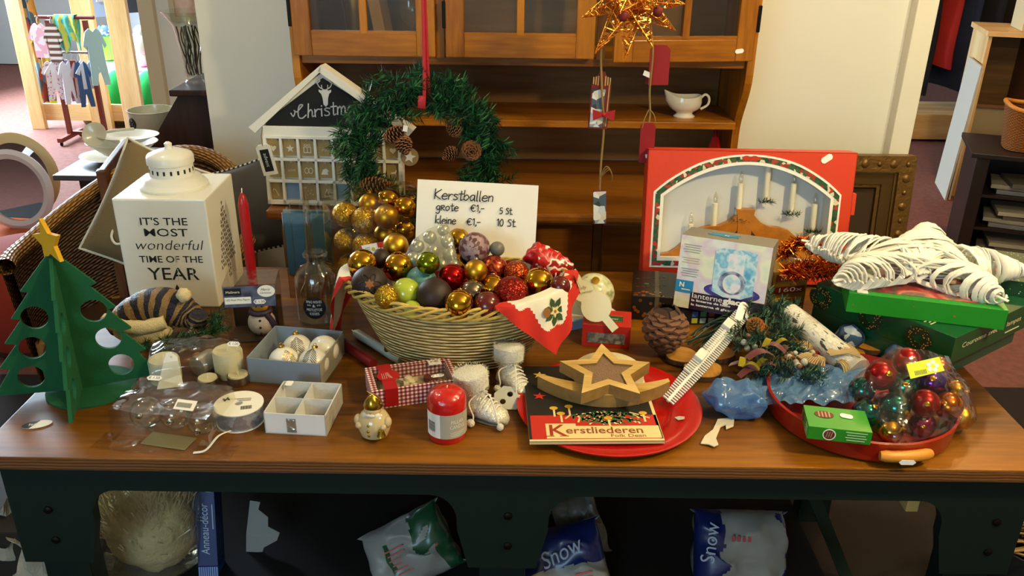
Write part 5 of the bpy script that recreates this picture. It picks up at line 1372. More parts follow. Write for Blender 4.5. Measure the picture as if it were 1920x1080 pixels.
# single-line pen letters used for handwriting (x 0..~0.6, y 0..1 with x-height 0.55)
PEN={
 'K':([[(0,1),(0.02,0)],[(0.5,0.95),(0.03,0.45),(0.5,0)]],0.6),'k':([[(0,1.05),(0,0)],[(0.4,0.55),(0.02,0.3),(0.4,0)]],0.5),
 'e':([[(0.05,0.3),(0.42,0.34),(0.38,0.5),(0.2,0.56),(0.03,0.35),(0.06,0.08),(0.25,0),(0.45,0.1)]],0.52),
 'r':([[(0.03,0.55),(0.05,0)],[(0.05,0.3),(0.2,0.52),(0.38,0.5)]],0.42),'R':([[(0.03,0.6),(0.05,0)],[(0.0,0.55),(0.3,0.62),(0.36,0.45),(0.08,0.3)],[(0.08,0.3),(0.42,0)]],0.5),
 's':([[(0.38,0.5),(0.15,0.55),(0.05,0.42),(0.3,0.25),(0.33,0.06),(0.15,0),(0.02,0.06)]],0.44),'t':([[(0.18,0.9),(0.18,0.08),(0.25,0),(0.36,0.06)],[(0,0.6),(0.38,0.62)]],0.42),
 'b':([[(0.03,1),(0.04,0.02)],[(0.04,0.35),(0.25,0.55),(0.42,0.3),(0.25,0),(0.04,0.1)]],0.5),
 'a':([[(0.4,0.5),(0.2,0.55),(0.03,0.28),(0.15,0),(0.35,0.15),(0.4,0.52),(0.42,0.05),(0.5,0)]],0.55),'l':([[(0.05,1),(0.05,0.08),(0.14,0)]],0.24),
 'n':([[(0.03,0.55),(0.04,0)],[(0.04,0.38),(0.22,0.56),(0.36,0.45),(0.37,0)]],0.5),
 'g':([[(0.4,0.5),(0.2,0.56),(0.04,0.32),(0.18,0.05),(0.36,0.2),(0.4,0.52),(0.38,-0.25),(0.2,-0.42),(0.02,-0.3)]],0.52),
 'o':([[(0.22,0.55),(0.04,0.38),(0.08,0.08),(0.28,0.0),(0.42,0.25),(0.36,0.5),(0.22,0.55)]],0.54),'i':([[(0.05,0.55),(0.06,0)],[(0.05,0.72),(0.07,0.76)]],0.22),
 'E':([[(0.5,0.75),(0.3,0.88),(0.1,0.7),(0.06,0.4),(0.12,0.1),(0.3,0),(0.5,0.1)],[(-0.05,0.5),(0.35,0.52)],[(-0.05,0.34),(0.33,0.36)]],0.65),
 '1':([[(0.02,0.7),(0.15,0.85),(0.15,0)]],0.3),',':([[(0.06,0.08),(0.08,-0.02),(0,-0.16)]],0.2),'-':([[(0,0.4),(0.35,0.43)]],0.5),
 '5':([[(0.4,0.85),(0.1,0.85),(0.07,0.5),(0.3,0.52),(0.38,0.25),(0.22,0),(0,0.08)]],0.5),'0':([[(0.2,0.85),(0.03,0.5),(0.1,0.05),(0.3,0.03),(0.4,0.4),(0.33,0.8),(0.2,0.85)]],0.52),
 'S':([[(0.42,0.8),(0.2,0.86),(0.05,0.68),(0.35,0.35),(0.3,0.05),(0,0.05)]],0.5),'.':([[(0.02,0),(0.05,0.03)]],0.2),' ':([],0.4),
 'C':([[(-0.5,0.45),(-0.35,0.2),(-0.22,0.5),(-0.28,0.62),(-0.1,0.5),(0.15,0.75),(0.3,0.95),(0.1,0.95),(-0.02,0.55),(0.02,0.1),(0.25,0),(0.5,0.2)]],0.58),
 'h':([[(0.1,1),(0.05,0)],[(0.05,0.3),(0.22,0.55),(0.33,0.4),(0.34,0.05),(0.45,0.08)]],0.48),'m':([[(0.03,0.55),(0.03,0)],[(0.03,0.35),(0.18,0.56),(0.27,0.4),(0.27,0)],[(0.27,0.35),(0.42,0.56),(0.52,0.4),(0.53,0.05),(0.64,0.08)]],0.68),
}
def pen(b,s,x,y,size,wd,m,M,z,slope=0.0,wide=1.0,jit=0.0):
    for c in s:
        st,adv=PEN[c]
        for l in st:
            q=[tuple(v)[:2]for v in smoothpts([(p[0],p[1],0)for p in l],4)]if len(l)>2 else l
            b.ribbon([(x+p[0]*size*wide+slope*p[1]*size,y+p[1]*size)for p in q],wd,m,M,z)
        x+=adv*size*wide
    return x
b=MB(); pen(b,'Christmas',0.105,0,0.038,0.0034,0,T(0.0,0.0052,zb+0.036)@SC(1,1,1)@RY(rad(-7))@XZ,0.0003,0.15,1.15)
b.build('script_lettering',CHALKINK,cb)
tgp=PY(500,300,hy-0.03)
tgM=ah.matrix_basis.inverted()@frame(tgp,(0.97,0,0.16),(-0.15,-0.05,0.97))
b=MB(); b.plate([[(-0.021,-0.045),(0.021,-0.045),(0.021,0.038),(0.013,0.045),(-0.013,0.045),(-0.021,0.038)]],-0.004,0); b.plate([[(-0.0125,-0.034),(0.0125,-0.034),(0.0125,0.031),(-0.0125,0.031)]],0,0.0008,1)
b.text('advent',0.015,2,T(0,0,0.0012)@RZ(rad(-90)))
tg=b.build('hanging_tag',[HOUSEW,CHALK,CHALKINK],ah,'small white tag with chalkboard face',M=tgM)
b=MB(); b.tube([(0,0.042,0.0),(0.004,0.07,-0.002),(0.012,0.092,-0.01)],0.0013,5); b.build('twine',mat('jute','#8d7140',0.9),tg)

# ================================================================ wreath on its red ribbon
wy=2.22; wcn=PY(795,292,wy); WR=118*unit(wcn)
wr=thing('fir_wreath','green fir wreath with pine cones hanging on a red ribbon','wreath',wcn)
CONE0=mat('cone_core','#1c0f08',0.9)
CONE=mat('cone_brown','#4a2a18',0.7,bump=0.4); CONE2=mat('cone_scale_edge','#8a5a34',0.7)
random.seed(11)
b=MB()
for i in range(430):
    a=2*PI*i/430+random.uniform(-.02,.02)
    rr_=WR+random.gauss(0,0.023); c=Vector((rr_*math.cos(a),random.gauss(0,0.016),rr_*math.sin(a)))
    tg_=Vector((-math.sin(a),0,math.cos(a)))*random.choice((-1,1)); out=Vector((math.cos(a),0,math.sin(a)))
    d=tg_*0.8+out*random.uniform(-0.7,0.8)+Vector((0,random.uniform(-0.8,0.5),0)); d.normalize()
    if abs(math.degrees(a)%360-90)<7 and abs(out.z)>.9:continue
    needles(b,c,d,0.055,44,0.03,2,0.9,0.0015)
b.tube([(WR*math.cos(2*PI*i/48),0,WR*math.sin(2*PI*i/48))for i in range(48)],0.008,8,0,closed=True)
b.build('needles',[NEEDLE,mat('fir_needle_bright','#2f7040',0.4)],wr)
def cone_mesh(L_,R_,n=8,rows=8):
    """pine cone along +Z: overlapping scales in a spiral"""
    b=MB(); b.lathe([(0.0,0),(R_*0.5,L_*0.12),(R_*0.5,L_*0.45),(R_*0.25,L_*0.85),(0,L_)],14,2)
    tot=n*rows
    for i in range(tot):
        t=i/tot; z=L_*(0.04+0.93*t); a=i*2.39996
        r=R_*(math.sin(PI*(0.12+0.86*t))**0.75)*(0.62+0.38*(1-t))
        s=R_*0.44*(1-0.5*t)
        o=Vector((math.cos(a),math.sin(a),0)); tn=Vector((-math.sin(a),math.cos(a),0)); up=Vector((0,0,1))
        base=o*r*0.5+up*z; tip=o*r*1.05+up*(z+s*0.55)
        v=[base-tn*s*0.45,base+tn*s*0.45,base*0.35+tip*0.65+tn*s*0.75,tip+tn*s*0.35,tip-tn*s*0.35,base*0.35+tip*0.65-tn*s*0.75]
        th=(o*0.3-up)*s*0.28
        k=[q+th for q in v]
        b.add(v+k,[(0,1,2,5),(7,6,11,8),(1,7,8,2),(0,5,11,6)],0)
        b.add([v[2],v[3],v[4],v[5],k[2],k[3],k[4],k[5]],[(0,1,2,3),(7,6,5,4),(0,4,5,1),(1,5,6,2),(2,6,7,3)],1)
    return b
def cone_at(parent,name,p,d,L_,R_,label=None,mats=None):
    d=Vector(d).normalized(); q=d.to_track_quat('Z','Y').to_matrix().to_4x4()
    return cone_mesh(L_,R_).build(name,mats or[CONE,CONE2,CONE0],parent,label,M=Matrix.Translation(p)@q)
def wp_(px,py,dy):return PY(px,py,wy+dy)-wcn
cone_at(wr,'pine_cone',wp_(722,262,-.035),(0.75,-0.2,0.45),0.075,0.024)
cone_at(wr,'pine_cone',wp_(752,255,-.03),(0.25,-0.5,-0.6),0.055,0.026)
cone_at(wr,'pine_cone',wp_(884,280,-.02),(0.05,-1,0.1),0.05,0.03)
cone_at(wr,'pine_cone',wp_(865,250,0.0),(-0.6,-0.3,0.4),0.05,0.022)
cone_at(wr,'pine_cone',wp_(858,280,0.0),(-0.6,-0.4,-0.3),0.05,0.022)
cone_at(wr,'pine_cone',wp_(674,350,-.04),(0.95,-0.2,0.15),0.095,0.027)
b=MB(); mM=frame(wp_(768,294,-.045),(1,0.05,0.0),(0,0.05,1))
b.plate([circ(0,0,0.0235,32)],-0.003,0.003,0); b.plate([starpts(0.017,0.0075,5,rad(80))],0.003,0.0042,1); b.tube([(0,0.022,0),(0.003,0.05,0)],0.0008,5,2)
b.build('star_medallion',[mat('kraft_disc','#7d6238',0.7),mat('silver_star','#bdb5a4',0.5),mat('jute','',0)],wr,'round wooden disc with a pale star',M=mM)
b=MB(); b.box((0,0,0),(0.012,0.001,0.016)); b.build('price_tag',STICKER,wr,'small white price tag',M=Matrix.Translation(wp_(760,241,-.06))@RY(0.2))
b=MB()
rb0,rb1=wp_(800,178,-0.02),wp_(797,5,0.0); rbt=rb1+(rb1-rb0)*5
zt_=2.725-wcn.z
for s in(-1,1):
    pts=[Vector((rb0.x+s*0.012,rb0.y+s*0.02,rb0.z-0.03)),Vector((rb0.x+s*0.010,rb0.y+s*0.02,rb0.z)),Vector((rb0.x+s*0.003,rb0.y+s*.004,rb0.z+0.14)),Vector((rb0.x,rb0.y+s*.002,zt_))]
    b.tube(smoothpts(pts,5),[0.010]*6+[0.0045]*5+[0.003]*5,8,flat=0.12,up=(0,1,0))
b.build('ribbon',mat('red_ribbon','#b3101c',0.45,sheen=0.3),wr,'long red ribbon')

# ================================================================ golden baubles in a clear box at the back
GSHINY=mat('gold_mirror','#c8952a',0.06,1.0); GMATT=mat('gold_satin','#c1922b',0.35,1.0); GGLIT=glitter('gold_glitter','#b08a22',650,0.3,0.95,0.85)
gy=1.98; gU=unit(PY(690,420,gy))
gset=[]
for i,(px,py,rp,m,lb,dy)in enumerate((
    (650,403,24,GGLIT,'gold glitter bauble, top outer corner of the clear box',0),(686,412,25,GGLIT,'gold glitter bauble beside the top outer one in the clear box',-.02),(650,452,24,GGLIT,'gold glitter bauble low in the outer corner of the clear box',0),
    (690,458,25,GGLIT,'gold glitter bauble just above the red and white price card',-.02),(722,406,23,GMATT,'satin gold bauble in the middle of the clear box',-.02),(697,382,21,GMATT,'satin gold bauble at the top of the clear box',0.03),
    (728,376,21,GSHINY,'shiny gold bauble at the top of the clear box',0.03),(755,388,22,GSHINY,'shiny gold bauble at the top corner nearest the paper sign',0.0),(724,445,22,GMATT,'satin gold bauble low in the middle of the clear box',0),
    (758,430,20,GSHINY,'shiny gold bauble beside the paper sign',0),(741,462,21,GSHINY,'shiny gold bauble low beside the paper sign',0.01),(700,495,23,GMATT,'satin gold bauble at the bottom of the clear box',0),(655,498,23,GGLIT,'gold glitter bauble at the bottom of the clear box',0),(745,500,22,GSHINY,'shiny gold bauble at the bottom of the clear box',0))):
    gset.append([PY(px,py,gy+dy),rp*gU,m,lb])
def relax(S,it=40,keep=0.985):
    for _ in range(it):
        for i in range(len(S)):
            for j in range(i):
                d=S[i][0]-S[j][0]; need=(S[i][1]+S[j][1])*keep-d.length
                if need>0:
                    if d.length<1e-5:d=Vector((0,1,0))
                    d.normalize()
                    # move mostly away from / towards the viewer so the picture layout is kept
                    vi=(S[i][0]-CAM).normalized(); sg=1 if d.dot(vi)>0 else-1
                    mv=(d*0.35+vi*sg*0.65).normalized()*need*0.5
                    S[i][0]=S[i][0]+mv; S[j][0]=S[j][0]-mv
relax(gset)
for p,r,m,lb in gset:
    capball('gold_bauble',lb,'bauble',p,r,m,GOLDMETAL,M=Matrix.Translation(p)@RX(random.uniform(-1,1))@RY(random.uniform(-1,1)),group='golden baubles in the clear box')
lo=[min(p[k]-r for p,r,*_ in gset)for k in range(3)]; hi=[max(p[k]+r for p,r,*_ in gset)for k in range(3)]
o=MB(); o.box(((lo[0]+hi[0])/2,(lo[1]+hi[1])/2,(TZ+hi[2]+0.006)/2),(hi[0]-lo[0]+0.006,hi[1]-lo[1]+0.008,hi[2]+0.006-TZ))
tag(o.build('bauble_pack',film('pack_acetate',(0.97,0.93,0.8),0.06,0.5,0.08,0.5,12)),'clear plastic box of golden baubles behind the basket','box')

# ================================================================ sign
sy=1.80
sTL,sTR,sBR=PY(783,336,sy+.05),PY(1010,348,sy+.05),PY(997,500,sy)
SM=frame(sTL,sTR-sTL,(sTL-(sTL+(sBR-sTR))))
Wd=(sTR-sTL).length; Ht=Wd*0.72
o=MB()
o.sheet(lambda u,v:(Wd*u,-Ht*(1-v),0.012*math.sin(PI*u)*(v**2)*-0.6),16,12)
o.sheet(lambda u,v:(Wd*(1-u),-Ht*(1-v),-0.0006+0.012*math.sin(PI*u)*(v**2)*-0.6),16,12)
sg=thing('paper_sign','white paper sign with handwritten prices behind the basket of baubles','sign',M=SM)
o.build('sheet',PAPER,sg)
PENINK=mat('pen_ink','#22222a',0.6)
px2=Wd/229.0
b=MB()
pen(b,'Kerstballen',33*px2,-35*px2,19*px2,1.9*px2,0,Matrix(),0.0013,0.1,1.2)
pen(b,'gRote',37*px2,-56*px2,15*px2,1.7*px2,0,Matrix(),0.0013,0.05,1.15); pen(b,'E1,-',103*px2,-55*px2,14*px2,1.7*px2,0,Matrix(),0.0013,0.0,1.2); pen(b,'5 St.',158*px2,-57*px2,13*px2,1.7*px2,0,Matrix(),0.0013,0.0,1.0)
pen(b,'kleine',37*px2,-81*px2,15*px2,1.7*px2,0,Matrix(),0.0013,0.05,1.05); pen(b,'E1,-',97*px2,-81*px2,14*px2,1.7*px2,0,Matrix(),0.0013,0.0,1.2); pen(b,'10 St.',154*px2,-80*px2,15*px2,1.7*px2,0,Matrix(),0.0013,0.0,1.1)
b.build('handwriting',PENINK,sg,'handwritten prices in black pen')

# ================================================================ basket
BC=Vector((P(857,575,0.875).x,1.665,TZ)); RA,RB=0.235,0.14
def rimh(a):return 0.165+0.02*math.cos(a)**2
def bwall(u,v,s=1.0):
    a=2*PI*u; k=0.62+0.38*v**0.8
    return Vector((RA*k*math.cos(a)*s,RB*k*math.sin(a)*s,rimh(a)*v+0.001))
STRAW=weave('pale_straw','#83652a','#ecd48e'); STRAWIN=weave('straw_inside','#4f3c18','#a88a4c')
bs=thing('wicker_bauble_basket','oval pale wicker basket full of baubles in the middle of the table','basket',BC)
b=MB(); b.sheet(lambda u,v:bwall(u,v),96,24); uvgrid(b.build('woven_side',STRAW,bs),96,24,34,20)
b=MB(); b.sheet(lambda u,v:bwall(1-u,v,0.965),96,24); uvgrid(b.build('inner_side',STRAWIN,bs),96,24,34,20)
b=MB(); b.lathe([(1,0.002),(1,0.006)],48,M=SC(RA*0.62,RB*0.62,1)); b.build('bottom',STRAWIN,bs)
STRAWROD=mat('straw_rod','#cfae58',0.5,var=0.2,vscale=60)
b=MB()
for k in range(5):
    ph=k*2*PI/5
    pts=[]
    for i in range(140):
        a=2*PI*i/140; q=bwall(a/(2*PI),1.0); t=a*9+ph
        n_=Vector((math.cos(a),math.sin(a),0.0))
        pts.append(q+n_*0.006*math.cos(t)+Vector((0,0,0.012*math.sin(t)-0.006)))
    b.tube(pts,0.0034,6,closed=True)
b.build('braided_rim',STRAWROD,bs)

# cloth: liner with two printed corners hanging over the rim
CRED=mat('cloth_red','#c3281a',0.85); CWHITE=mat('cloth_white','#e8e0cc',0.85)
def overhang(a):
    """how far the cloth hangs over the rim at angle a"""
    d=math.degrees(a)%360
    def tri(c,hw,L_):
        x=abs((d-c+180)%360-180)/hw
        return L_*max(0,1-x)if x<1 else 0
    return max(tri(322,37,0.155),tri(172,30,0.25),tri(352,20,0.06))
NU=300
def cloth(u,v):
    a=2*PI*u; L_=overhang(a)
    if v<0.45:
        t=v/0.45; p=bwall(u,0.45+0.55*t,0.95); p.z=max(p.z,0.06)+0.004*t; return p
    q=bwall(u,1.0,1.0); n_=Vector((math.cos(a)*RB,math.sin(a)*RA,0)).normalized()
    t=(v-0.45)/0.55
    if L_<0.02:return q*0.95+Vector((0,0,0.003+q.z*0.05-0.01*t))
    s=L_*t; up=0.011
    if s<0.02:return q+n_*(-0.008+s*1.0)+Vector((0,0,up))
    dn=s-0.02
    w_=0.006*math.sin(a*23)*t
    return q+n_*(0.014+0.03*(dn/0.15)**0.7+w_)+Vector((0,0,up-dn*0.95))
def cmat(u,v):
    a=2*PI*u; L_=overhang(a); t=(v-0.45)/0.55
    if t<0:return 0 if int(u*40)%5 else 1
    s=L_*t
    edge=min(L_-s,1)
    d=math.degrees(a)%360
    rim_=0.05+0.012*math.sin(a*26)
    return 0 if edge<rim_ else 1
b=MB(); b.sheet(cloth,NU,100,mf=cmat)
clo=tag(b.build('christmas_cloth',[CRED,CWHITE],M=Matrix.Translation(BC)),'red and white christmas cloth lining the basket, its corners hanging over','cloth')
HGREEN=mat('holly_green','#2f4a22',0.8); FLOWER=mat('print_cream_flower','#d9cc90',0.8); HOLLYB=mat('print_brown','#8a5a2a',0.8)
def motif(aa,tt,s):
    u=(aa%360)/360; a0=cloth(u,tt); ax=(cloth(u+0.006,tt)-a0).normalized(); ay=(cloth(u,tt-0.04)-a0).normalized()
    m=frame(a0,ax,ay)
    if m.col[2].xyz.dot(Vector((a0.x,a0.y,0.0)))<0:m=frame(a0,-ax,ay)
    n_=m.col[2].xyz*0.0022
    b=MB()
    for i in range(7):
        an=i*2*PI/7+0.4; R=RZ(an)
        b.plate([[(0.006,0),(0.011,0.005),(0.018,0.006),(0.027,0.0),(0.018,-0.006),(0.011,-0.004)]],0,0.0003,0,M=SC(s,s,1)@R)
    b.plate([starpts(0.012,0.006,5,0.3)],0.0003,0.0007,1,M=SC(s,s,1)); b.plate([circ(-0.016,0.012,0.009,14)],0.0003,0.0007,2,M=SC(s,s,1)); b.plate([circ(0.0,0.0,0.003,10)],0.0007,0.001,2,M=SC(s,s,1))
    return b.build('holly_print',[HGREEN,FLOWER,HOLLYB],clo,'printed holly and flower',M=Matrix.Translation(n_)@m)
motif(323,0.66,1.15); motif(350,0.72,0.7); motif(172,0.66,0.9); motif(188,0.7,0.6)

# ---- baubles heaped in the basket
DKB=mat('dark_brown_matt','#2a1812',0.55); REDGL=glitter('red_glitter','#8c2013',600,0.3,0.9,0.85); COPGL=glitter('copper_glitter','#a5431a',600,0.3,0.95,0.85)
LIME=mat('lime_pearl','#a9b83a',0.15,coat=0.6); TEAL=mat('teal_crackle','#5f9a8f',0.35,bump=0.6,bscale=160,coat=0.3)
MAUVE=patches('mauve_beads',('#6a4248','#8f6f74','#5a3034','#a08a8a'),120,0.5,kind='v',bump=0.8); DKRED=mat('dark_red_glass','#5a1210',0.2,coat=0.4); REDSH=mat('red_mirror','#a81410',0.1,0.9)
SMOKE=mat('smoky_mirror','#8a7c68',0.1,1.0); PATR=patches('red_gold_swirl',('#8a2415','#b5562a','#7a1c12','#94341c'),60,0.25,metal=0.7)
heap=[]
for px,py,rp,m,lb,off in(
    (684,500,25,GSHINY,'shiny gold bauble at the far end of the basket by the holly cloth',0.0),(746,500,26,GSHINY,'shiny gold bauble behind the lime green one',0.0),(873,490,26,GSHINY,'shiny gold bauble in front of the mauve beaded one',0.0),
    (925,529,26,GSHINY,'shiny gold bauble just behind the red glitter one',0.0),(1007,528,28,GSHINY,'shiny gold bauble by the cloth at the snowman end',0.0),(861,566,26,GSHINY,'shiny gold bauble low at the front rim',0.0),
    (692,530,31,DKB,'dark brown bauble with an orange flower',0.0),(712,487,17,DKB,'small dark bauble between two gold ones',0.02),(762,550,26,LIME,'lime green pearl bauble at the front of the basket',0.0),
    (728,556,21,GGLIT,'olive gold glitter bauble below the dark flower one',0.035),(791,522,27,TEAL,'teal crackled bauble behind the lime green one',0.01),(818,553,31,DKB,'large plain dark brown matt bauble',0.0),
    (885,545,24,SMOKE,'smoky silver mirror bauble',0.01),(846,522,24,REDSH,'shiny red bauble behind the large dark one',0.03),(953,548,29,REDGL,'large red glitter bauble at the front',0.0),(966,514,22,COPGL,'copper glitter bauble behind the red glitter one',0.01),
    (927,496,24,PATR,'red bauble with gold swirls',0.02),(742,461,22,GMATT,'satin gold bauble beside the bag of silver ones',0.02),(893,478,27,MAUVE,'mauve beaded bauble at the back of the basket',0.03),(913,570,24,DKRED,'dark red glass bauble at the front rim',0.0),
    (860,450,20,GSHINY,'shiny gold bauble in front of the paper sign',0.04),(897,520,20,GMATT,'satin gold bauble half hidden behind the smoky one',0.03),(772,580,17,LIME,'small yellow-green bauble at the front rim',-0.035),(926,482,13,mat('grey_bauble','#6a655c',0.4),'small grey bauble in front of the sign',0.05),
    (664,512,16,DKRED,'dark red bauble tucked under the holly cloth',-0.03),(1038,535,18,DKRED,'dark red bauble tucked in the snowman end',0.02),(800,500,20,mat('green_mirror','#7d8a20',0.1,0.9),'olive green mirror bauble behind the teal one',0.05)):
    d=ray(px,py)
    # mound surface: z = z0 + slope * (y - y0)
    y0,z0,sl=BC.y-0.115,TZ+0.172+off*0.5,0.16
    t=(z0-sl*y0-CAM.z)/(d.z-sl*d.y)
    p=CAM+d*t
    p.x=max(BC.x-0.205,min(BC.x+0.205,p.x))
    heap.append([p,rp*1.1*unit(p),m,lb])
relax(heap,60,0.97)
for h_ in heap:
    for _ in range(14):
        q=h_[0]-BC
        if(q.x/(RA-0.012))**2+(min(0,q.y)/(RB-h_[1]*0.85))**2>1.0:h_[0]=h_[0]+(h_[0]-CAM).normalized()*0.004
relax(heap,6,0.93)
for i,(p,r,m,lb)in enumerate(heap):
    capm=GOLDMETAL if i%3 else SILVERCAP
    t=capball('bauble',lb,'bauble',p,r,m,capm,M=Matrix.Translation(p)@RX(rad(random.uniform(-150,-40)))@RZ(random.uniform(0,6)),group='baubles in the basket')
    if 'flower' in lb and 'orange' in lb:
        d=(CAM-p).normalized(); mm=d.to_track_quat('Z','Y').to_matrix().to_4x4()
        b=MB()
        fl=[(0.013+0.0045*math.cos(6*a))for a in[2*PI*k/72 for k in range(72)]]
        def sph(x,y,e):return(x,y,math.sqrt(max(0,(r+e)**2-x*x-y*y)))
        pts=[sph(fl[k]*1.3*math.cos(2*PI*k/72),fl[k]*1.3*math.sin(2*PI*k/72),0.0006)for k in range(72)]
        b.tube(pts,0.0012,5,1,closed=True)
        k0=len(b.v); st_=[sph(x,y,0.0006)for x,y in starpts(0.012,0.006,6)]
        b.add([sph(0,0,0.0008)]+st_,[(0,1+q,1+(q+1)%12)for q in range(12)],0)
        b.build('flower_print',[mat('ochre_print','#8a5426',0.6),BLACKINK],t,'ochre flower outlined in black',M=t.matrix_basis.inverted()@Matrix.Translation(p)@mm)
# bag of silver baubles on top
sv=PY(808,470,1.70); sU=unit(sv)
SILV=mat('pearl_silver','#b9b59c',0.28,0.75)
sb=[]
for px,py,rp in((832,433,12),(806,445,13),(838,452,13),(783,462,13),(812,470,13),(842,476,13),(775,484,13),(800,492,13),(828,496,13),(850,496,11)):
    sb.append([PY(px,py,1.70+(480-py)*0.0007),rp*sU,SILV,''])
relax(sb,30)
for i,(p,r,m,lb)in enumerate(sb):
    capball('silver_bauble','small silver bauble in the clear bag on top of the basket','bauble',p,r,m,SILVERCAP,M=Matrix.Translation(p)@RX(rad(random.uniform(-120,0))),group='silver baubles in the clear bag',n=20)
o=MB(); hp=[]
for p,r,*_ in sb:
    for k in range(10):
        a=k*2.4; z=1-2*(k+0.5)/10; q=math.sqrt(1-z*z); hp.append(p+Vector((q*math.cos(a),q*math.sin(a),z))*(r+0.003))
hp.append(PY(838,420,1.73)); hp.append(PY(752,492,1.69)); hp.append(PY(858,500,1.68))
v_,f_=hull_shell(hp); o.add(v_,f_)
tag(o.build('bauble_bag',film('bag_film',(0.9,0.9,0.8),0.12,0.5,0.1,0.7,40,haze=0.14)),'clear bag of small silver baubles lying on top of the basket','bag')
# price card of the golden box
o=MB(); cm=frame(PY(700,466,1.86),(0.96,-0.1,0.24),(-0.2,0.2,0.95))
o.plate([[(-0.03,-0.012),(0.03,-0.012),(0.03,0.012),(-0.03,0.012)]],0,0.001,0,M=cm); o.plate([[(-0.03,-0.012),(-0.024,-0.012),(-0.027,0.012),(-0.03,0.012)]],0.001,0.0014,1,M=cm); o.plate([[(0.012,0.0),(0.03,-0.002),(0.03,0.012),(0.012,0.012)]],0.001,0.0014,1,M=cm)
o.plate([circ(0.0,-0.001,0.0045,14)],0.001,0.0014,2,M=cm); o.plate([starpts(0.009,0.004,5,0.2,0.018,-0.008)],0.001,0.0016,3,M=cm)
for i in range(3):o.box((-0.013,-0.004+i*0.004,0.0012),(0.012,0.001,0.0004),3,M=cm)
tag(o.build('price_card',[PAPER,mat('card_red','#c02418',0.6),mat('card_yellow','#c8b428',0.6),HGREEN]),'red and white printed card standing before the golden baubles','card')
# red foil bag with white ribbons at the snowman end
rbp=PY(1025,492,1.72)
o=MB()
o.ball((0,0,0),0.047,sc=(1.05,0.5,0.7),n=40,k=26); o.jitter(0.016,28); o.jitter(0.006,80)
rb_=tag(o.build('red_foil_bag',[patches('red_white_foil',('#a81418','#b5171a','#c0201c','#e0d8cc','#8e1012'),26,0.3)],M=Matrix.Translation(rbp)@RY(rad(20))),'crumpled red and white bag at the snowman end of the basket','bag')
b=MB()
for k in range(3):b.tube(smoothpts([(-0.01+k*0.01,-0.02,0.015),(-0.002+k*0.013,-0.03,-0.01),(-0.014+k*0.017,-0.03,-0.038)],5),0.003,6,flat=0.3)
b.build('white_ribbon',PAPER,rb_,'white ribbon ends')
# ================================================================ copper wire star and tag garlands hanging before the dresser
hy_=2.12
hc=PY(1186,-6,hy_)
hs=thing('wire_star','many-pointed copper wire star hanging in front of the dresser doors','star',hc)
random.seed(101)
U_=unit(hc)
COPPER=mat('copper_gold_wire','#f0a848',0.28,1.0); SEQUIN=glitter('gold_sequin','#f0b050',300,0.15,0.8,1.0)
b=MB(); sq=MB()
for k,(dx,dy,yy)in enumerate(((-66,102,-.02),(-12,108,-.05),(38,84,-.06),(86,60,0.0),(-92,40,.02),(96,10,-.02),(-95,-20,-.03),(70,-70,0),(10,-100,-.02),(-50,-85,.02),(15,60,.06),(-30,20,-.09),(40,10,-.09))):
    tip=Vector((dx*U_,yy,-dy*U_)); d=tip.normalized(); e=d.orthogonal().normalized(); f=d.cross(e); L_=tip.length
    R_=0.036
    base=[d*0.02+(e*math.cos(a)+f*math.sin(a))*R_ for a in[2*PI*i/5 for i in range(5)]]
    for q in base:b.tube([q,tip],0.0011,4)
    b.tube(base,0.0011,4,closed=True)
    for i in range(70):
        t0,t1=random.uniform(0,.95),random.uniform(0,.95); a0,a1=random.randrange(5),random.randrange(5)
        t1=min(.97,max(0,t0+random.uniform(-.2,.2)))
        b.tube([base[a0].lerp(tip,t0),base[a1].lerp(tip,t1)],0.0011,3)
    for i in range(60):
        t=random.uniform(0,.97); a,c=random.randrange(5),random.random(); q=base[a].lerp(base[(a+1)%5],c).lerp(tip,t)
        n_=Vector((random.gauss(0,1),random.gauss(0,1),random.gauss(0,1))).normalized(); s1=n_.orthogonal().normalized()*0.0028; s2=n_.cross(s1)
        sq.add([q-s1-s2,q+s1-s2,q+s1+s2,q-s1+s2],[(0,1,2,3)])
b.build('wire_points',COPPER,hs); sq.build('sequins',SEQUIN,hs)
b=MB(); b.tube([(0,0,0.1),(0,0,2.724-hc.z)],0.0015,5); b.build('hanging_thread',COPPER,hs)
for x,z in((-0.028,-0.036),(0.05,-0.025)):
    b=MB(); b.ball((x,-0.075,z),0.012,n=12,k=8); b.jitter(0.002,90); b.build('red_berry',mat('dark_red_velvet','#6a1012',0.7),hs)
JUTE=mat('jute','',0); TAGRED=mat('tag_red','#8a0f1a',0.55); ty=2.14
def hq(px,py,dy=0.0):return PY(px,py,ty+dy)
WPIC=patches('winter_picture',('#c9d4da','#4a5a6a','#e4e6e2','#8aa0ac','#3a3a40','#d8cfc0'),55,0.5,kind='v')
o0=hq(1128,90)
lg=thing('tag_garland','jute garland with two picture tags and a red bow hanging from the wire star','garland',o0)
b=MB(); b.tube([p_-o0 for p_ in smoothpts([hq(1132,60),hq(1127,100),hq(1129,180,-.012),hq(1132,240),hq(1126,320),hq(1124,400)],6)],0.0028,7)
for k in range(3):b.tube([p_-o0 for p_ in smoothpts([hq(1124,335),hq(1136+3*k,312+3*k,-.01),hq(1146+k,322+4*k,-.01),hq(1147,340)],5)],0.0012,5)
b.build('jute_cord',JUTE,lg)
def tagm(tl,tr,bl,dy=0.0):
    a,c,e=hq(*tl,dy),hq(*tr,dy),hq(*bl,dy); m=frame(e-o0,c-a,a-e); return m,(c-a).length,(a-e).length
m,w_,h_=tagm((1105,135),(1142,137),(1102,240))
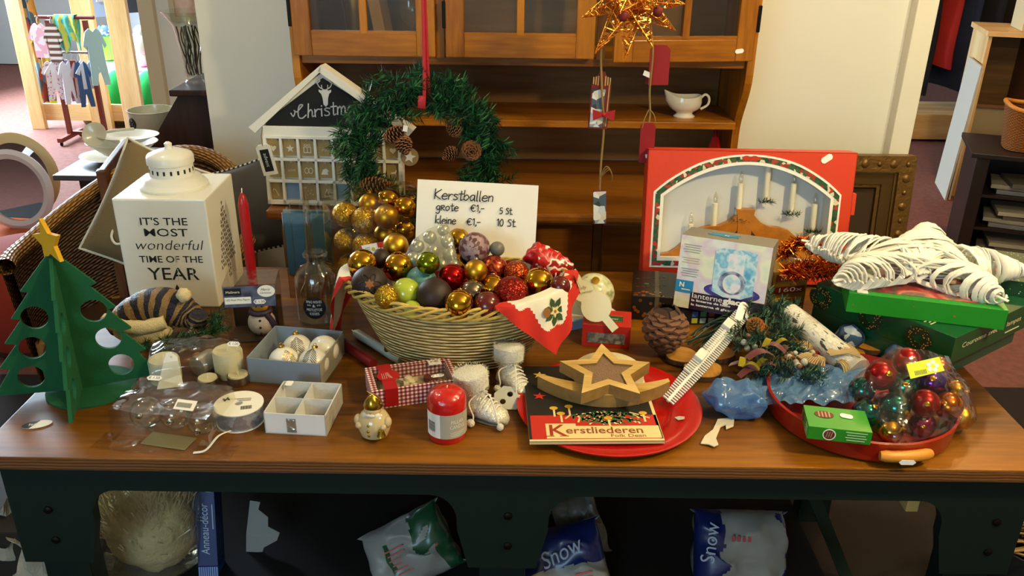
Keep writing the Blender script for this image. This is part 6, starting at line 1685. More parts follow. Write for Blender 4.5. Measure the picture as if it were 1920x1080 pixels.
b=MB(); b.plate([[(0,0),(w_,0),(w_,h_*.78),(w_*.62,h_*1.02),(w_*.38,h_*1.02),(0,h_*.78)]],0,0.003); c1=b.build('slatted_tag',mat('tag_rust','#6a1a14',0.6),lg,None,m)
b=MB()
for i in range(8):
    if i not in(3,4):b.box((w_*(.08+.12*i),h_*.86,0.0036),(w_*.06,h_*.2*(1-abs(i-3.5)/9),0.0012))
b.box((w_*.9,h_*.45,0.0036),(w_*.05,h_*.8,0.0012)); b.build('straw_slats',mat('straw_slat','#b89a5a',0.6),c1)
b=MB(); b.box((w_*.4,h_*.37,0.0036),(w_*.66,h_*.68,0.0014)); b.build('winter_picture',WPIC,c1)
b=MB(); bm=hq(1132,215,-.02)-o0
for s in(-1,1):b.plate([[(0,-.004),(s*.026,-.014),(s*.028,.012),(0,.004)]],-.003,.003,M=Matrix.Translation(bm)@XZ)
b.ball(bm,.006,n=10,k=8); b.build('red_bow',mat('bow_red','#a0141c',0.6),lg)
m,w_,h_=tagm((1113,358),(1138,357),(1112,420),-.01)
b=MB(); b.box((w_/2,h_/2,0),(w_,h_,.004)); c1=b.build('small_tag',mat('tag_rust','',0),lg,None,m)
b=MB(); b.box((w_/2,h_/2,.0026),(w_*.96,h_*.96,.0014)); b.build('winter_picture',WPIC,c1)
o0=hq(1223,78)
rg=thing('red_tag_garland','jute garland with dark red tags hanging beside the picture tags','garland',o0)
b=MB(); b.tube([p_-o0 for p_ in smoothpts([hq(1222,60),hq(1224,100,-.02),hq(1218,170,-.01),hq(1219,210),hq(1216,235)],6)],0.0026,7); b.tube([p_-o0 for p_ in smoothpts([hq(1218,205),hq(1226,215,-.008),hq(1229,228,-.008)],4)],0.0014,5); b.tube([p_-o0 for p_ in smoothpts([hq(1217,205),hq(1209,222,-.008),hq(1204,240,-.008)],4)],0.0014,5); b.build('jute_cord',JUTE,rg)
for tl,tr,bl,dy,nm in(((1218,84),(1256,84),(1215,159),.01,'large_red_tag'),((1209,82),(1221,84),(1209,156),.03,'large_red_tag'),((1202,230),(1230,230),(1197,304),-.004,'small_red_tag')):
    m,w_,h_=tagm(tl,tr,bl,dy); k=w_*.22
    b=MB(); b.plate([[(0,0),(w_,0),(w_,h_-k),(w_-k,h_),(k,h_),(0,h_-k)]],0,.004); b.build(nm,TAGRED,rg,None,m)
b=MB(); b.plate([[(-.009,-.005),(.009,-.007),(.009,.006),(-.009,.007)]],0,.0008); b.build('price_sticker',STICKER,rg,'white price sticker',frame(hq(1213,139,-.014)-o0,(1,0,-.3),(.3,0,1)))
b=MB(); b.plate([[(-.008,-.005),(.008,-.005),(.008,.005),(-.008,.005)]],0,.0008); b.build('price_sticker',STICKER,rg,'white price sticker',frame(hq(1216,292,-.012)-o0,(1,0,.2),(-.2,0,1)))
# ================================================================ long candles under the basket
def lying(label,pa,pb,r,m):
    A,B=P(*pa,TZ+r),P(*pb,TZ+r); d=B-A
    t=thing('taper_candle',label,'candle',M=frame(A,d,(0,0,1)))
    b=MB(); b.tube([(0,0,0),(0.003,0,0),(d.length-0.012,0,0),(d.length,0,0)],[r*0.9,r,r*0.95,r*0.4],16); b.build('wax',m,t)
    b=MB(); b.tube([(d.length,0,0),(d.length+0.01,0.001,0)],0.001,5); b.build('wick',PAPER,t)
lying('pale grey taper candle lying under the wicker basket',(752,676),(664,622),0.011,mat('grey_white_wax','#aab0aa',0.4))
lying('dark red taper candle lying under the wicker basket',(700,682),(640,640),0.012,mat('deep_red_wax','#6d1216',0.35))
p=P(735,668,TZ); capball('gold_brown_bauble','small brown glass bauble on the table just behind the gingham box','bauble',(p.x,p.y,TZ+0.017),0.017,mat('brown_glass','#5a3a18',0.15,coat=0.5),GOLDMETAL)

# ================================================================ gingham gift box
GING=checks('red_gingham',118,'#e9e2d8','#b06068','#6d141e')
ga,gb2=P(700,778,TZ),P(868,755,TZ)
gz=0.042
gTL=P(655,683,TZ+gz); gFL=P(697,735,TZ+gz); gFR=P(862,712,TZ+gz)
gx=thing('gingham_gift_box','red and white gingham gift box with a clear window, before the basket','gift box',M=frame((gFL.x,gFL.y,TZ),gFR-gFL,gTL-gFL))
GW=(gFR-gFL).length; GD=0.098
b=MB(); b.plate([[(0,0),(GW,0),(GW,GD),(0,GD)],[(0.012,0.006),(0.012,GD-0.014),(GW-0.012,GD-0.014),(GW-0.012,0.006)]],0.001,gz); b.box((GW/2,GD/2,0.001),(GW-0.01,GD-0.01,0.002)); b.build('carton',GING,gx)
b=MB(); b.box((GW/2,GD/2,0.014),(GW-0.026,GD-0.022,0.002)); b.build('inner_tray',mat('beige_insert','#a89a84',0.7),gx)
b=MB(); b.sheet(lambda u,v:(0.008+(GW-0.016)*u,0.004+(GD-0.014)*v,gz+0.0006),6,6); b.build('clear_window',film('window_film',(0.97,0.95,0.92),0.06,0.4,0.1,0.3,14),gx)
RBAND=mat('red_band','#a81418',0.45)
b=MB(); b.box((0.038,GD/2-0.001,gz+0.0015),(0.026,GD+0.002,0.001)); b.box((0.038,-0.0012,gz-0.018),(0.026,0.001,0.038)); b.plate([circ(0.040,GD*0.52,0.022,28)],gz+0.0016,gz+0.0026); bd_=b.build('paper_band',RBAND,gx,'red paper band')
b=MB(); b.text('Happy',0.01,0,T(0.042,GD*0.52,gz+0.003)@RZ(rad(-72)),shear=0.3)
for i in range(3):b.box((0.036-0.004*i,GD*0.5,gz+0.003),(0.0008,0.022,0.0003))
b.build('band_lettering',mat('pale_pink_ink','#e0b0a8',0.6),bd_)
CREAMWOOD=mat('cream_painted_wood','#dcd5b4',0.55)
for k,(x,y,lb)in enumerate(((0.082,0.060,'cream star ornament at the back of the gingham box'),(0.088,0.027,'cream star ornament at the front of the gingham box'))):
    o=MB(); o.plate([starpts(0.021,0.011,5,0.3+k)],0,0.008); o.lathe([(0.010,0.008),(0.008,0.013),(0.0,0.015)],14)
    tag(o.build('star_ornament',CREAMWOOD,M=gx.matrix_basis@T(x,y,0.0155)),lb,'ornament')
for k,(x,y,r,lb)in enumerate(((0.128,0.056,0.9,'small gingham heart at the back of the gift box'),(0.137,0.028,1.1,'larger gingham heart beside the price sticker'))):
    o=MB(); o.plate([[(0.00105*r*16*math.sin(t)**3,0.00105*r*(13*math.cos(t)-5*math.cos(2*t)-2*math.cos(3*t)-math.cos(4*t)))for t in[2*PI*q/30 for q in range(30)]]],0,0.010)
    tag(o.build('heart_ornament',(checks('brown_gingham',160,'#c9a488','#8a3b28','#5a1410'),mat('wine_felt','#6a1a20',0.8))[1-k],M=gx.matrix_basis@T(x,y,0.0155)),lb,'ornament')
b=MB(); b.box((GW-0.034,GD-0.018,gz+0.002),(0.026,0.020,0.0006),0); b.text('2',0.016,1,T(GW-0.036,GD-0.015,gz+0.0026)@RZ(PI/2)); b.text('.98',0.008,1,T(GW-0.028,GD-0.016,gz+0.0026)@RZ(PI/2)); b.build('price_label',[PAPER,mat('brown_ink','#6a4a2a',0.6)],gx,'square price label')
sticker(gx,T(GW-0.04,0.024,gz+0.002),0.026,0.011,'€ 1.50')

# ================================================================ santa bauble figure
CRGLAZE=mat('cream_glaze','#c9b486',0.12,coat=0.6); WHGLAZE=mat('white_beard','#ddd6c4',0.4); GOLDP=mat('gold_lustre','#a8862c',0.2,0.9)
sp_=P(703,815,TZ); s_=32*unit(sp_)
sa=thing('santa_ornament','small round cream and gold santa figure at the front of the table','santa figure',(sp_.x,sp_.y,TZ),rad(-8))
b=MB(); b.lathe([(s_*0.45,0),(s_*0.8,0.004),(s_,s_*0.75),(s_*0.94,s_*1.15),(s_*0.7,s_*1.55),(s_*0.35,s_*1.75),(0,s_*1.8)],32,sy=0.92); b.build('body',CRGLAZE,sa)
b=MB(); b.ball((0,-0.004,s_*1.82),s_*0.5,sc=(1,0.95,0.95)); hd=b.build('head',CRGLAZE,sa)
b=MB(); b.ball((0,-s_*0.35,s_*1.5),s_*0.55,sc=(1.05,0.5,0.62)); b.ball((0,-s_*0.6,s_*1.66),s_*0.14,sc=(2.2,0.8,0.8),n=12,k=8); b.build('beard',WHGLAZE,sa)
b=MB(); b.lathe([(s_*0.54,0),(s_*0.56,s_*0.12),(s_*0.42,s_*0.42),(s_*0.2,s_*0.72),(0,s_*0.8)],24,M=T(0,0,s_*1.98)@RX(rad(10))); b.ball((s_*0.42,0.0,s_*2.12),s_*0.17,n=12,k=8); b.build('hat',GOLDP,sa)
b=MB(); b.ball((0,-s_*0.52,s_*1.80),s_*0.09,n=10,k=8)
for x in(-0.17,0.17):b.ball((x*s_,-s_*0.45,s_*1.9),s_*0.055,n=8,k=6)
b.build('face_detail',GOLDP,sa)
b=MB()
for z in(0.45,0.8,1.12):b.ball((-s_*0.08,-s_*0.93*(1-0.18*abs(z-0.8)*2),s_*z),s_*0.09,n=10,k=8)
b.build('button',GOLDP,sa)
for sx in(-1,1):
    b=MB(); b.ball((sx*s_*0.88,-s_*0.2,s_*1.1),s_*0.3,sc=(0.8,1,1.15)); b.ball((sx*s_*0.72,-s_*0.62,s_*0.98),s_*0.2); b.build('arm',CRGLAZE,sa)
b=MB(); b.lathe([(s_*0.26,0),(s_*0.22,s_*0.1),(s_*0.16,s_*0.36),(0,s_*0.44)],16,M=T(s_*0.66,-s_*0.84,s_*0.55)); b.build('bell',GOLDP,sa)
b=MB(); b.tube(smoothpts([(0,0,s_*2.75),(-s_*0.3,-0.004,s_*3.0),(s_*0.4,-0.004,s_*2.5),(s_*0.9,-0.004,s_*1.7)],5),0.0007,5); b.build('hanging_cord',GOLDP,sa)

# ================================================================ red pillar candle
rp_=P(839,815,TZ); rr_=36*unit(rp_); rh_=0.098
rcnd=thing('pillar_candle','red pillar candle with a grey and white paper label, at the front of the table','candle',(rp_.x,rp_.y,TZ),rad(6))
b=MB(); b.lathe([(rr_*0.95,0),(rr_,0.004),(rr_,rh_-0.016),(rr_*0.9,rh_-0.006),(rr_*0.62,rh_),(rr_*0.3,rh_+0.003),(0,rh_+0.004)],48); b.build('wax',mat('bright_red_wax','#c01712',0.25,coat=0.35),rcnd)
b=MB(); b.tube([(0,0,rh_),(0.002,0,rh_+0.008)],0.0012,5); b.build('wick',PAPER,rcnd)
b=MB(); b.lathe([(rr_*1.012,0.006),(rr_*1.014,rh_-0.016),(rr_*0.93,rh_-0.003),(rr_*0.6,rh_+0.004),(0,rh_+0.007)],36,cap=False); b.jitter(0.0009,70); b.build('shrink_wrap',film('shrink_film',(1,0.97,0.95),0.03,0.35,0.1,0.5,60),rcnd)
def cyl_patch(b,R,a0,a1,z0,z1,m,n=14):
    vs=[]; 
    for i in range(n+1):
        a=a0+(a1-a0)*i/n
        for z in(z0,z1):vs.append((R*math.sin(a),-R*math.cos(a),z))
    b.add(vs,[(2*i,2*i+2,2*i+3,2*i+1)for i in range(n)],m,True)
b=MB(); R_=rr_*1.02
cyl_patch(b,R_,rad(-78),rad(-22),0.014,0.064,1); cyl_patch(b,R_,rad(-22),rad(88),0.014,0.064,0)
pl=b.build('paper_label',[mat('grey_label','#a9a597',0.6),PAPER],rcnd,'grey and white paper label')
b=MB()
for t_,z,w_,s1 in(('PILLAR',0.048,0.026,0.011),('CANDLE',0.038,0.03,0.011)):
    k=len(b.v); b.text(t_,s1,0,width=w_)
    for i in range(k,len(b.v)):
        v=b.v[i]; a=rad(30)+v[0]/R_; b.v[i]=((R_+0.0006)*math.sin(a),-(R_+0.0006)*math.cos(a),z+v[1])
for i in range(9):
    a=rad(-62)+0; z=0.026+i*0.0024
    cyl_patch(b,R_+0.0005,rad(-66),rad(-38),z,z+(0.0014 if i%3 else 0.0008),1,4)
for i in range(3):cyl_patch(b,R_+0.0005,rad(8),rad(55-8*i),0.026-i*0.0035,0.0268-i*0.0035,0,5)
b.build('label_print',[mat('label_white_ink','#e6e4da',0.6),BLACKINK],pl)

# ================================================================ white fluffy boots
FLUFF=mat('white_fluff','#e4e0d0',0.95,bump=1.0,bscale=420,sheen=0.5); SEQ=glitter('white_sequin','#d9d6c6',900,0.25,0.8,0.25); LACE=mat('white_lace','#e8e5da',0.7)
random.seed(5)
def boot(label,p,rz,tilt,sc=1.0):
    t=thing('boot_ornament',label,'boot',M=T(p.x,p.y,TZ+0.001)@RZ(rz)@RX(tilt),group='pair of white boots')
    b=MB()  # toe towards +X
    sec=[(-0.032,0.012,0.014,0.012),(-0.028,0.02,0.02,0.02),(-0.01,0.021,0.024,0.024),(0.012,0.021,0.019,0.019),(0.032,0.022,0.015,0.014),(0.046,0.019,0.011,0.011),(0.055,0.008,0.006,0.007)]
    vs=[]; n=18
    for x,wy_,wz,cz in sec:
        for j in range(n):
            a=2*PI*j/n; vs.append((x*sc,wy_*math.cos(a)*sc,max(0.003,cz+wz*math.sin(a))*sc))
    b.add(vs,[(i*n+j,i*n+(j+1)%n,(i+1)*n+(j+1)%n,(i+1)*n+j)for i in range(len(sec)-1)for j in range(n)]+[tuple(range(n-1,-1,-1)),tuple((len(sec)-1)*n+j for j in range(n))],0,True)
    b.tube([(-0.01*sc,0,0.02*sc),(-0.014*sc,0,0.045*sc),(-0.016*sc,0,0.062*sc)],[0.023*sc,0.021*sc,0.022*sc],18)
    b.jitter(0.0016,160); b.build('foot',SEQ,t)
    b=MB(); b.tube([(-0.016*sc,0,0.054*sc),(-0.017*sc,0,0.060*sc),(-0.019*sc,0,0.085*sc),(-0.02*sc,0,0.09*sc)],[0.022*sc,0.030*sc,0.031*sc,0.024*sc],22); b.jitter(0.003,200)
    k=len(b.v)
    for i in range(900):
        a=random.uniform(0,2*PI); z=random.uniform(0.055,0.091)*sc; r=0.029*sc
        q=Vector((-0.018*sc+r*math.cos(a),r*math.sin(a),z)); o=Vector((math.cos(a),math.sin(a),random.uniform(-.4,.6)))*0.005; s_=Vector((-math.sin(a),math.cos(a),0))*0.0006
        b.add([q-s_,q+s_,q+o],[(0,1,2)])
    b.build('fur_cuff',FLUFF,t)
    b=MB(); b.plate([[(-0.03*sc,-0.015*sc),(0.03*sc,-0.019*sc),(0.05*sc,-0.012*sc),(0.056*sc,0),(0.05*sc,0.012*sc),(0.03*sc,0.019*sc),(-0.03*sc,0.015*sc)]],0,0.003*sc); b.build('sole',mat('silver_sole','#9a968a',0.4,0.4),t)
    b=MB()
    for i in range(5):
        x=0.002+i*0.007; z=0.052-i*0.0055
        b.tube(smoothpts([(x*sc,-0.017*sc,(z-0.008)*sc),((x+0.005)*sc,0,(z+0.0015)*sc),((x+0.004)*sc,0.017*sc,(z-0.008)*sc)],4),0.0016*sc,6)
    b.tube(smoothpts([(0.006*sc,-0.004,0.056*sc),(0.03*sc,-0.02*sc,0.06*sc),(0.045*sc,-0.028*sc,0.03*sc),(0.05*sc,-0.026*sc,0.006*sc)],6),0.0014*sc,6)
    b.tube(smoothpts([(0.006*sc,0.004,0.056*sc),(-0.006*sc,-0.03*sc,0.045*sc),(0.004*sc,-0.034*sc,0.02*sc),(0.0,-0.036*sc,0.006*sc)],6),0.0014*sc,6)
    b.build('laces',LACE,t)
    for q in((0.0,-0.037,0.0075),(0.052,-0.026,0.0065)):
        b=MB(); b.ball((q[0]*sc,q[1]*sc,0.008*sc),q[2]*sc,n=12,k=8); b.jitter(0.0008,300); b.build('lace_pompom',FLUFF,t)
    return t
boot('white sequinned boot ornament with fur cuff, the nearer of the pair',P(900,782,TZ),rad(-24),0,1.08)
boot('white sequinned boot ornament leaning back against the basket',P(958,728,TZ),rad(-50),rad(-6),1.0)
# cut-out card between the boots
o=MB(); o.plate([[(0,0),(0.045,-0.005),(0.055,0.02),(0.045,0.045),(0.025,0.05),(0.005,0.035)],circ(0.02,0.015,0.006,14),circ(0.036,0.03,0.006,14)],0,0.002)
tag(o.build('cutout_ornament',mat('grey_white_card','#b3b3ac',0.6),M=frame(P(925,768,TZ+0.002),(1,0.1,0.05),(-0.1,0.85,0.5))),'grey-white cut-out ornament lying between the boots and the red plate','ornament')

# ================================================================ light blue box, glass ball, wooden snowman, small red box
la,lb2=P(1005,635,TZ),P(1110,612,TZ)
o=MB(); L_=(lb2-la).length+0.10; o.box((L_/2,0.07,0.012),(L_,0.14,0.024),0,bev=0.002); o.box((L_/2,0.07,0.0245),(L_-0.006,0.134,0.001),1)
tag(o.build('flat_box',[mat('light_blue_card','#86aed2',0.5),mat('pale_lid','#d9d8c8',0.4)],M=frame(la,lb2-la,(0.2,1,0))@T(-0.03,0,0)),'flat light blue box under the glass ball at the end of the basket','box')
gpos=P(1115,570,TZ+0.06); gbr=39*unit(gpos)
gl=thing('glass_ball','large pale yellow-green glass ball with a frosted scene, behind the wooden snowman','bauble',(gpos.x,gpos.y+0.03,TZ+0.0255+gbr))
b=MB(); b.ball((0,0,0),gbr,n=40,k=28); b.build('ball',patches('frosted_scene',('#a8ae7a','#c9cc9e','#e2e0c0','#8c9464'),38,0.15,smooth=True,spec=0.7),gl)
b=MB(); b.lathe([(gbr*0.18,gbr*0.96),(gbr*0.18,gbr*1.1),(0,gbr*1.12)],14,M=RX(rad(30))); b.build('cap',GOLDMETAL,gl)
rA,rB=P(1090,648,TZ),P(1180,655,TZ)
rW=(rB-rA).length; rH=0.075
rz_=math.atan2(rB.y-rA.y,rB.x-rA.x)
rx=thing('small_red_box','small red printed box standing behind the wooden star','box',(rA.x,rA.y,TZ),rz_)
rH=0.055
REDCARD=mat('red_card','#b3261a',0.45)
b=MB(); b.box((rW/2,0.04,rH/2),(rW,0.08,rH),bev=0.001); b.build('carton',REDCARD,rx)
b=MB(); b.box((rW/2,-0.0006,rH*0.42),(rW*0.78,0.001,rH*0.45)); b.build('front_picture',patches('grey_picture',('#6d6a66','#8c8880','#4c4a48','#a09a90'),40,0.4,smooth=True),rx)
b=MB(); b.box((rW*0.52,0.035,rH+0.0006),(rW*0.62,0.028,0.001),0); b.text('Flower',0.012,1,T(rW*0.58,0.034,rH+0.0014)); b.tube([(rW*0.22,0.022,rH+0.001),(rW*0.82,0.022,rH+0.001),(rW*0.82,0.05,rH+0.001),(rW*0.22,0.05,rH+0.001)],0.0007,4,2,closed=True); b.build('lid_label',[mat('dark_green_label','#1f4a2c',0.5),PAPER,GOLDMETAL],rx,'dark green label on the lid')
wA,wB=P(1130,590,TZ+0.075),P(1072,520,TZ+0.14)
SCREAM=mat('cream_board_wood','#dcd6b8',0.6)
ws=thing('wooden_snowman','cream wooden snowman silhouette on a stick leaning on the basket','snowman',M=frame(wA,(wB-wA).cross(CAM-wA),wB-wA))
ol=[]
for cx,cy,r,a0,a1 in((0,0.022,0.034,-75,52),(0,0.068,0.024,-40,48),(0,0.103,0.017,-38,38)):
    for k in range(9):
        a=rad(a0+(a1-a0)*k/8); ol.append((cx+r*math.cos(a),cy+r*math.sin(a)))
ol+=[(0.019,0.114),(0.019,0.119),(0.012,0.119),(0.011,0.135)]
full=ol+[(-x,y)for x,y in reversed(ol)]
b=MB(); b.plate([full],0,0.006); b.build('silhouette',SCREAM,ws)
b=MB(); b.plate([[(-0.009,-0.045),(0.009,-0.045),(0.009,-0.008),(-0.009,-0.008)]],0.0005,0.0055); b.build('stick',SCREAM,ws)
b=MB(); b.text('Jolly',0.011,0,T(0.002,0.075,0.0064)@RZ(rad(-28)),shear=0.3); b.text('Snowman',0.009,0,T(0.0,0.064,0.0064)@RZ(rad(-28)),shear=0.3); b.build('lettering',mat('grey_brown_ink','#7a6f54',0.7),ws)

# ================================================================ red charger plate, songbook, wooden star
pc_=P(1140,768,TZ); pr=172*unit(pc_)
PLRED=mat('red_lacquer','#a8130e',0.22,coat=0.4)
rpl=thing('red_plate','large round red lacquer plate under the songbook','plate',(pc_.x,pc_.y,TZ))
b=MB(); b.lathe([(0,0.004),(pr*0.62,0.004),(pr*0.66,0.006),(pr*0.7,0.012),(pr*0.98,0.017),(pr,0.0165),(pr,0.014),(pr*0.7,0.006),(pr*0.64,0.0),(0,0)],72,cap=False); b.build('dish',PLRED,rpl)
b=MB(); b.plate([[(0.0,0),(0.012,0.004),(0.014,0.012),(0.004,0.014),(-0.006,0.009)]],0,0.0006); b.build('sticker_remnant',mat('torn_sticker','#a8a49a',0.6),rpl,'torn sticker remnant',M=T(*(P(1272,788,TZ+0.0165)-pc_))@T(0,0,0))
sBL,sBR,sTL=P(993,834,TZ+0.018),P(1246,832,TZ+0.018),P(985,692,TZ+0.018)
sbk=thing('songbook','old songbook with a black and red christmas cover lying on the red plate','book',M=frame((sBL.x,sBL.y,TZ+0.0185),sBR-sBL,sTL-sBL))
SW=(sBR-sBL).length; SH=(sTL-sBL).length
b=MB(); b.box((SW/2,SH/2,0.0025),(SW,SH,0.005)); b.build('pages',mat('aged_pages','#cdb98a',0.8),sbk)
CBLACK=mat('cover_black','#1b1a18',0.5,var=0.2,vscale=40); CRED2=mat('cover_red','#b8281a',0.5); CCREAM=mat('cover_cream','#dcc992',0.6); CGREEN=mat('cover_green','#1d6a3c',0.5); CYEL=mat('cover_yellow','#d0a32e',0.5)
b=MB(); b.box((SW/2,SH/2,0.0056),(SW,SH,0.0012),0)
b.box((SW/2+0.002,SH*0.16,0.0064),(SW-0.006,SH*0.30,0.0006),1)
b.plate([[(SW*0.13,SH*0.03),(SW-0.003,SH*0.03),(SW-0.003,SH*0.175),(SW*0.36,SH*0.175),(SW*0.36,SH*0.205),(SW*0.13,SH*0.205)]],0.0066,0.0072,2)
b.box((SW-0.003,SH*0.5,0.0064),(0.006,SH,0.0006),2); b.box((SW/2,0.003,0.0064),(SW,0.006,0.0007),2)
b.plate([[(SW*0.52,SH*0.72),(SW-0.006,SH*0.72),(SW-0.006,SH),(SW*0.52,SH)]],0.0062,0.0068,1)
cv=b.build('cover',[CBLACK,CRED2,CCREAM],sbk)
b=MB(); z=0.0076
b.text('K',0.05,0,T(SW*0.21,SH*0.118,z),bold=0.0006); b.text('erstliederen',0.03,1,T(SW*0.57,SH*0.118,z),bold=0.0003,width=SW*0.58); b.text('Folk Dean',0.014,1,T(SW*0.74,SH*0.055,z),width=SW*0.26)
for x in(0.155,0.262):b.box((SW*x,SH*0.118-0.0175,z),(0.016,0.0016,0.0002),0)
b.build('title_lettering',[mat('title_red','#9a2f1c',0.6),mat('title_brown','#8a4526',0.6)],cv)
b=MB()  # printed fir branches with candles
random.seed(3)
for(x0,y0,x1,y1)in((0.33,0.31,0.60,0.36),(0.60,0.36,0.88,0.30),(0.40,0.27,0.6,0.30),(0.6,0.30,0.84,0.25),(0.5,0.24,0.72,0.24),(0.45,0.33,0.8,0.34)):
    for k in range(16):
        t=k/15; x=(x0+(x1-x0)*t)*SW; y=(y0+(y1-y0)*t)*SH; a=random.uniform(-2.6,-0.5)
        b.ribbon([(x,y),(x+0.018*math.cos(a),y+0.013*math.sin(a))],0.0036,0 if k%3 else 1,None,z-0.0006)
for x,y in((0.21,0.40),(0.26,0.33),(0.9,0.33),(0.33,0.42),(0.62,0.27)):
    b.plate([circ(x*SW,y*SH,0.008,16,0.006)],0.0070,0.0074,2); b.plate([[(x*SW-0.002,y*SH-0.03),(x*SW+0.002,y*SH-0.03),(x*SW+0.002,y*SH-0.005),(x*SW-0.002,y*SH-0.005)]],0.0070,0.0074,3)
for x,y,m_ in((0.13,0.86,2),(0.11,0.56,4),(0.3,0.7,2)):b.plate([starpts(0.014,0.0055,5,0.2,x*SW,y*SH)],0.0070,0.0074,m_)
b.build('cover_print',[CGREEN,CCREAM,CYEL,CCREAM,CRED2],cv)
# cream disc candle, then star and curved foot
OAK=wood('pale_oak','#a08040','#d2b070','X',14,0.6); OAKF=mat('oak_side','#8f6f3c',0.6,var=0.2,vscale=60)
dcn=P(1140,712,TZ+0.025); zc=TZ+0.0255
dk=thing('disc_candle','wide cream disc candle under the wooden star','candle',(dcn.x,dcn.y+0.005,zc))
b=MB(); b.lathe([(0.066,0),(0.072,0.004),(0.072,0.02),(0.066,0.026),(0,0.027)],48); b.build('wax',CANDLEW,dk)
tl,tr_,tt,b1,b2=None,None,None,None,None
scn=P(1137,697,zc+0.05)
sM=frame(scn,(1,0.02,-0.01),(0,1,0.10))
wst=thing('wooden_star','thick pale wooden star with brown felt centre, lying on the cream candle','star',M=sM)
R1=0.094
b=MB(); b.plate([starpts(R1,R1*0.5),starpts(R1*0.62,R1*0.31)[::-1]],-0.022,0.004,0,side=1); b.build('star_frame',[OAK,OAKF],wst)
b=MB(); b.plate([starpts(R1*0.62,R1*0.31)],-0.021,0.0); b.jitter(0.0012,200); b.build('felt_centre',mat('brown_felt','#7d624a',0.95,bump=1.0,bscale=260),wst,'brown felt star')
zk=TZ+0.0255
e0,e1,em=P(1008,706,zk+0.026),P(1256,716,zk+0.026),P(1130,742,zk+0.026)
cM=frame((e0.x+(e1.x-e0.x)/2,(e0.y+e1.y)/2,zk),(e1.x-e0.x,e1.y-e0.y,0),(0,1,0))
cv_=(e1-e0).length; sag=(e0.y+e1.y)/2-em.y
o=MB()
lo_=[(-cv_/2+cv_*k/24,-sag*(1-(2*k/24-1)**2))for k in range(25)]
up_=[(-cv_/2+0.002+(cv_-0.004)*k/24,-sag*0.55*(1-(2*k/24-1)**2)+0.012)for k in range(25)]
o.plate([lo_+up_[::-1]],0,0.027,0,side=1)
tag(o.build('curved_foot',[OAK,OAKF],M=cM),'curved pale wooden rocker piece in front of the wooden star','wooden ornament')
# ================================================================ red candle-arch box at the back right
ay=2.05
aTL,aTR,aBL=PY(1225,286,ay),PY(1628,281,ay),PY(1216,492,ay)
AW=(aTR-aTL).length*0.995; AH=(PY(1225,286,ay+0.055).z-TZ)*1.005; AD=0.06
abx=thing('candle_arch_box','big red box with an arched window showing a wooden candle arch','box',M=T(aTL.x-0.004,ay,TZ+0.011)@RZ(rad(-1.0))@RX(rad(-9)))
REDBOX=mat('vermilion_card','#cf3a1c',0.5)
def archpts(x0,x1,z0,zs,zt,n=26):
    return[(x0,z0),(x1,z0),(x1,zs)]+[(x1+(x0-x1)*k/n,zs+(zt-zs)*(1-(2*k/n-1)**2))for k in range(1,n)]+[(x0,zs)]
wx0,wx1=AW*0.085,AW*0.895
wz0,wzs,wzt=AH*0.19,AH*0.66,AH*0.90
win=archpts(wx0,wx1,wz0,wzs,wzt)
b=MB(); b.plate([[(0,0),(AW,0),(AW,AH),(0,AH)],win[::-1]],-0.0025,0,M=XZ)
b.box((AW/2,AD,AH/2),(AW,0.002,AH)); b.box((0.001,AD/2,AH/2),(0.002,AD,AH)); b.box((AW-0.001,AD/2,AH/2),(0.002,AD,AH)); b.box((AW/2,AD/2,AH-0.001),(AW,AD,0.002)); b.box((AW/2,AD/2,0.001),(AW,AD,0.002))
b.box((AW+0.004,0.012,AH*0.62),(0.012,0.02,AH*0.16))
b.build('carton',REDBOX,abx)
def grow(p,d):
    cx,cz=(wx0+wx1)/2,(wz0+wzt)/2
    return(p[0]+d*(1 if p[0]>cx else-1)*min(1,abs(p[0]-cx)/(0.5*(wx1-wx0))*1.15),p[1]+d*(1 if p[1]>cz else-1)*min(1,abs(p[1]-cz)/(0.5*(wzt-wz0))*1.2))
ring2=[grow(p,0.026)for p in win]
b=MB(); b.plate([ring2,win[::-1]],0,0.0008,M=XZ); b.build('white_border',PAPER,abx)
mid1=[grow(p,0.021)for p in win]; mid0=[grow(p,0.008)for p in win]
b=MB(); b.plate([mid1,mid0[::-1]],0.0008,0.0014,M=XZ); b.build('holly_border',patches('holly_border_print',('#1d4a2c','#a8301e','#2c5a34','#d8cfae','#8e2a1c','#28502c','#173a24'),110,0.5,kind='v'),abx,'printed holly border')
b=MB()
for s in(-1,1):b.plate([circ((wx0+wx1)/2+s*0.010,wzt+0.016,0.011,14,0.007)],0.0014,0.002,M=XZ)
b.build('printed_bow',mat('printed_red','#b83020',0.5),abx)
INN=mat('inner_white_card','#d5d7d6',0.6)
b=MB(); b.box((AW/2,AD-0.004,AH/2),(AW-0.01,0.002,AH-0.01))
for k in range(len(win)):
    p,q=win[k],win[(k+1)%len(win)]
    b.add([(p[0],0.001,p[1]),(q[0],0.001,q[1]),(q[0],AD-0.005,q[1]),(p[0],AD-0.005,p[1])],[(0,1,2,3)])
b.build('inner_lining',INN,abx)
sticker(abx,T(AW*0.855,-0.001,AH*0.955)@XZ@RZ(rad(35)),0.03,0.016,'')
ARCHW=mat('honey_wood','#b06e22',0.4,var=0.25,vscale=40)
BULB=film('bulb_glass',(0.97,0.96,0.9),0.15,0.8,0.04,0); IVORY=mat('ivory_plastic','#e6e0c8',0.4)
car=thing('candle_arch','honey coloured wooden candle arch with seven electric candles inside the red box','candle arch',M=abx.matrix_basis@T(AW/2,AD*0.52,0.003))
cx_=0.0
def col(px,py):
    q=abx.matrix_basis.inverted()@PY(px,py,ay+AD*0.5); return q.x-AW/2,q.z-0.003
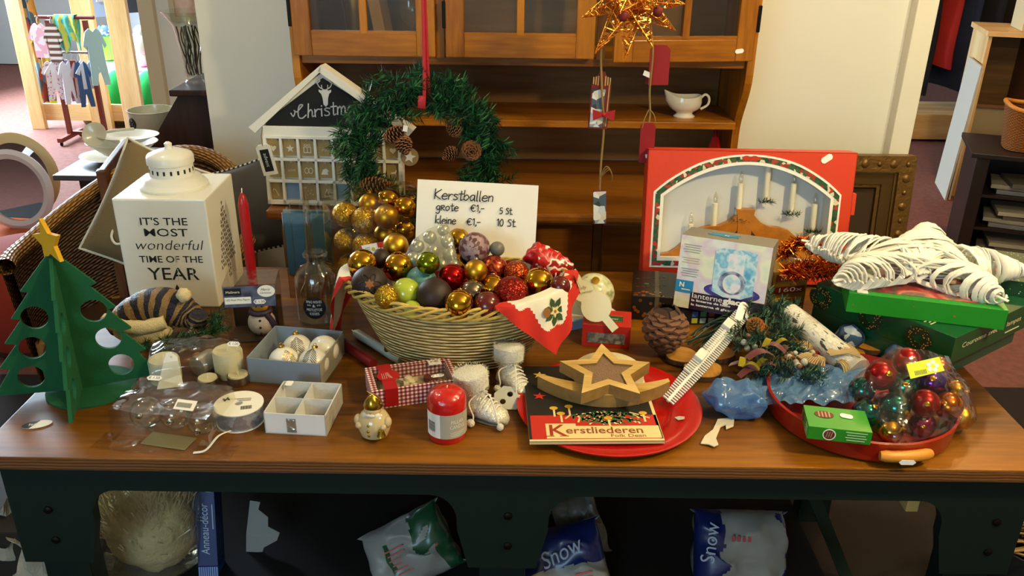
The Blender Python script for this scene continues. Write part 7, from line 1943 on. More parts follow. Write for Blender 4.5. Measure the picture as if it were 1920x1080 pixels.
for s in(-1,1):
    b=MB(); pts=[]
    for k in range(9):t=k/8; pts.append((s*(0.015+0.20*t),col(1440,395)[1]-0.008-0.115*t-0.012*math.sin(t*PI*3)))
    top_=pts; bot_=[(x,z-0.045)for x,z in pts]
    b.plate([top_+bot_[::-1]],-0.012,0.012,M=XZ); b.box((s*0.21,0,(pts[-1][1]-0.045)/2),(0.02,0.024,pts[-1][1]-0.04)); b.build('arm',ARCHW,car)
b=MB(); ct=col(1440,395)[1]; b.plate([[(-0.018,0),(0.018,0),(0.018,ct-0.04),(0.022,ct-0.01),(0.024,ct),(-0.024,ct),(-0.022,ct-0.01),(-0.018,ct-0.04)]],-0.014,0.014,M=XZ); b.build('centre_post',ARCHW,car)
b=MB(); b.box((0,0,0.006),(0.44,0.04,0.012)); b.build('base',ARCHW,car)
for(bx_,bz,tz)in((1440,385,312),(1386,420,348),(1487,408,348),(1338,450,385),(1525,440,386),(1293,470,423),(1566,470,425)):
    x,z0=col(bx_,bz); x2,z1=col(bx_,tz); 
    b=MB(); b.lathe([(0.007,0),(0.0075,0.002),(0.0075,z1-z0),(0.004,z1-z0+0.002),(0,z1-z0+0.002)],16,M=T(x,0,z0)); cdl=b.build('candle_tube',IVORY,car)
    b=MB(); b.lathe([(0.0045,0),(0.0065,0.008),(0.006,0.015),(0.003,0.024),(0.0005,0.03),(0,0.03)],14,M=T(x,0,z1+0.002)); b.build('bulb',BULB,cdl)
    b=MB(); random.seed(int(bx_))
    for k in range(5):needles(b,(x+(k-2)*0.005,-0.006,z0+0.002),((k-2)*0.4,-0.5,0.5),0.012,12,0.014,2,0.9,0.0009)
    b.build('fir_tuft',[NEEDLE,NEEDLE2],cdl)

# ================================================================ lantern box, black dotted box, gold box
lTL,lTR,lBL,lBR=(1288,441),(1448,471),(1262,573),(1428,603)
zl=TZ+0.045
a0=P(*lBL,zl); a1=P(*lBR,zl); 
yv=Vector((0.05,0.14,1.0))
LWd=(a1-a0).length
q=PY(*lTL,a0.y+0.02); LHt=(q-a0).length*1.0
lx=thing('lantern_box','boxed ice lantern with white, blue and purple print, propped among the boxes','box',M=frame(a0,a1-a0,q-a0))
LDp=0.11
b=MB(); b.box((LWd/2,LHt/2,-LDp/2),(LWd,LHt,LDp)); b.build('carton',mat('grey_box_card','#7d7a70',0.5),lx)
b=MB(); b.sheet(lambda u,v:(LWd*u,LHt*v,0.0008),2,2,0,smooth=False); 
fr=b.build('front_print',patches('misty_print',('#cfe0d2','#e4e9d2','#d7c9dc','#dfe8ea','#c4d8b4'),14,0.4,smooth=True),lx)
b=MB(); b.box((LWd/2,LHt*0.12,0.0014),(LWd*0.82,LHt*0.24,0.0008),M=T(LWd*0.09,0,0)); b.build('purple_band',mat('aubergine_ink','#250c2b',0.45),fr)
b=MB(); b.box((LWd*0.1,LHt*0.30,0.0014),(LWd*0.2,LHt*0.17,0.0008)); b.build('blue_logo_square',mat('cyan_ink','#1f83b8',0.5),fr)
b=MB(); b.text('N',0.016,0,T(LWd*0.07,LHt*0.32,0.002),bold=0.0004); b.box((LWd*0.12,LHt*0.26,0.002),(LWd*0.1,0.002,0.0002))
b.text('lanterne',0.018,0,T(LWd*0.37,LHt*0.195,0.002),width=LWd*0.34); b.text('glace',0.018,0,T(LWd*0.68,LHt*0.195,0.002),bold=0.0009,width=LWd*0.26)
b.text('la linterna de hielo',0.0075,0,T(LWd*0.42,LHt*0.13,0.002),width=LWd*0.44,bold=0.0002); b.text('la lanterna di ghiaccio',0.0075,0,T(LWd*0.47,LHt*0.07,0.002),width=LWd*0.54,bold=0.0002)
b.build('front_lettering',PAPER,fr)
b=MB()
for g,(y0,n)in enumerate(((0.88,4),(0.70,3),(0.55,4))):
    for i in range(n):b.box((LWd*0.14,LHt*(y0-i*0.032),0.002),(LWd*(0.2-0.03*(i%2)),0.0014,0.0002),0 if g!=1 else 1)
b.build('small_print',[mat('grey_ink','#8f968c',0.6),mat('mustard_ink','#c0b06a',0.6)],fr)
b=MB()
b.plate([circ(LWd*0.63,LHt*0.32,LWd*0.31,40,LHt*0.105)],0.0014,0.0018,0); b.plate([circ(LWd*0.63,LHt*0.335,LWd*0.25,40,LHt*0.075)],0.0018,0.0021,4)
b.plate([[(LWd*0.41,LHt*0.30),(LWd*0.55,LHt*0.24),(LWd*0.74,LHt*0.25),(LWd*0.86,LHt*0.32),(LWd*0.86,LHt*0.88),(LWd*0.75,LHt*0.91),(LWd*0.48,LHt*0.90),(LWd*0.40,LHt*0.86)]],0.0021,0.0025,1)
b.plate([[(LWd*0.55,LHt*0.25),(LWd*0.73,LHt*0.26),(LWd*0.73,LHt*0.85),(LWd*0.55,LHt*0.84)]],0.0025,0.0029,2)
b.plate([circ(LWd*0.62,LHt*0.45,LWd*0.15,30,LHt*0.16)],0.0029,0.0032,3); b.plate([circ(LWd*0.62,LHt*0.44,LWd*0.10,30,LHt*0.13)],0.0032,0.0035,2)
b.build('printed_lantern',[mat('violet_ink','#3d2f8c',0.4),patches('ice_print',('#4f9cd0','#8cc8e6','#cfe8f2','#6fb4dc','#a8d8ec'),34,0.35,smooth=True),patches('ice_glow_print',('#9ccce6','#d4e8f0','#f0e4f0','#b8dcec'),45,0.35,smooth=True),patches('glass_ball_print',('#4a5070','#7a86a8','#a8b8d0','#5a6080'),60,0.35,smooth=True),mat('violet_light_ink','#6a5ab0',0.4)],fr,'printed picture of a blue ice lantern')
b=MB(); tM=Matrix(((1,0,0,0),(0,0,1,LHt+0.0006),(0,-1,0,0),(0,0,0,1)))
cxx,cyy=LWd*0.42,LDp*0.52
b.plate([[(cxx-0.036,cyy-0.006),(cxx-0.024,cyy-0.015),(cxx-0.008,cyy-0.012),(cxx+0.006,cyy-0.02),(cxx+0.018,cyy-0.013),(cxx+0.036,cyy-0.014),(cxx+0.028,cyy),(cxx+0.036,cyy+0.016),(cxx+0.012,cyy+0.012),(cxx,cyy+0.02),(cxx-0.012,cyy+0.012),(cxx-0.03,cyy+0.016),(cxx-0.026,cyy+0.002)]],0,0.0006,0,M=tM); b.text('N',0.014,1,tM@T(cxx+0.008,cyy-0.004,0.001),bold=0.0003)
b.build('lid_logo',[mat('cyan_ink','',0),PAPER],lx,'blue splash logo with a white N')
# small box of coloured squares carrying it
pq=P(1300,612,TZ)
o=MB(); o.box((0.09,0.06,0.02),(0.18,0.12,0.04))
cbx=thing('swatch_box','dark flat box with coloured squares under the ice lantern box','box',(a0.x+0.01,a0.y-0.012,TZ),rad(3))
o.build('carton',mat('navy_black_card','#14161f',0.45),cbx)
for i,(c,x,z)in enumerate((('#3a6ac0',0.03,0.028),('#3d8a4a',0.05,0.028),('#b8c04a',0.03,0.011),('#a8c8c8',0.05,0.011),('#7a3a2a',0.07,0.028),('#c0b090',0.07,0.011))):
    b=MB(); b.box((x+0.012,-0.0006,z),(0.014,0.001,0.013)); b.build('colour_square',mat('swatch_'+str(i),c,0.5),cbx)
# black box with gold dots
ka,kb=P(1182,598,TZ),P(1262,604,TZ)
kbx=thing('gold_dot_box','black gift box printed with gold dots and ribbon, behind the big pine cone','box',M=frame(ka,kb-ka,(0.12,1,0)))
KB=mat('black_card','#191713',0.35)
KW,KDp,KH=(kb-ka).length+0.012,0.16,0.062
b=MB(); b.box((KW/2,KDp/2,KH/2),(KW,KDp,KH),bev=0.001); b.build('carton',KB,kbx)
b=MB(); random.seed(9)
for i in range(30):b.plate([circ(random.uniform(0.006,KW-0.006),random.uniform(0.006,KH-0.004)if i<16 else 0,0.0042,12)],0,0.0008,0,M=XZ)if i<16 else b.plate([circ(random.uniform(0.006,KW-0.006),random.uniform(0.004,0.03),0.0055,12,0.0038)],KH,KH+0.0008)
for k in range(2):
    for i in range(6):b.plate([circ(0.012+i*0.013,0.055+k*0.05+i*0.004,0.0038,10,0.0028)],KH,KH+0.0008,1)
b.plate([circ(KW*0.3,0.075,0.006,14,0.0045)],KH,KH+0.001,2)
b.build('dot_print',[mat('gold_foil','#b8893a',0.25,0.9),mat('dull_gold_foil','#6a5a34',0.4,0.6),mat('green_foil','#3a8a44',0.3,0.5)],kbx,'printed gold dots')
b=MB(); b.box((KW*0.52,-0.001,KH/2),(0.01,0.001,KH)); b.box((KW*0.52,KDp/2,KH+0.0008),(0.01,KDp,0.001)); b.build('ribbon_print',mat('grey_gold','#6d644c',0.4,0.5),kbx)
# gold box 160x
oa,ob=P(1440,588,TZ),P(1505,582,TZ)
obx=thing('light_string_box','gold and red box of string lights marked 160x beside the dark green box','box',M=frame(oa,ob-oa,(0.45,1,0)))
OW,OD,OH=(ob-oa).length,0.17,0.11
GOLDC=mat('gold_card','#a87a2a',0.3,0.35)
b=MB(); b.box((OW/2,OD/2,OH/2),(OW,OD,OH),bev=0.001); b.build('carton',GOLDC,obx)
b=MB(); b.box((-0.0008,OD/2,OH*0.5),(0.001,OD-0.002,OH-0.002)); b.build('side_print',mat('rust_card','#8a3c18',0.4),obx)
b=MB(); b.box((OW*0.52,-0.0006,OH*0.55),(OW*0.86,0.001,OH*0.16),0); b.box((OW*0.5,-0.0006,OH*0.85),(OW*0.8,0.001,OH*0.16),0); b.box((OW*0.5,-0.0006,OH*0.13),(OW*0.6,0.001,OH*0.18),2); b.box((OW*0.46,-0.0004,OH*0.3),(OW*0.84,0.001,OH*0.12),4)
b.text('160x',0.016,1,T(OW*0.5,-0.0016,OH*0.55)@XZ,width=OW*0.66); b.text('CLEAR',0.007,1,T(OW*0.5,-0.0016,OH*0.885)@XZ,width=OW*0.56); b.text('LIGHTS',0.007,1,T(OW*0.5,-0.0016,OH*0.815)@XZ,width=OW*0.56)
for i in range(11):b.box((OW*0.24+i*OW*0.05,-0.0014,OH*0.13),(OW*(0.02 if i%3 else 0.034),0.0006,OH*0.15),3)
b.text('10',0.022,1,Matrix(((0,0,1,OW+0.0006),(1,0,0,0),(0,1,0,0),(0,0,0,1)))@T(OD*0.2,OH*0.82,0))
b.build('label_print',[mat('oxblood_ink','#7a1f14',0.5),mat('pale_ink','#e8dcb8',0.5),PAPER,BLACKINK,mat('ochre_ink','#c8952a',0.5)],obx)
# copper tinsel lying over the boxes
tn=MB(); random.seed(21)
tpath=smoothpts([PY(1468,478,1.97),PY(1492,455,1.96),PY(1520,462,1.93),PY(1545,470,1.9),PY(1562,487,1.88),PY(1535,497,1.85),PY(1500,500,1.84),PY(1480,512,1.82),PY(1530,512,1.83),PY(1572,508,1.84)],14)
tc0=tpath[0].copy()
for i in range(4200):
    q=tpath[random.randrange(len(tpath))]-tc0+Vector((random.gauss(0,.004),random.gauss(0,.004),random.gauss(0,.004)))
    d=Vector((random.gauss(0,1),random.gauss(0,1),random.gauss(0,1))).normalized()*random.uniform(0.012,0.024); s_=d.orthogonal().normalized()*0.0009
    tn.add([q-s_,q+s_,q+d+s_,q+d-s_],[(0,1,2,3)])
tn.tube([p_-tc0 for p_ in tpath],0.002,5)
tag(tn.build('tinsel_garland',mat('copper_foil','#c86a1c',0.2,1.0),M=Matrix.Translation(tc0)),'copper tinsel garland draped over the gold box by the red arch box','tinsel')

# ================================================================ green boxes and the white willow star
DGREEN=mat('dark_green_card','#0e4a28',0.3,coat=0.2); BGREEN=mat('bright_green_card','#1f8a24',0.35,coat=0.2)
SPECK=spotted('snow_speckle_green','#123f26','#b8c8b4',110,0.16,0.35)
WREATHP=spotted('printed_wreath','#1a2a14','#c8a04a',190,0.28,0.4)
def flatbox(name,label,near,left,right,z,h,m,top=None):
    """box from three top corners given on its top plane: near, left and right"""
    A=P(*near,z+h); B=P(*left,z+h); C=P(*right,z+h)
    A.z=B.z=C.z=z
    ux=(B-A); uy=(C-A); uy=uy-ux.normalized()*uy.dot(ux.normalized())
    t=thing(name,label,'box',M=frame(A,ux,-uy)@SC(1,1,1))
    t.matrix_basis=Matrix.Translation(A)@Matrix(((ux.normalized().x,uy.normalized().x,0,0),(ux.normalized().y,uy.normalized().y,0,0),(0,0,1,0),(0,0,0,1)))
    return t,ux.length,uy.length
# lowest, teal edged box
z1=TZ
nA=P(1770,705,TZ+0.02)
# second: long dark green box
zt1=TZ+0.05
H2=0.062
A=P(1792,634,zt1+H2); B=P(1532,530,zt1+H2); C=P(1925,570,zt1+H2)
u1=Vector((B.x-A.x,B.y-A.y,0)); L1=u1.length; u1.normalize(); u2=Vector((-u1.y,u1.x,0)); 
if u2.dot(C-A)<0:u2=-u2
B2=frame(Vector((A.x,A.y,zt1)),u2,u1)  # x along u2 (away right), y along u1 (to the left end)
if B2.col[2].z<0:B2=frame(Vector((A.x,A.y,zt1)),u1,u2)
Xd,Yd=B2.col[0].xyz.copy(),B2.col[1].xyz.copy()
S1,S2=(L1,0.34)if(Xd-u1).length<0.01 else(0.34,L1)
# lowest box sits under it
lw=thing('teal_green_box','teal-edged green box at the bottom of the green pile','box',M=Matrix.Translation((0,0,TZ-zt1))@B2@T(0.012,0.012,0))
b=MB(); b.box((S1/2-0.02,S2/2,0.0245),(S1-0.02,S2-0.02,0.049),bev=0.001); b.build('carton',mat('teal_green_card','#0d4f3a',0.3,coat=0.3),lw)
dg=thing('wreath_light_box','long dark green box with printed lit wreaths, second from the bottom of the pile','box',M=B2)
b=MB(); b.box((S1/2,S2/2,H2/2),(S1,S2,H2),bev=0.001); b.build('carton',DGREEN,dg)
def on_face(u,z,which):
    """matrix on the left-facing ('L') or right-facing ('R') long side"""
    if(Xd-u1).length<0.01:
        return(T(u,-0.0008,z)@Matrix(((-1,0,0,0),(0,0,-1,0),(0,1,0,0),(0,0,0,1))))if which=='L' else Matrix(((0,0,-1,-0.0008),(1,0,0,u),(0,1,0,z),(0,0,0,1)))
    return Matrix(((0,0,-1,-0.0008),(-1,0,0,u),(0,1,0,z),(0,0,0,1)))if which=='L' else T(u,-0.0008,z)@XZ
for u in(0.075,0.19,0.32):
    b=MB(); b.plate([circ(0,0,0.030,28,0.027),circ(0,0,0.011,20,0.010)],0,0.0006,0,M=on_face(u,H2*0.48,'L')); b.build('wreath_print',WREATHP,dg,'printed wreath with lights')
b=MB(); b.text('Couronne avec 35 lampes',0.017,0,on_face(0.155,H2*0.55,'R'),width=0.24)
b.box((0.15,0.0,0.0),(0.06,0.002,0.0006),0,M=on_face(0.155-0.06,H2*0.22,'R'))
for i in range(3):b.box((0,0.008-0.007*i,0),(0.07-0.012*(i%2),0.0022,0.0006),0,M=T(*((0.05,0.07,H2+0.0006)if True else(0,0,0)))@RZ(math.atan2(0.0,1.0)))
b.build('side_lettering',mat('pale_ink','',0),dg)
# third: speckled dark green box, right, mostly under the star
zt2=zt1+H2
A3=P(1600,556,zt2+0.045)
fy0,fy1=P(1592,575,zt2),P(1890,612,zt2)
tl_,tr2=P(1592,549,zt2+0.045),P(1892,583,zt2+0.045)
gM=frame((tl_.x,tl_.y,zt2+0.0005),(tr2.x-tl_.x,tr2.y-tl_.y,0),(0,1,0))
GWd=math.hypot(tr2.x-tl_.x,tr2.y-tl_.y); GDp=0.21; GHt=0.045
sp3=thing('speckled_green_box','dark green box speckled like snow, behind the bright green one','box',M=gM@T(0.16,GDp+0.004,0)@RZ(rad(-4)))
b=MB(); b.box((0.17,0.10,0.018),(0.34,0.2,0.036),bev=0.001); b.build('carton',SPECK,sp3)
b=MB(); b.plate([circ(0.2,0.05,0.04,24,0.018)],0.036,0.0368); b.build('orange_print',mat('orange_ink','#c8642a',0.5),sp3)
bg=thing('bright_green_box','bright green box dotted with red under the white willow star','box',M=gM)
b=MB(); b.box((GWd/2,GDp/2,GHt/2),(GWd,GDp,GHt),bev=0.0012); b.build('carton',spotted('red_dotted_green','#1f8a24','#a8562a',48,0.12,0.35),bg)
b=MB(); b.plate([[(0.03,0.02),(GWd-0.05,0.02),(GWd-0.02,GDp*0.6),(0.1,GDp*0.9),(0.05,GDp*0.5)]],GHt+0.0003,GHt+0.001); b.build('lid_picture',patches('poinsettia_print',('#8e2430','#5a4a44','#a83a34','#c87a6a','#6a5a50'),16,0.35,smooth=True),bg,'lid picture in red and grey')
b=MB(); b.box((0.028,0.012,GHt+0.0008),(0.022,0.016,0.001)); b.build('price_sticker',STICKER,bg)
# white willow star
WIL=mat('white_willow','#efebe0',0.65)
stc=P(1722,497,zt2+GHt+0.035)
wsM=Matrix.Translation((stc.x,stc.y,zt2+GHt+0.004))
wst2=thing('willow_star','large white woven willow star on top of the green boxes','star',M=wsM)
tips=[]
for px,py,zz in((1513,452,0.055),(1570,525,0.03),(1880,560,0.02),(1925,508,0.03),(1735,428,0.07)):
    tips.append(P(px,py,zt2+GHt+zz)-Vector((stc.x,stc.y,zt2+GHt+0.004)))
random.seed(31)
cen=Vector((0,0,0.045))
b=MB()
n5=5
ang_=[math.atan2(t.y,t.x)for t in tips]; order=sorted(range(5),key=lambda k:ang_[k]); tips=[tips[k]for k in order]
inner=[]
for k in range(5):
    a,c=tips[k],tips[(k+1)%5]; m_=(a+c)/2; inner.append(cen.lerp(m_,0.50 if(a-c).length>.25 else 0.62)+Vector((0,0,0.0)))
# wound willow strips round each arm
def strip(pts,w_):b.tube(pts,w_,6,flat=0.45)
for k in range(5):
    tip=tips[k]; i0,i1=inner[k-1],inner[k]
    base=(i0+i1)/2; wd0=(i0-i1).length/2; d=(tip-base); L_=d.length; d.normalize()
    side=(i1-i0).normalized(); up=d.cross(side).normalized()
    if up.z<0:up=-up
    nw=int(L_/0.0085)
    for q in range(nw):
        t=q/nw; r=wd0*(1-t)**0.85+0.006; h_=min(r,0.034)*0.95+0.002
        c0=base+d*(L_*t); pts=[]
        tw=random.uniform(-0.3,0.3)*r; ph=random.uniform(-.15,.15)
        for s in range(13):
            a=2*PI*s/12+ph
            pts.append(c0+side*r*math.cos(a)+up*h_*math.sin(a)+d*(tw*math.cos(a)+0.0085*(s/12-0.5)))
        strip(pts,random.uniform(0.0046,0.0066))
    strip([tip-d*0.02,tip+d*0.012],0.005)
for q in range(110):  # criss-cross over the middle
    k=random.randrange(5); j=(k+random.choice((2,3)))%5
    a=inner[k].lerp(tips[k],random.uniform(-0.1,0.25)); c=inner[j].lerp(tips[j],random.uniform(-0.1,0.25))
    m_=(a+c)/2+Vector((random.uniform(-.02,.02),random.uniform(-.02,.02),random.uniform(0.012,0.034)))
    strip(smoothpts([a,m_,c],6),random.uniform(0.0036,0.0058))
for q in range(26):
    k=random.randrange(5); j=(k+2)%5
    a=inner[k]; c=inner[j]; m_=(a+c)/2+Vector((0,0,random.uniform(-0.03,0.0)))
    strip(smoothpts([a,m_,c],5),0.004)
b.build('woven_body',WIL,wst2)

# ================================================================ big pine cone, cables, comb strips
bp_=P(1243,665,TZ); bcr=48*unit(bp_)
bc=thing('large_pine_cone','large brown pine cone standing beside the ice lantern box','pine cone',(bp_.x,bp_.y,TZ))
cm_=cone_mesh(0.115,bcr*1.0,10,9)
cm_.xf(T(0,0,0.116)@RX(PI)@RX(0.0))
cm_.build('scales',[mat('cone_dark','#3a2216',0.65,bump=0.3),mat('cone_edge','#6a4630',0.7),CONE0],bc)
WPLAS=mat('white_plastic','#d9d8d2',0.45)
c0,c1=P(1252,752,TZ+0.022),P(1392,592,TZ+0.07)
cmb=thing('comb_strip','white plastic comb-like light holder lying between the red plate and the greenery','light holder',M=frame(c0,c1-c0,(-0.75,0.5,0.45)))
CL=(c1-c0).length
b=MB(); b.box((CL/2,0.0,0),(CL,0.006,0.004)); b.box((CL*0.62,0.006,0.006),(CL*0.5,0.006,0.004)); b.build('spine',WPLAS,cmb)
b=MB()
for i in range(int(CL/0.0075)):
    x=i*0.0075+0.004; w_=0.026+0.012*math.sin(PI*x/CL)
    b.box((x,0.0,0.0),(0.0028,w_,0.003))
    if 0.25<x/CL<0.97:b.box((x+0.002,0.010,0.008),(0.0026,0.018,0.003))
b.build('teeth',WPLAS,cmb,'row of short teeth')
for x in(0.42,0.80):
    b=MB(); b.box((CL*x,0.010,0.012),(0.03,0.02,0.014),bev=0.002); b.build('clip_block',WPLAS,cmb)
b=MB(); b.tube(smoothpts([(CL*0.9,0.0,0.01),(CL*1.02,0.012,0.018),(CL*1.06,0.002,0.012),(CL*0.98,-0.012,0.004)],5),0.009,8,flat=0.12); b.build('paper_loop',PAPER,cmb,'white paper loop')
GCAB=mat('green_cable','#1d3424',0.45)
o=MB(); random.seed(41); g0=P(1370,610,TZ)
for k in range(16):
    pts=[]
    s0=P(random.uniform(1285,1330),random.uniform(625,660),TZ+0.006)-g0; s1=P(random.uniform(1415,1470),random.uniform(575,610),TZ+0.05)-g0
    for j in range(5):
        t=j/4; pts.append(s0.lerp(s1,t)+Vector((random.gauss(0,.008),random.gauss(0,.008),0.018*math.sin(PI*t)+random.uniform(0,.014))))
    o.tube(smoothpts(pts,5),0.0022,6)
for k in range(12):
    c=P(random.uniform(1390,1490),random.uniform(565,610),TZ+0.06)-g0; r=random.uniform(0.012,0.022); ax=Vector((random.gauss(0,1),random.gauss(0,1),random.gauss(0,1))).normalized(); e=ax.orthogonal().normalized(); f=ax.cross(e)
    o.tube([c+e*r*math.cos(a)+f*r*math.sin(a)for a in[2*PI*i/14 for i in range(12)]],0.002,6)
tag(o.build('cable_bundle',GCAB,M=Matrix.Translation(g0)),'tangled dark green light cables before the ice lantern box','cables')

# ================================================================ printed tube, wood slices, decorations
tA,tB=P(1478,588,TZ+0.075),P(1600,690,TZ+0.034)
tb_=thing('printed_tube','birch white printed tube lying across the decorations','tube',M=frame(tA,tB-tA,(0,0,1)))
TL=(tB-tA).length
BIRCH=patches('birch_print',('#3a3a38','#c8c4b8','#d6d2c6','#c0bcb0','#dad6cc','#cfcac0','#8f9aa4'),60,0.35,stretch=(0.6,1.6,1.6))
b=MB(); b.tube([(0,0,0),(TL*0.3,0,0),(TL,0,0)],[0.026,0.029,0.03],28); b.build('roll',BIRCH,tb_)
b=MB(); b.tube([(TL-0.004,0,0),(TL+0.012,0,0),(TL+0.013,0,0)],[0.031,0.0305,0.012],24); b.jitter(0.0015,60); b.build('twisted_end',film('tube_film',(0.9,0.88,0.82),0.2,0.5,0.12,0.8,40,haze=0.3),tb_)
b=MB()
for i in range(16):b.box((0.03+(i%8)*0.016,-0.0,0.0),(0.003,0.0008,0.005),M=RX(rad(-10-16*(i//8)))@T(0,-0.0297,0))
b.build('printed_marks',mat('slate_ink','#3a3f48',0.6),tb_)
SLICE=wood('wood_slice','#8a5a1c','#c8923e','Y',10,0.6); BARK=mat('bark','#4a3018',0.9,bump=0.8)
for i,(px,py,rp,lb)in enumerate(((1318,700,34,'pale wood slice by the red plate and blue bag'),(1278,676,30,'wood slice tucked under the comb strip'),(1345,668,30,'wood slice between the cables and the blue bag'),(1628,650,40,'yellow-brown wood slice between the tube and the dark green box'),(1590,668,30,'wood slice behind the wrapped tube end'))):
    p=P(px,py,TZ); r=rp*unit(p); t=thing('wood_slice',lb,'wood slice',M=T(p.x,p.y,TZ+0.001+0.003*(i%2))@RZ(i*1.1),group='wood slices')
    pts=[(r*(1+0.06*math.sin(3*a+i))*math.cos(a),r*(1+0.05*math.cos(2*a))*math.sin(a))for a in[2*PI*k/30 for k in range(30)]]
    b=MB(); b.plate([pts],0,0.011,0); b.build('face',SLICE,t)
    b=MB(); b.plate([[(x*1.04,y*1.04)for x,y in pts],pts[::-1]],0,0.0105); b.build('bark_rim',BARK,t)
def blob(b,c,r,m=0,sc=(1,1,1)):b.ball(c,r,m,14,9,sc=sc)
# greenery wreath with ribbon and cones (a floral decoration)
random.seed(51)
f0=P(1450,690,TZ)
fd=thing('greenery_decoration','christmas greenery decoration with red and gold bows, cones and berries','decoration',(f0.x,f0.y,TZ))
def fp(px,py,z):return P(px,py,TZ+z)-Vector((f0.x,f0.y,TZ))
b=MB()
for px,py,z,n in((1440,610,.06,6),(1465,630,.06,6),(1450,655,.05,5),(1420,690,.04,5),(1455,705,.035,7),(1470,590,.07,5),(1495,712,.035,6),(1400,640,.05,4),(1530,715,.03,5),(1480,650,.055,6),(1430,640,.06,6),(1445,580,.075,6),(1478,612,.065,6),(1400,600,.06,4)):
    c=fp(px,py,z)
    for k in range(n):
        d=Vector((random.gauss(0,1),random.gauss(0,1),random.uniform(0,1))).normalized(); b.tube([c,c+d*0.035],0.0012,4,2); needles(b,c,d,0.045,46,0.021,2,0.9,0.0013)
b.build('fir_sprigs',[mat('blue_green_fir','#27483a',0.6),mat('grey_green_fir','#4a6a50',0.6),BARK],fd)
b=MB(); RB_=mat('wine_red_ribbon','#560a10',0.5,sheen=0.3); 
for px,py,z,a,L_,W2 in((1425,668,.075,0.3,.06,.022),(1450,655,.08,-0.5,.05,.02),(1395,690,.05,2.6,.06,.022),(1405,702,.045,3.5,.05,.02),(1440,690,.05,-0.1,.05,.018)):
    c=fp(px,py,z); dx,dy=math.cos(a),math.sin(a)
    b.sheet(lambda u,v:Vector((c.x+dx*L_*(u-.5)-dy*W2*(v-.5)*(1-.4*abs(u-.5)),c.y+dy*L_*(u-.5)+dx*W2*(v-.5)*(1-.4*abs(u-.5)),c.z+0.014*math.sin(PI*u)-0.004*(v-.5)**2)),12,4)
b.build('red_bow',RB_,fd)
b=MB(); GR_=mat('gold_ribbon','#a89a2a',0.3,0.6)
for px,py,z,a in((1440,645,.085,0.9),(1468,645,.08,0.2),(1392,680,.06,1.2),(1408,690,.06,-0.4),(1432,682,.06,.5)):
    c=fp(px,py,z); dx,dy=math.cos(a),math.sin(a)
    b.sheet(lambda u,v:Vector((c.x+dx*.034*(u-.5)-dy*.013*(v-.5),c.y+dy*.034*(u-.5)+dx*.013*(v-.5),c.z+0.012*math.sin(PI*u))),10,2)
b.build('gold_bow',GR_,fd)
BER=[mat('frosted_berry','#8a8478',0.5),mat('brown_berry','#6a4a3a',0.5),mat('grey_berry','#a8a89a',0.5)]
for i in range(36):
    c=fp(random.gauss(1497,14),random.gauss(668,12),random.uniform(.04,.07))if i<26 else fp(random.gauss(1402,8),random.gauss(645,8),random.uniform(.04,.065))
    b=MB(); b.ball(c,random.uniform(.005,.0085),0,10,7); b.build('berry',BER[i%3],fd)
cone_at(fd,'pine_cone',fp(1472,682,.045),(0.2,-0.6,0.6),0.036,0.018)
cone_at(fd,'pine_cone',fp(1420,618,.06),(-0.4,-0.5,0.6),0.05,0.022,None,[mat('orange_cone','#7a4a1c',0.7),mat('orange_cone_edge','#a86a2c',0.7),CONE0])
cone_at(fd,'pine_cone',fp(1408,620,.05),(0.5,-0.5,0.4),0.045,0.02,None,[MATS['orange_cone'],MATS['orange_cone_edge'],CONE0])
# straw fan decoration
f1=P(1540,690,TZ)
sf=thing('straw_decoration','dried straw ring decoration with fanned stalks and ribbon beside the greenery','decoration',(f1.x,f1.y,TZ))
def fq(px,py,z):return P(px,py,TZ+z)-Vector((f1.x,f1.y,TZ))
STR1=mat('dry_straw','#a08a60',0.7); 
b=MB()
rc_=fq(1530,678,0.035); rR=0.058
for i in range(70):
    a=rad(-60+250*i/70)+random.uniform(-.04,.04); c=rc_+Vector((rR*math.cos(a),rR*math.sin(a)*0.9,0)); o_=Vector((math.cos(a),math.sin(a),0)); tn_=Vector((-o_.y,o_.x,0))
    pts=[c+o_*0.018*math.cos(t)+Vector((0,0,0.020*math.sin(t)))+tn_*0.014*(t/PI)for t in(0.0,0.5,1.0,1.6,2.2,2.8,3.3)]
    b.tube(pts,0.0018,5)
for i in range(26):
    a=rad(200+55*(i%13)/13)if i<13 else rad(-20+70*(i%13)/13); c=rc_+Vector((0.01,-0.01,0.02)); o_=Vector((math.cos(a),math.sin(a),0.15))
    b.tube([c+o_*0.012,c+o_*0.045+Vector((0,0,.008)),c+o_*0.07],0.0017,5)
b.build('straw_stalks',STR1,sf)
b=MB()
for k in range(4):
    c=fq(1500+14*k,722,0.02); 
    for q in range(3):d=Vector((random.gauss(0,1),random.gauss(0,.6),random.uniform(0,.7))).normalized(); needles(b,c,d,0.03,40,0.016,2,0.9,0.0009)
b.build('frosted_sprig',[mat('frosted_green','#6d7f70',0.6),mat('frost_white','#b8beb4',0.6)],sf)
b=MB(); b.tube(smoothpts([fq(1500,702,.03),fq(1530,712,.03),fq(1565,706,.03),fq(1580,690,.035)],6),0.008,8,flat=0.2); b.build('brown_ribbon',mat('brown_gold_ribbon','#7a5a2a',0.4,0.3),sf)
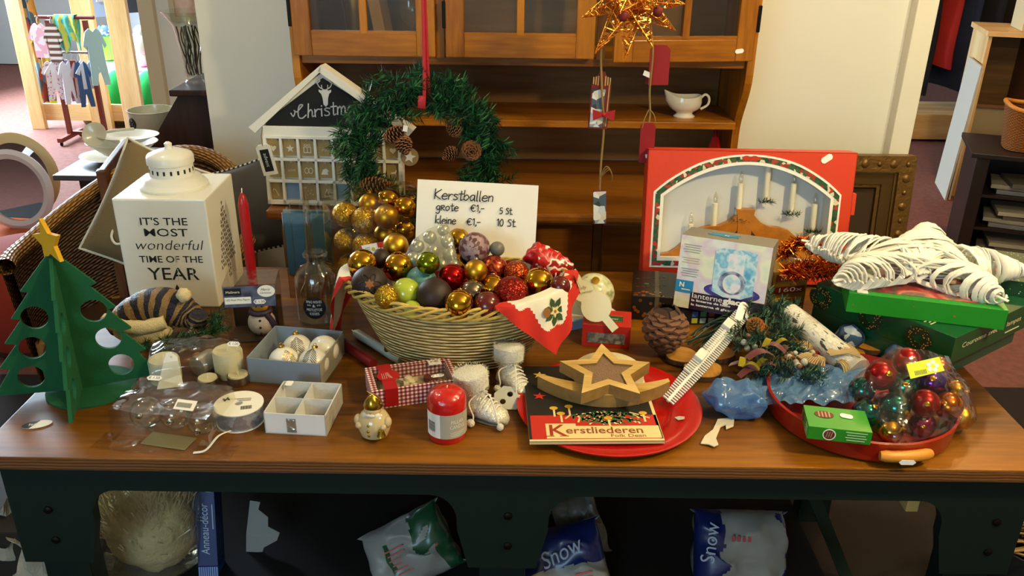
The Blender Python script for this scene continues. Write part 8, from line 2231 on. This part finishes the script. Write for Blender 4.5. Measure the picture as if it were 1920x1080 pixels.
# blue pine-cone globe between tube and green box
p=P(1592,636,TZ+0.028)
bgm=MB(); bgm.ball((0,0,0),0.03); bgm.jitter(0.006,60)
tag(bgm.build('blue_ornament',patches('blue_frost',('#1d2c4a','#34527e','#a8b8c8','#27406a'),60,0.4,kind='v'),M=T(p.x,p.y,TZ+0.032)),'dark blue frosted ornament between the printed tube and the green boxes','ornament')
p=P(1690,668,TZ+0.02); bgm=MB(); bgm.ball((0,0,0),0.028,sc=(1.3,1,.8)); bgm.jitter(0.005,50)
tag(bgm.build('blue_foil_ornament',patches('blue_foil',('#27406a','#46649a','#6a4a3a','#1d2c4a'),50,0.3,kind='v'),M=T(p.x,p.y,TZ+0.024)),'crumpled blue foil ornament behind the bag of coloured baubles','ornament')

# ================================================================ blue plastic bag and paper tie
BLUEBAG=None
def bluebag():
    m=film('blue_film',(0.16,0.36,0.72),0.10,0.5,0.1,1.0,26,haze=0.34); return m
q0=P(1400,745,TZ)
o=MB(); 
bb=thing('blue_plastic_bag','translucent blue plastic bag bunched under the greenery decoration','bag',(q0.x,q0.y,TZ))
def bq(px,py,z):return P(px,py,TZ+z)-Vector((q0.x,q0.y,TZ))
b=MB(); b.ball(bq(1378,745,0.034),0.056,0,52,34,sc=(1.05,0.8,0.6)); b.jitter(0.016,30); b.jitter(0.004,55); b.s=[False]*len(b.s); b.build('bunched_part',bluebag(),bb)
b=MB()
def spread(u,v):
    a=bq(1395,760,0.02).lerp(bq(1600,758,0.05),u); c=bq(1420,690,0.02).lerp(bq(1625,690,0.03),u); p=a.lerp(c,v)
    return p+Vector((0,0,0.012*math.sin(PI*v)*(1-0.3*u)+0.012*noise.noise(Vector((u*9,v*6,1)))+0.004))
b.sheet(spread,60,28,smooth=False); b.jitter(0.005,60); b.build('spread_part',bluebag(),bb)
b=MB()
tiep=[(1378,785),(1372,800),(1355,795),(1345,815),(1328,838)]
o_=[bq(x,y,0.004)for x,y in((1345,787),(1378,783),(1376,800),(1362,806),(1360,796),(1352,800),(1342,822),(1346,834),(1338,838),(1328,834),(1314,832),(1322,818),(1336,806),(1342,796))]
b.plate([[(v.x,v.y)for v in o_]],0.003,0.005); b.jitter(0.002,50); b.build('paper_tie',mat('crumpled_paper','#cfc6ae',0.8,bump=0.6,bscale=90),bb,'crumpled cream paper tie')

# ================================================================ red tray with pine handles
tc=P(1618,800,TZ+0.01); TRr=0.176
TRED=mat('tray_red','#8e1a0a',0.22,coat=0.5); TIN=mat('tray_inside','#a8481a',0.3,coat=0.3)
tcx,tcy=P(1616,790,TZ).x,1.262+TRr
tr=thing('red_tray','round red lacquered tray with a pale wooden handle, at the front right of the table','tray',(tcx,tcy,TZ))
b=MB(); b.lathe([(0,0.001),(TRr-0.012,0.001),(TRr-0.004,0.006),(TRr,0.045),(TRr-0.004,0.047),(TRr-0.012,0.012),(TRr-0.018,0.006),(0,0.006)],72,cap=False); b.build('dish',TRED,tr)
for s in(-1,1):
    b=MB(); pts=[(0.052*math.sin(a)*3.4*0+(TRr+0.007)*math.sin(a),-s*(TRr+0.007)*math.cos(a),0.026)for a in[rad(-15+3*k)for k in range(11)]]
    b.tube(pts,[0.008]+[0.0105]*9+[0.008],12); b.build('handle',mat('handle_pine','#c8862e',0.4),tr,'pale wooden handle',M=RZ(rad(6)))
sticker(tr,T(0.015,-TRr-0.0182,0.022)@XZ,0.03,0.010,'')
# small green box on the tray
za=TZ+0.05
sA,sB,sC=P(1515,798,za+0.0),P(1630,810,za+0.0),P(1475,765,za+0.012)
SGW=0.108; sgM=frame(P(1512,822,za-0.006),sB-sA,(-0.50,0.85,0.0))
sg2=thing('small_green_box','small bright green box with cinnamon picture, on the red tray rim','box',M=sgM)
HG=0.026
b=MB(); b.box((SGW/2,0.036,HG/2),(SGW,0.072,HG),bev=0.0008); b.build('carton',mat('leaf_green_card','#2e8a24',0.35,coat=0.2),sg2)
BR=mat('cinnamon_ink','#5a2a20',0.5)
b=MB(); b.plate([circ(SGW*0.34,HG*0.5,0.0095,20)],0,0.0006,0,M=T(0,-0.0002,0)@XZ); b.plate([circ(SGW*0.34,HG*0.5,0.0112,20),circ(SGW*0.34,HG*0.5,0.0095,20)],0,0.0007,1,M=T(0,-0.0002,0)@XZ)
for k in range(3):b.ribbon([(SGW*0.34-0.005+k*0.004,HG*0.3),(SGW*0.34-0.003+k*0.004,HG*0.75)],0.0016,2,T(0,-0.0012,0)@XZ)
b.plate([circ(SGW*0.3,0.044,0.017,24,0.012)],HG+0.0002,HG+0.0008,0); 
for k in range(4):b.box((SGW*0.3-0.009+k*0.006,0.044,HG+0.001),(0.0025,0.018,0.0005),2,M=T(0,0,0))
b.plate([circ(0.018,HG*0.5,0.008,18)],0,0.0006,0,M=Matrix(((0,0,-1,-0.0002),(1,0,0,0.036),(0,1,0,0),(0,0,0,1))))
b.build('cinnamon_picture',[BR,PAPER,mat('cinnamon_light','#b08a6a',0.5)],sg2)
b=MB()
for i in range(4):b.box((SGW*0.76,-0.0008,HG*(0.82-0.2*i)),(0.036-0.005*(i%2),0.0006,0.0018))
for i in range(4):b.box((-0.0008,0.012,HG*(0.82-0.2*i)),(0.0006,0.02,0.0016))
b.build('small_print',mat('pale_green_ink','#a8cc9a',0.5),sg2)
sticker(sg2,T(SGW*0.66,0.045,HG+0.001)@RZ(-0.2),0.022,0.014,'')

# bag of coloured baubles in the tray
random.seed(61)
TEALM=mat('teal_mirror','#1f6a6a',0.08,0.9); PURM=mat('purple_mirror','#5a2a8a',0.08,0.9); PINKM=mat('pink_mirror','#a83a6a',0.12,0.9); ORM=mat('orange_mirror','#b8661c',0.15,0.9); REDM=mat('red_satin','#8e1414',0.25,0.7)
cbs=[]
for px,py,rp,m,z,lb in((1648,708,28,REDM,.10,'red bauble at the upper back of the coloured bag'),(1700,682,26,REDM,.125,'red bauble at the very top of the coloured bag by the yellow tag'),(1620,728,25,TEALM,.075,'teal bauble at the end of the bag nearest the tube'),(1695,722,28,TEALM,.09,'teal bauble in the middle of the coloured bag'),
    (1745,718,28,PURM,.09,'purple bauble under the yellow tag'),(1625,775,27,TEALM,.045,'teal bauble low beside the small green box'),(1680,765,28,TEALM,.06,'dark teal bauble low in the middle of the coloured bag'),(1735,760,27,REDM,.06,'red bauble low in the middle of the coloured bag'),
    (1775,760,27,ORM,.06,'orange bauble towards the table end of the coloured bag'),(1730,790,25,PINKM,.035,'pink bauble at the bottom of the coloured bag'),(1670,803,24,GSHINY,.03,'gold bauble at the bottom front of the coloured bag'),(1660,755,22,PINKM,.04,'pink bauble behind the teal ones'),(1790,735,24,GSHINY,.07,'gold bauble at the table end of the bag'),(1800,780,22,GMATT,.04,'satin gold bauble at the bottom end of the bag'),(1760,690,22,ORM,.10,'orange bauble right behind the yellow tag')):
    p=P(px,py,TZ+z); cbs.append([p,rp*unit(p)*0.98,m,lb])
relax(cbs,60)
for p,r,m,lb in cbs:
    capball('coloured_bauble',lb,'bauble',p,r,m,GOLDMETAL,M=Matrix.Translation(p)@RX(random.uniform(0.3,1.6))@RY(random.uniform(-1,1)),group='coloured baubles in the bag')
hp=[]
for p,r,*_ in cbs:
    for k in range(14):
        a=k*2.4; z=1-2*(k+0.5)/14; q=math.sqrt(1-z*z); hp.append(p+Vector((q*math.cos(a),q*math.sin(a),z))*(r+0.004))
hp+=[P(1830,770,TZ+0.05),P(1680,838,TZ+0.05),P(1700,660,TZ+0.15),P(1815,800,TZ+0.04)]
v_,f_=hull_shell(hp)
bm=bmesh.new(); bv=[bm.verts.new(v)for v in v_]
for f in f_:bm.faces.new([bv[i]for i in f])
bmesh.ops.subdivide_edges(bm,edges=bm.edges[:],cuts=2,use_grid_fill=True); bm.verts.index_update()
o=MB(); o.add([v.co+noise.noise_vector(v.co*30)*0.005 for v in bm.verts],[[v.index for v in f.verts]for f in bm.faces],0,True); bm.free()
cg=thing('coloured_bauble_bag','clear bag of shiny coloured baubles with a yellow tag, in the red tray','bag',tuple(P(1710,760,TZ+0.05)))
org=P(1710,760,TZ+0.05)
o.v=[tuple(Vector(v)-org)for v in o.v]
o.build('clear_bag',film('bag_cellophane',(0.98,0.95,0.9),0.08,0.5,0.08,0.9,24),cg)
ytM=frame(P(1735,690,TZ+0.155)-org,(0.95,0.05,0.2),(-0.15,0.55,0.7))
b=MB(); b.plate([[(-0.031,-0.014),(0.031,-0.011),(0.029,0.015),(-0.031,0.013)]],0,0.0008,0)
for i in range(5):
    a=2*PI*i/5; b.plate([circ(0.013+0.0075*math.cos(a),0.001+0.0075*math.sin(a),0.0042,10)],0.0008,0.0013,1)
for i in range(9):b.box((-0.02+i*0.0024,-0.006,0.001),(0.0011,0.008,0.0004),2)
b.build('yellow_tag',[mat('neon_yellow','#c6d41e',0.5),PAPER,mat('olive_ink','#6a6a1a',0.5)],cg,'neon yellow price tag with a white flower',M=ytM)
# ================================================================ under the table
SHZ=0.30
b=MB(); b.box((TCX-0.10,1.70,SHZ-0.011),(1.58,0.66,0.022)); tp(b,'added_dark_shelf',mat('under_table_shade','#0b0b0b',0.7))  # near-black shelf added for the shade under the table; it carries the bags
for x,m,n,c in((0.345,'#8d8a7c','grey-white',0),(0.66,'#d8b878','pale yellow',1)):
    pass
b=MB(); q=PY(1398,945,1.38); b.box((q.x,1.62,0.618),(0.026,0.5,0.05),bev=0.002); tp(b,'cross_batten',mat('grey_batten','#8a8778',0.7))
b=MB(); q=PY(1704,958,1.36); b.box((q.x,1.60,0.612),(0.024,0.5,0.062),bev=0.002); tp(b,'cross_batten',mat('raw_pine_batten','#d0a860',0.6))
def softbag(name,label,M,wd,ht,th,mats,mf,seed=0,fold=0.012,tail=True):
    """filled bag lying with its face in the XY plane, crimped at both ends"""
    t=thing(name,label,'bag',M=M)
    def side(sg):
        def f(u,v):
            x,y=(u-.5)*2,(v-.5)*2
            k=(max(0,1-x**4)**.5)*(max(0,1-abs(y)**3)**.6)
            n=noise.noise_vector(Vector((u*5+seed,v*4,sg)))*fold
            pin=1-0.10*(1-k)*(1 if abs(y)<.97 else 0)
            return Vector((x*wd/2*pin,y*ht/2,sg*th/2*k))+n*(0.3+k)
        return f
    b=MB(); b.sheet(side(1),40,40,mf=mf); b.sheet(lambda u,v:side(-1)(1-u,v),20,20,mats.index(mats[-1])); b.build('bag',mats,t)
    return t
# angel hair bag
q=PY(275,1010,1.47)
ab=thing('angel_hair_bag','big clear bag of white angel hair on the lower shelf beside the left table leg','bag',(q.x,1.50,SHZ+0.001))
b=MB(); b.ball((0,0,0.10),0.10,0,30,20,sc=(1.02,.8,1.0)); b.jitter(0.01,24); b.jitter(0.004,70)
random.seed(71)
for i in range(500):
    a=random.uniform(0,2*PI); z=random.uniform(0.05,.19); r=.085*math.sqrt(max(0,1-((z-.1)/.11)**2)); c=Vector((r*math.cos(a),r*.82*math.sin(a),z)); d=Vector((random.gauss(0,.4),random.gauss(0,.4),1)).normalized()*.07; s_=d.orthogonal().normalized()*.0013
    b.add([c-s_,c+s_,c+d+s_,c+d-s_],[(0,1,2,3)])
b.build('angel_hair',mat('angel_hair','#e6dcb8',0.6,bump=0.8,bscale=120),ab)
b=MB()
def abag(u,v):
    a=2*PI*u; r=0.112*(1-0.06*v)*(min(1,(1.0-v)*9)**.4)*(min(1,v*12)**.4)
    e=0.75; c,s_=math.cos(a),math.sin(a)
    p=Vector((r*abs(c)**e*(1 if c>0 else-1),r*.82*abs(s_)**e*(1 if s_>0 else-1),0.305*v))
    return p+noise.noise_vector(p*20+Vector((3,1,0)))*.008
b.sheet(abag,60,40); b.build('clear_bag',film('thick_cellophane',(0.95,0.9,0.75),0.16,0.5,0.14,1.0,26,haze=0.05),ab)
# blue long box
qa,qb=PY(420,918,1.52),PY(390,1062,1.46)
BNAVY=mat('navy_card','#16306c',0.4,coat=0.2)
bxm=frame(qb,(1,0,0.05),qa-qb)
BL=(qa-qb).length*1.05; BWd=0.044
bb2=thing('blue_ring_box','long dark blue printed box leaning beside the angel hair bag','box',M=bxm)
b=MB(); b.box((0,BL/2,-0.022),(BWd,BL,0.044),bev=0.001); b.build('carton',BNAVY,bb2)
b=MB(); b.text('Anneau-décor',0.026,0,T(-0.002,BL*0.45,0.0006)@RZ(PI/2),shear=0.15,width=BL*0.62); b.box((0.01,BL*0.93,0.0006),(0.012,0.012,0.0004)); b.box((0.016,BL*0.6,0.0006),(0.002,BL*0.3,0.0004)); b.build('side_lettering',mat('pale_blue_ink','#b8c4d8',0.5),bb2)
b=MB(); b.box((0,-0.016,-0.022),(BWd,0.03,0.044),0)
for i in range(9):b.box((-BWd/2+0.003+i*0.0048,-0.016,0.0004),(0.0014,0.03,0.0006),1)
b.build('end_flap',[mat('royal_blue_card','#1f4fa0',0.4),mat('pale_blue_ink','',0)],bb2)
# torn paper
o=MB(); q=PY(490,995,1.55)
sh_=[(462,948),(482,952),(480,962),(500,975),(503,988),(523,998),(520,1010),(500,1020),(495,1028),(468,1041),(462,1000)]
o.plate([[(PY(x,y,1.55).x-q.x,PY(x,y,1.55).z-q.z)for x,y in sh_]],-0.0008,0.0008,M=XZ); o.jitter(0.004,30)
tag(o.build('torn_paper',mat('grey_paper','#8f8f8c',0.8),M=T(q.x,1.55,q.z)@RX(rad(-20))),'torn scrap of pale paper standing on the shelf beside the blue box','paper')
# green and white snow bag
SNOWW=mat('snow_bag_white','#8f8e88',0.4); SGREEN=mat('snow_bag_green','#1d4a2c',0.35,coat=0.2); SREDI=mat('snow_bag_red_ink','#b84a4a',0.5); SBLUE=mat('snow_bag_blue','#16245c',0.35,coat=0.2)
def on_bag(t,strokes_text,M,size,m,name='printed_text',width=None,shear=0.0,bold=0.0):
    b=MB()
    for txt,x,y in strokes_text:b.text(txt,size,0,T(x,y,0),width=width,shear=shear,bold=bold)
    return b.build(name,m,t,M=M)
q=PY(772,1030,1.50)
gm=frame(q,(0.84,0.05,0.50),(-0.45,0.45,0.72))
def gmf(u,v):
    n=noise.noise(Vector((u*6,v*6,9)))
    if u>0.30 and u<0.36 and v<.75:return 1
    if u>0.62 and v>.35 and n>-.15:return 1
    if u>.86:return 1 if n>-.3 else 2
    return 0
t=softbag('green_snow_bag','white and green printed snow bag tilted up on the lower shelf',gm,0.215,0.15,0.10,[SNOWW,SGREEN,SREDI,SNOWW],gmf,3)
b=MB()
for i in range(6):b.box((-0.018+0.001*i,0.022-0.011*i,0.048),(0.046-0.004*(i%2),0.003,0.0006))
b.build('red_print',SREDI,t,'lines of red print')
# grey cloth like bag behind the first Snow bag
q=PY(1085,985,1.56)
softbag('grey_bag','crumpled grey bag behind the blue Snow bag under the middle of the table',frame(q,(0.9,0.1,0.25),(-0.25,0.4,0.85)),0.115,0.15,0.06,[mat('grey_film_bag','#77756f',0.4,bump=0.5,bscale=60),mat('grey_film_bag','',0)],lambda u,v:0,8,0.016)
def snow(label,q,M,seed,flip):
    def mf(u,v):
        n=noise.noise(Vector((u*7+seed,v*7,2)))*.12
        if flip:return 1 if u+n*.6<0.30 or u+n>.93 or v+n<.08 else 0
        return 1 if v+n*.5>.52 else 0
    return softbag('snow_bag',label,M,0.225,0.17,0.10,[SNOWW,SBLUE,SNOWW],mf,seed)
SLET=mat('snow_lettering','#a9b4cc',0.5)
q=PY(1050,1062,1.46)
t=snow('blue and white bag of artificial snow in front of the grey bag',q,frame(q,(0.92,0.05,0.25),(-0.25,0.5,0.75)),2,False)
on_bag(t,[('Snow',0,0)],T(0.012,0.034,0.056)@RZ(rad(14))@RX(rad(-16)),0.05,SLET,'lettering',width=0.095,shear=0.2)
b=MB()
for i in range(3):b.box((0.05,-0.016-0.010*i,0.054),(0.035,0.004,0.0006))
b.build('red_print',SREDI,t)
q=PY(1385,1030,1.50)
t=snow('blue and white bag of artificial snow lying alone under the right half of the table',q,frame(q,(1.0,0.05,-0.06),(0.06,0.5,0.8)),5,True)
on_bag(t,[('Snow',0,0)],T(-0.080,0.02,0.052)@RZ(rad(82))@RX(rad(-6))@RY(rad(0)),0.045,SLET,'lettering',width=0.085)
b=MB()
for i in range(4):b.box((-0.03+0.012*i,0.03,0.053),(0.007,0.012,0.0006))
b.build('red_print',SREDI,t)
# crumpled papers at the outer side of the left leg
random.seed(81)
for i,(px,py,y,s,lb)in enumerate(((55,985,1.52,.075,'large sheet of crumpled cream paper beside the left table leg'),(20,1040,1.5,.07,'crumpled cream paper lower down beside the left table leg'),(78,1060,1.42,.06,'crumpled white paper nearest the left table leg'))):
    q=PY(px,py,y); o=MB()
    o.sheet(lambda u,v:Vector(((u-.5)*s*2,0.02*math.sin(u*5+i),(v-.5)*s*1.8))+noise.noise_vector(Vector((u*3+i*5,v*3,1)))*s*.55,16,16,smooth=False)
    tag(o.build('crumpled_paper',mat('cream_paper','#a89f8c',0.85),M=Matrix.Translation(q)),lb,'paper','crumpled papers beside the table')
o=MB(); q=P(80,1075,0); o.box((0,0,0.2),(0.22,0.3,0.40),bev=0.004)
tag(o.build('paper_carton',mat('dark_carton','#2a241c',0.8),M=T(PY(30,1040,1.5).x-0.01,1.62,0)),'dark carton holding the crumpled papers beside the table','carton')
# straw and newspaper at the other end
random.seed(91)
q=PY(1905,985,1.62)
o=MB()
for i in range(60):
    c=Vector((random.gauss(0,.05),random.gauss(0,.05),random.gauss(0,.02))); d=Vector((1,random.gauss(0,.3),random.gauss(0,.15))).normalized()*.10
    o.tube([c-d,c+Vector((0,0,.012)),c+d],.003,5)
st2=tag(o.build('raffia_bundle',mat('raffia','#8a6a3c',0.7),M=T(q.x+0.06,1.62,q.z)),'bundle of dry raffia standing off the right end of the table','bundle')
o=MB(); o.lathe([(0.10,0),(0.12,q.z-0.03),(0.115,q.z-0.03),(0.095,0.01),(0,0.01)],24)
tag(o.build('tall_bin',mat('dark_bin','#1c1a18',0.6),M=T(q.x+0.06,1.62,0)),'dark bin holding the raffia bundle at the right end of the table','bin')
o=MB(); o.sheet(lambda u,v:Vector(((u-.5)*.09,.01*math.sin(u*6),(v-.5)*.05)),8,6)
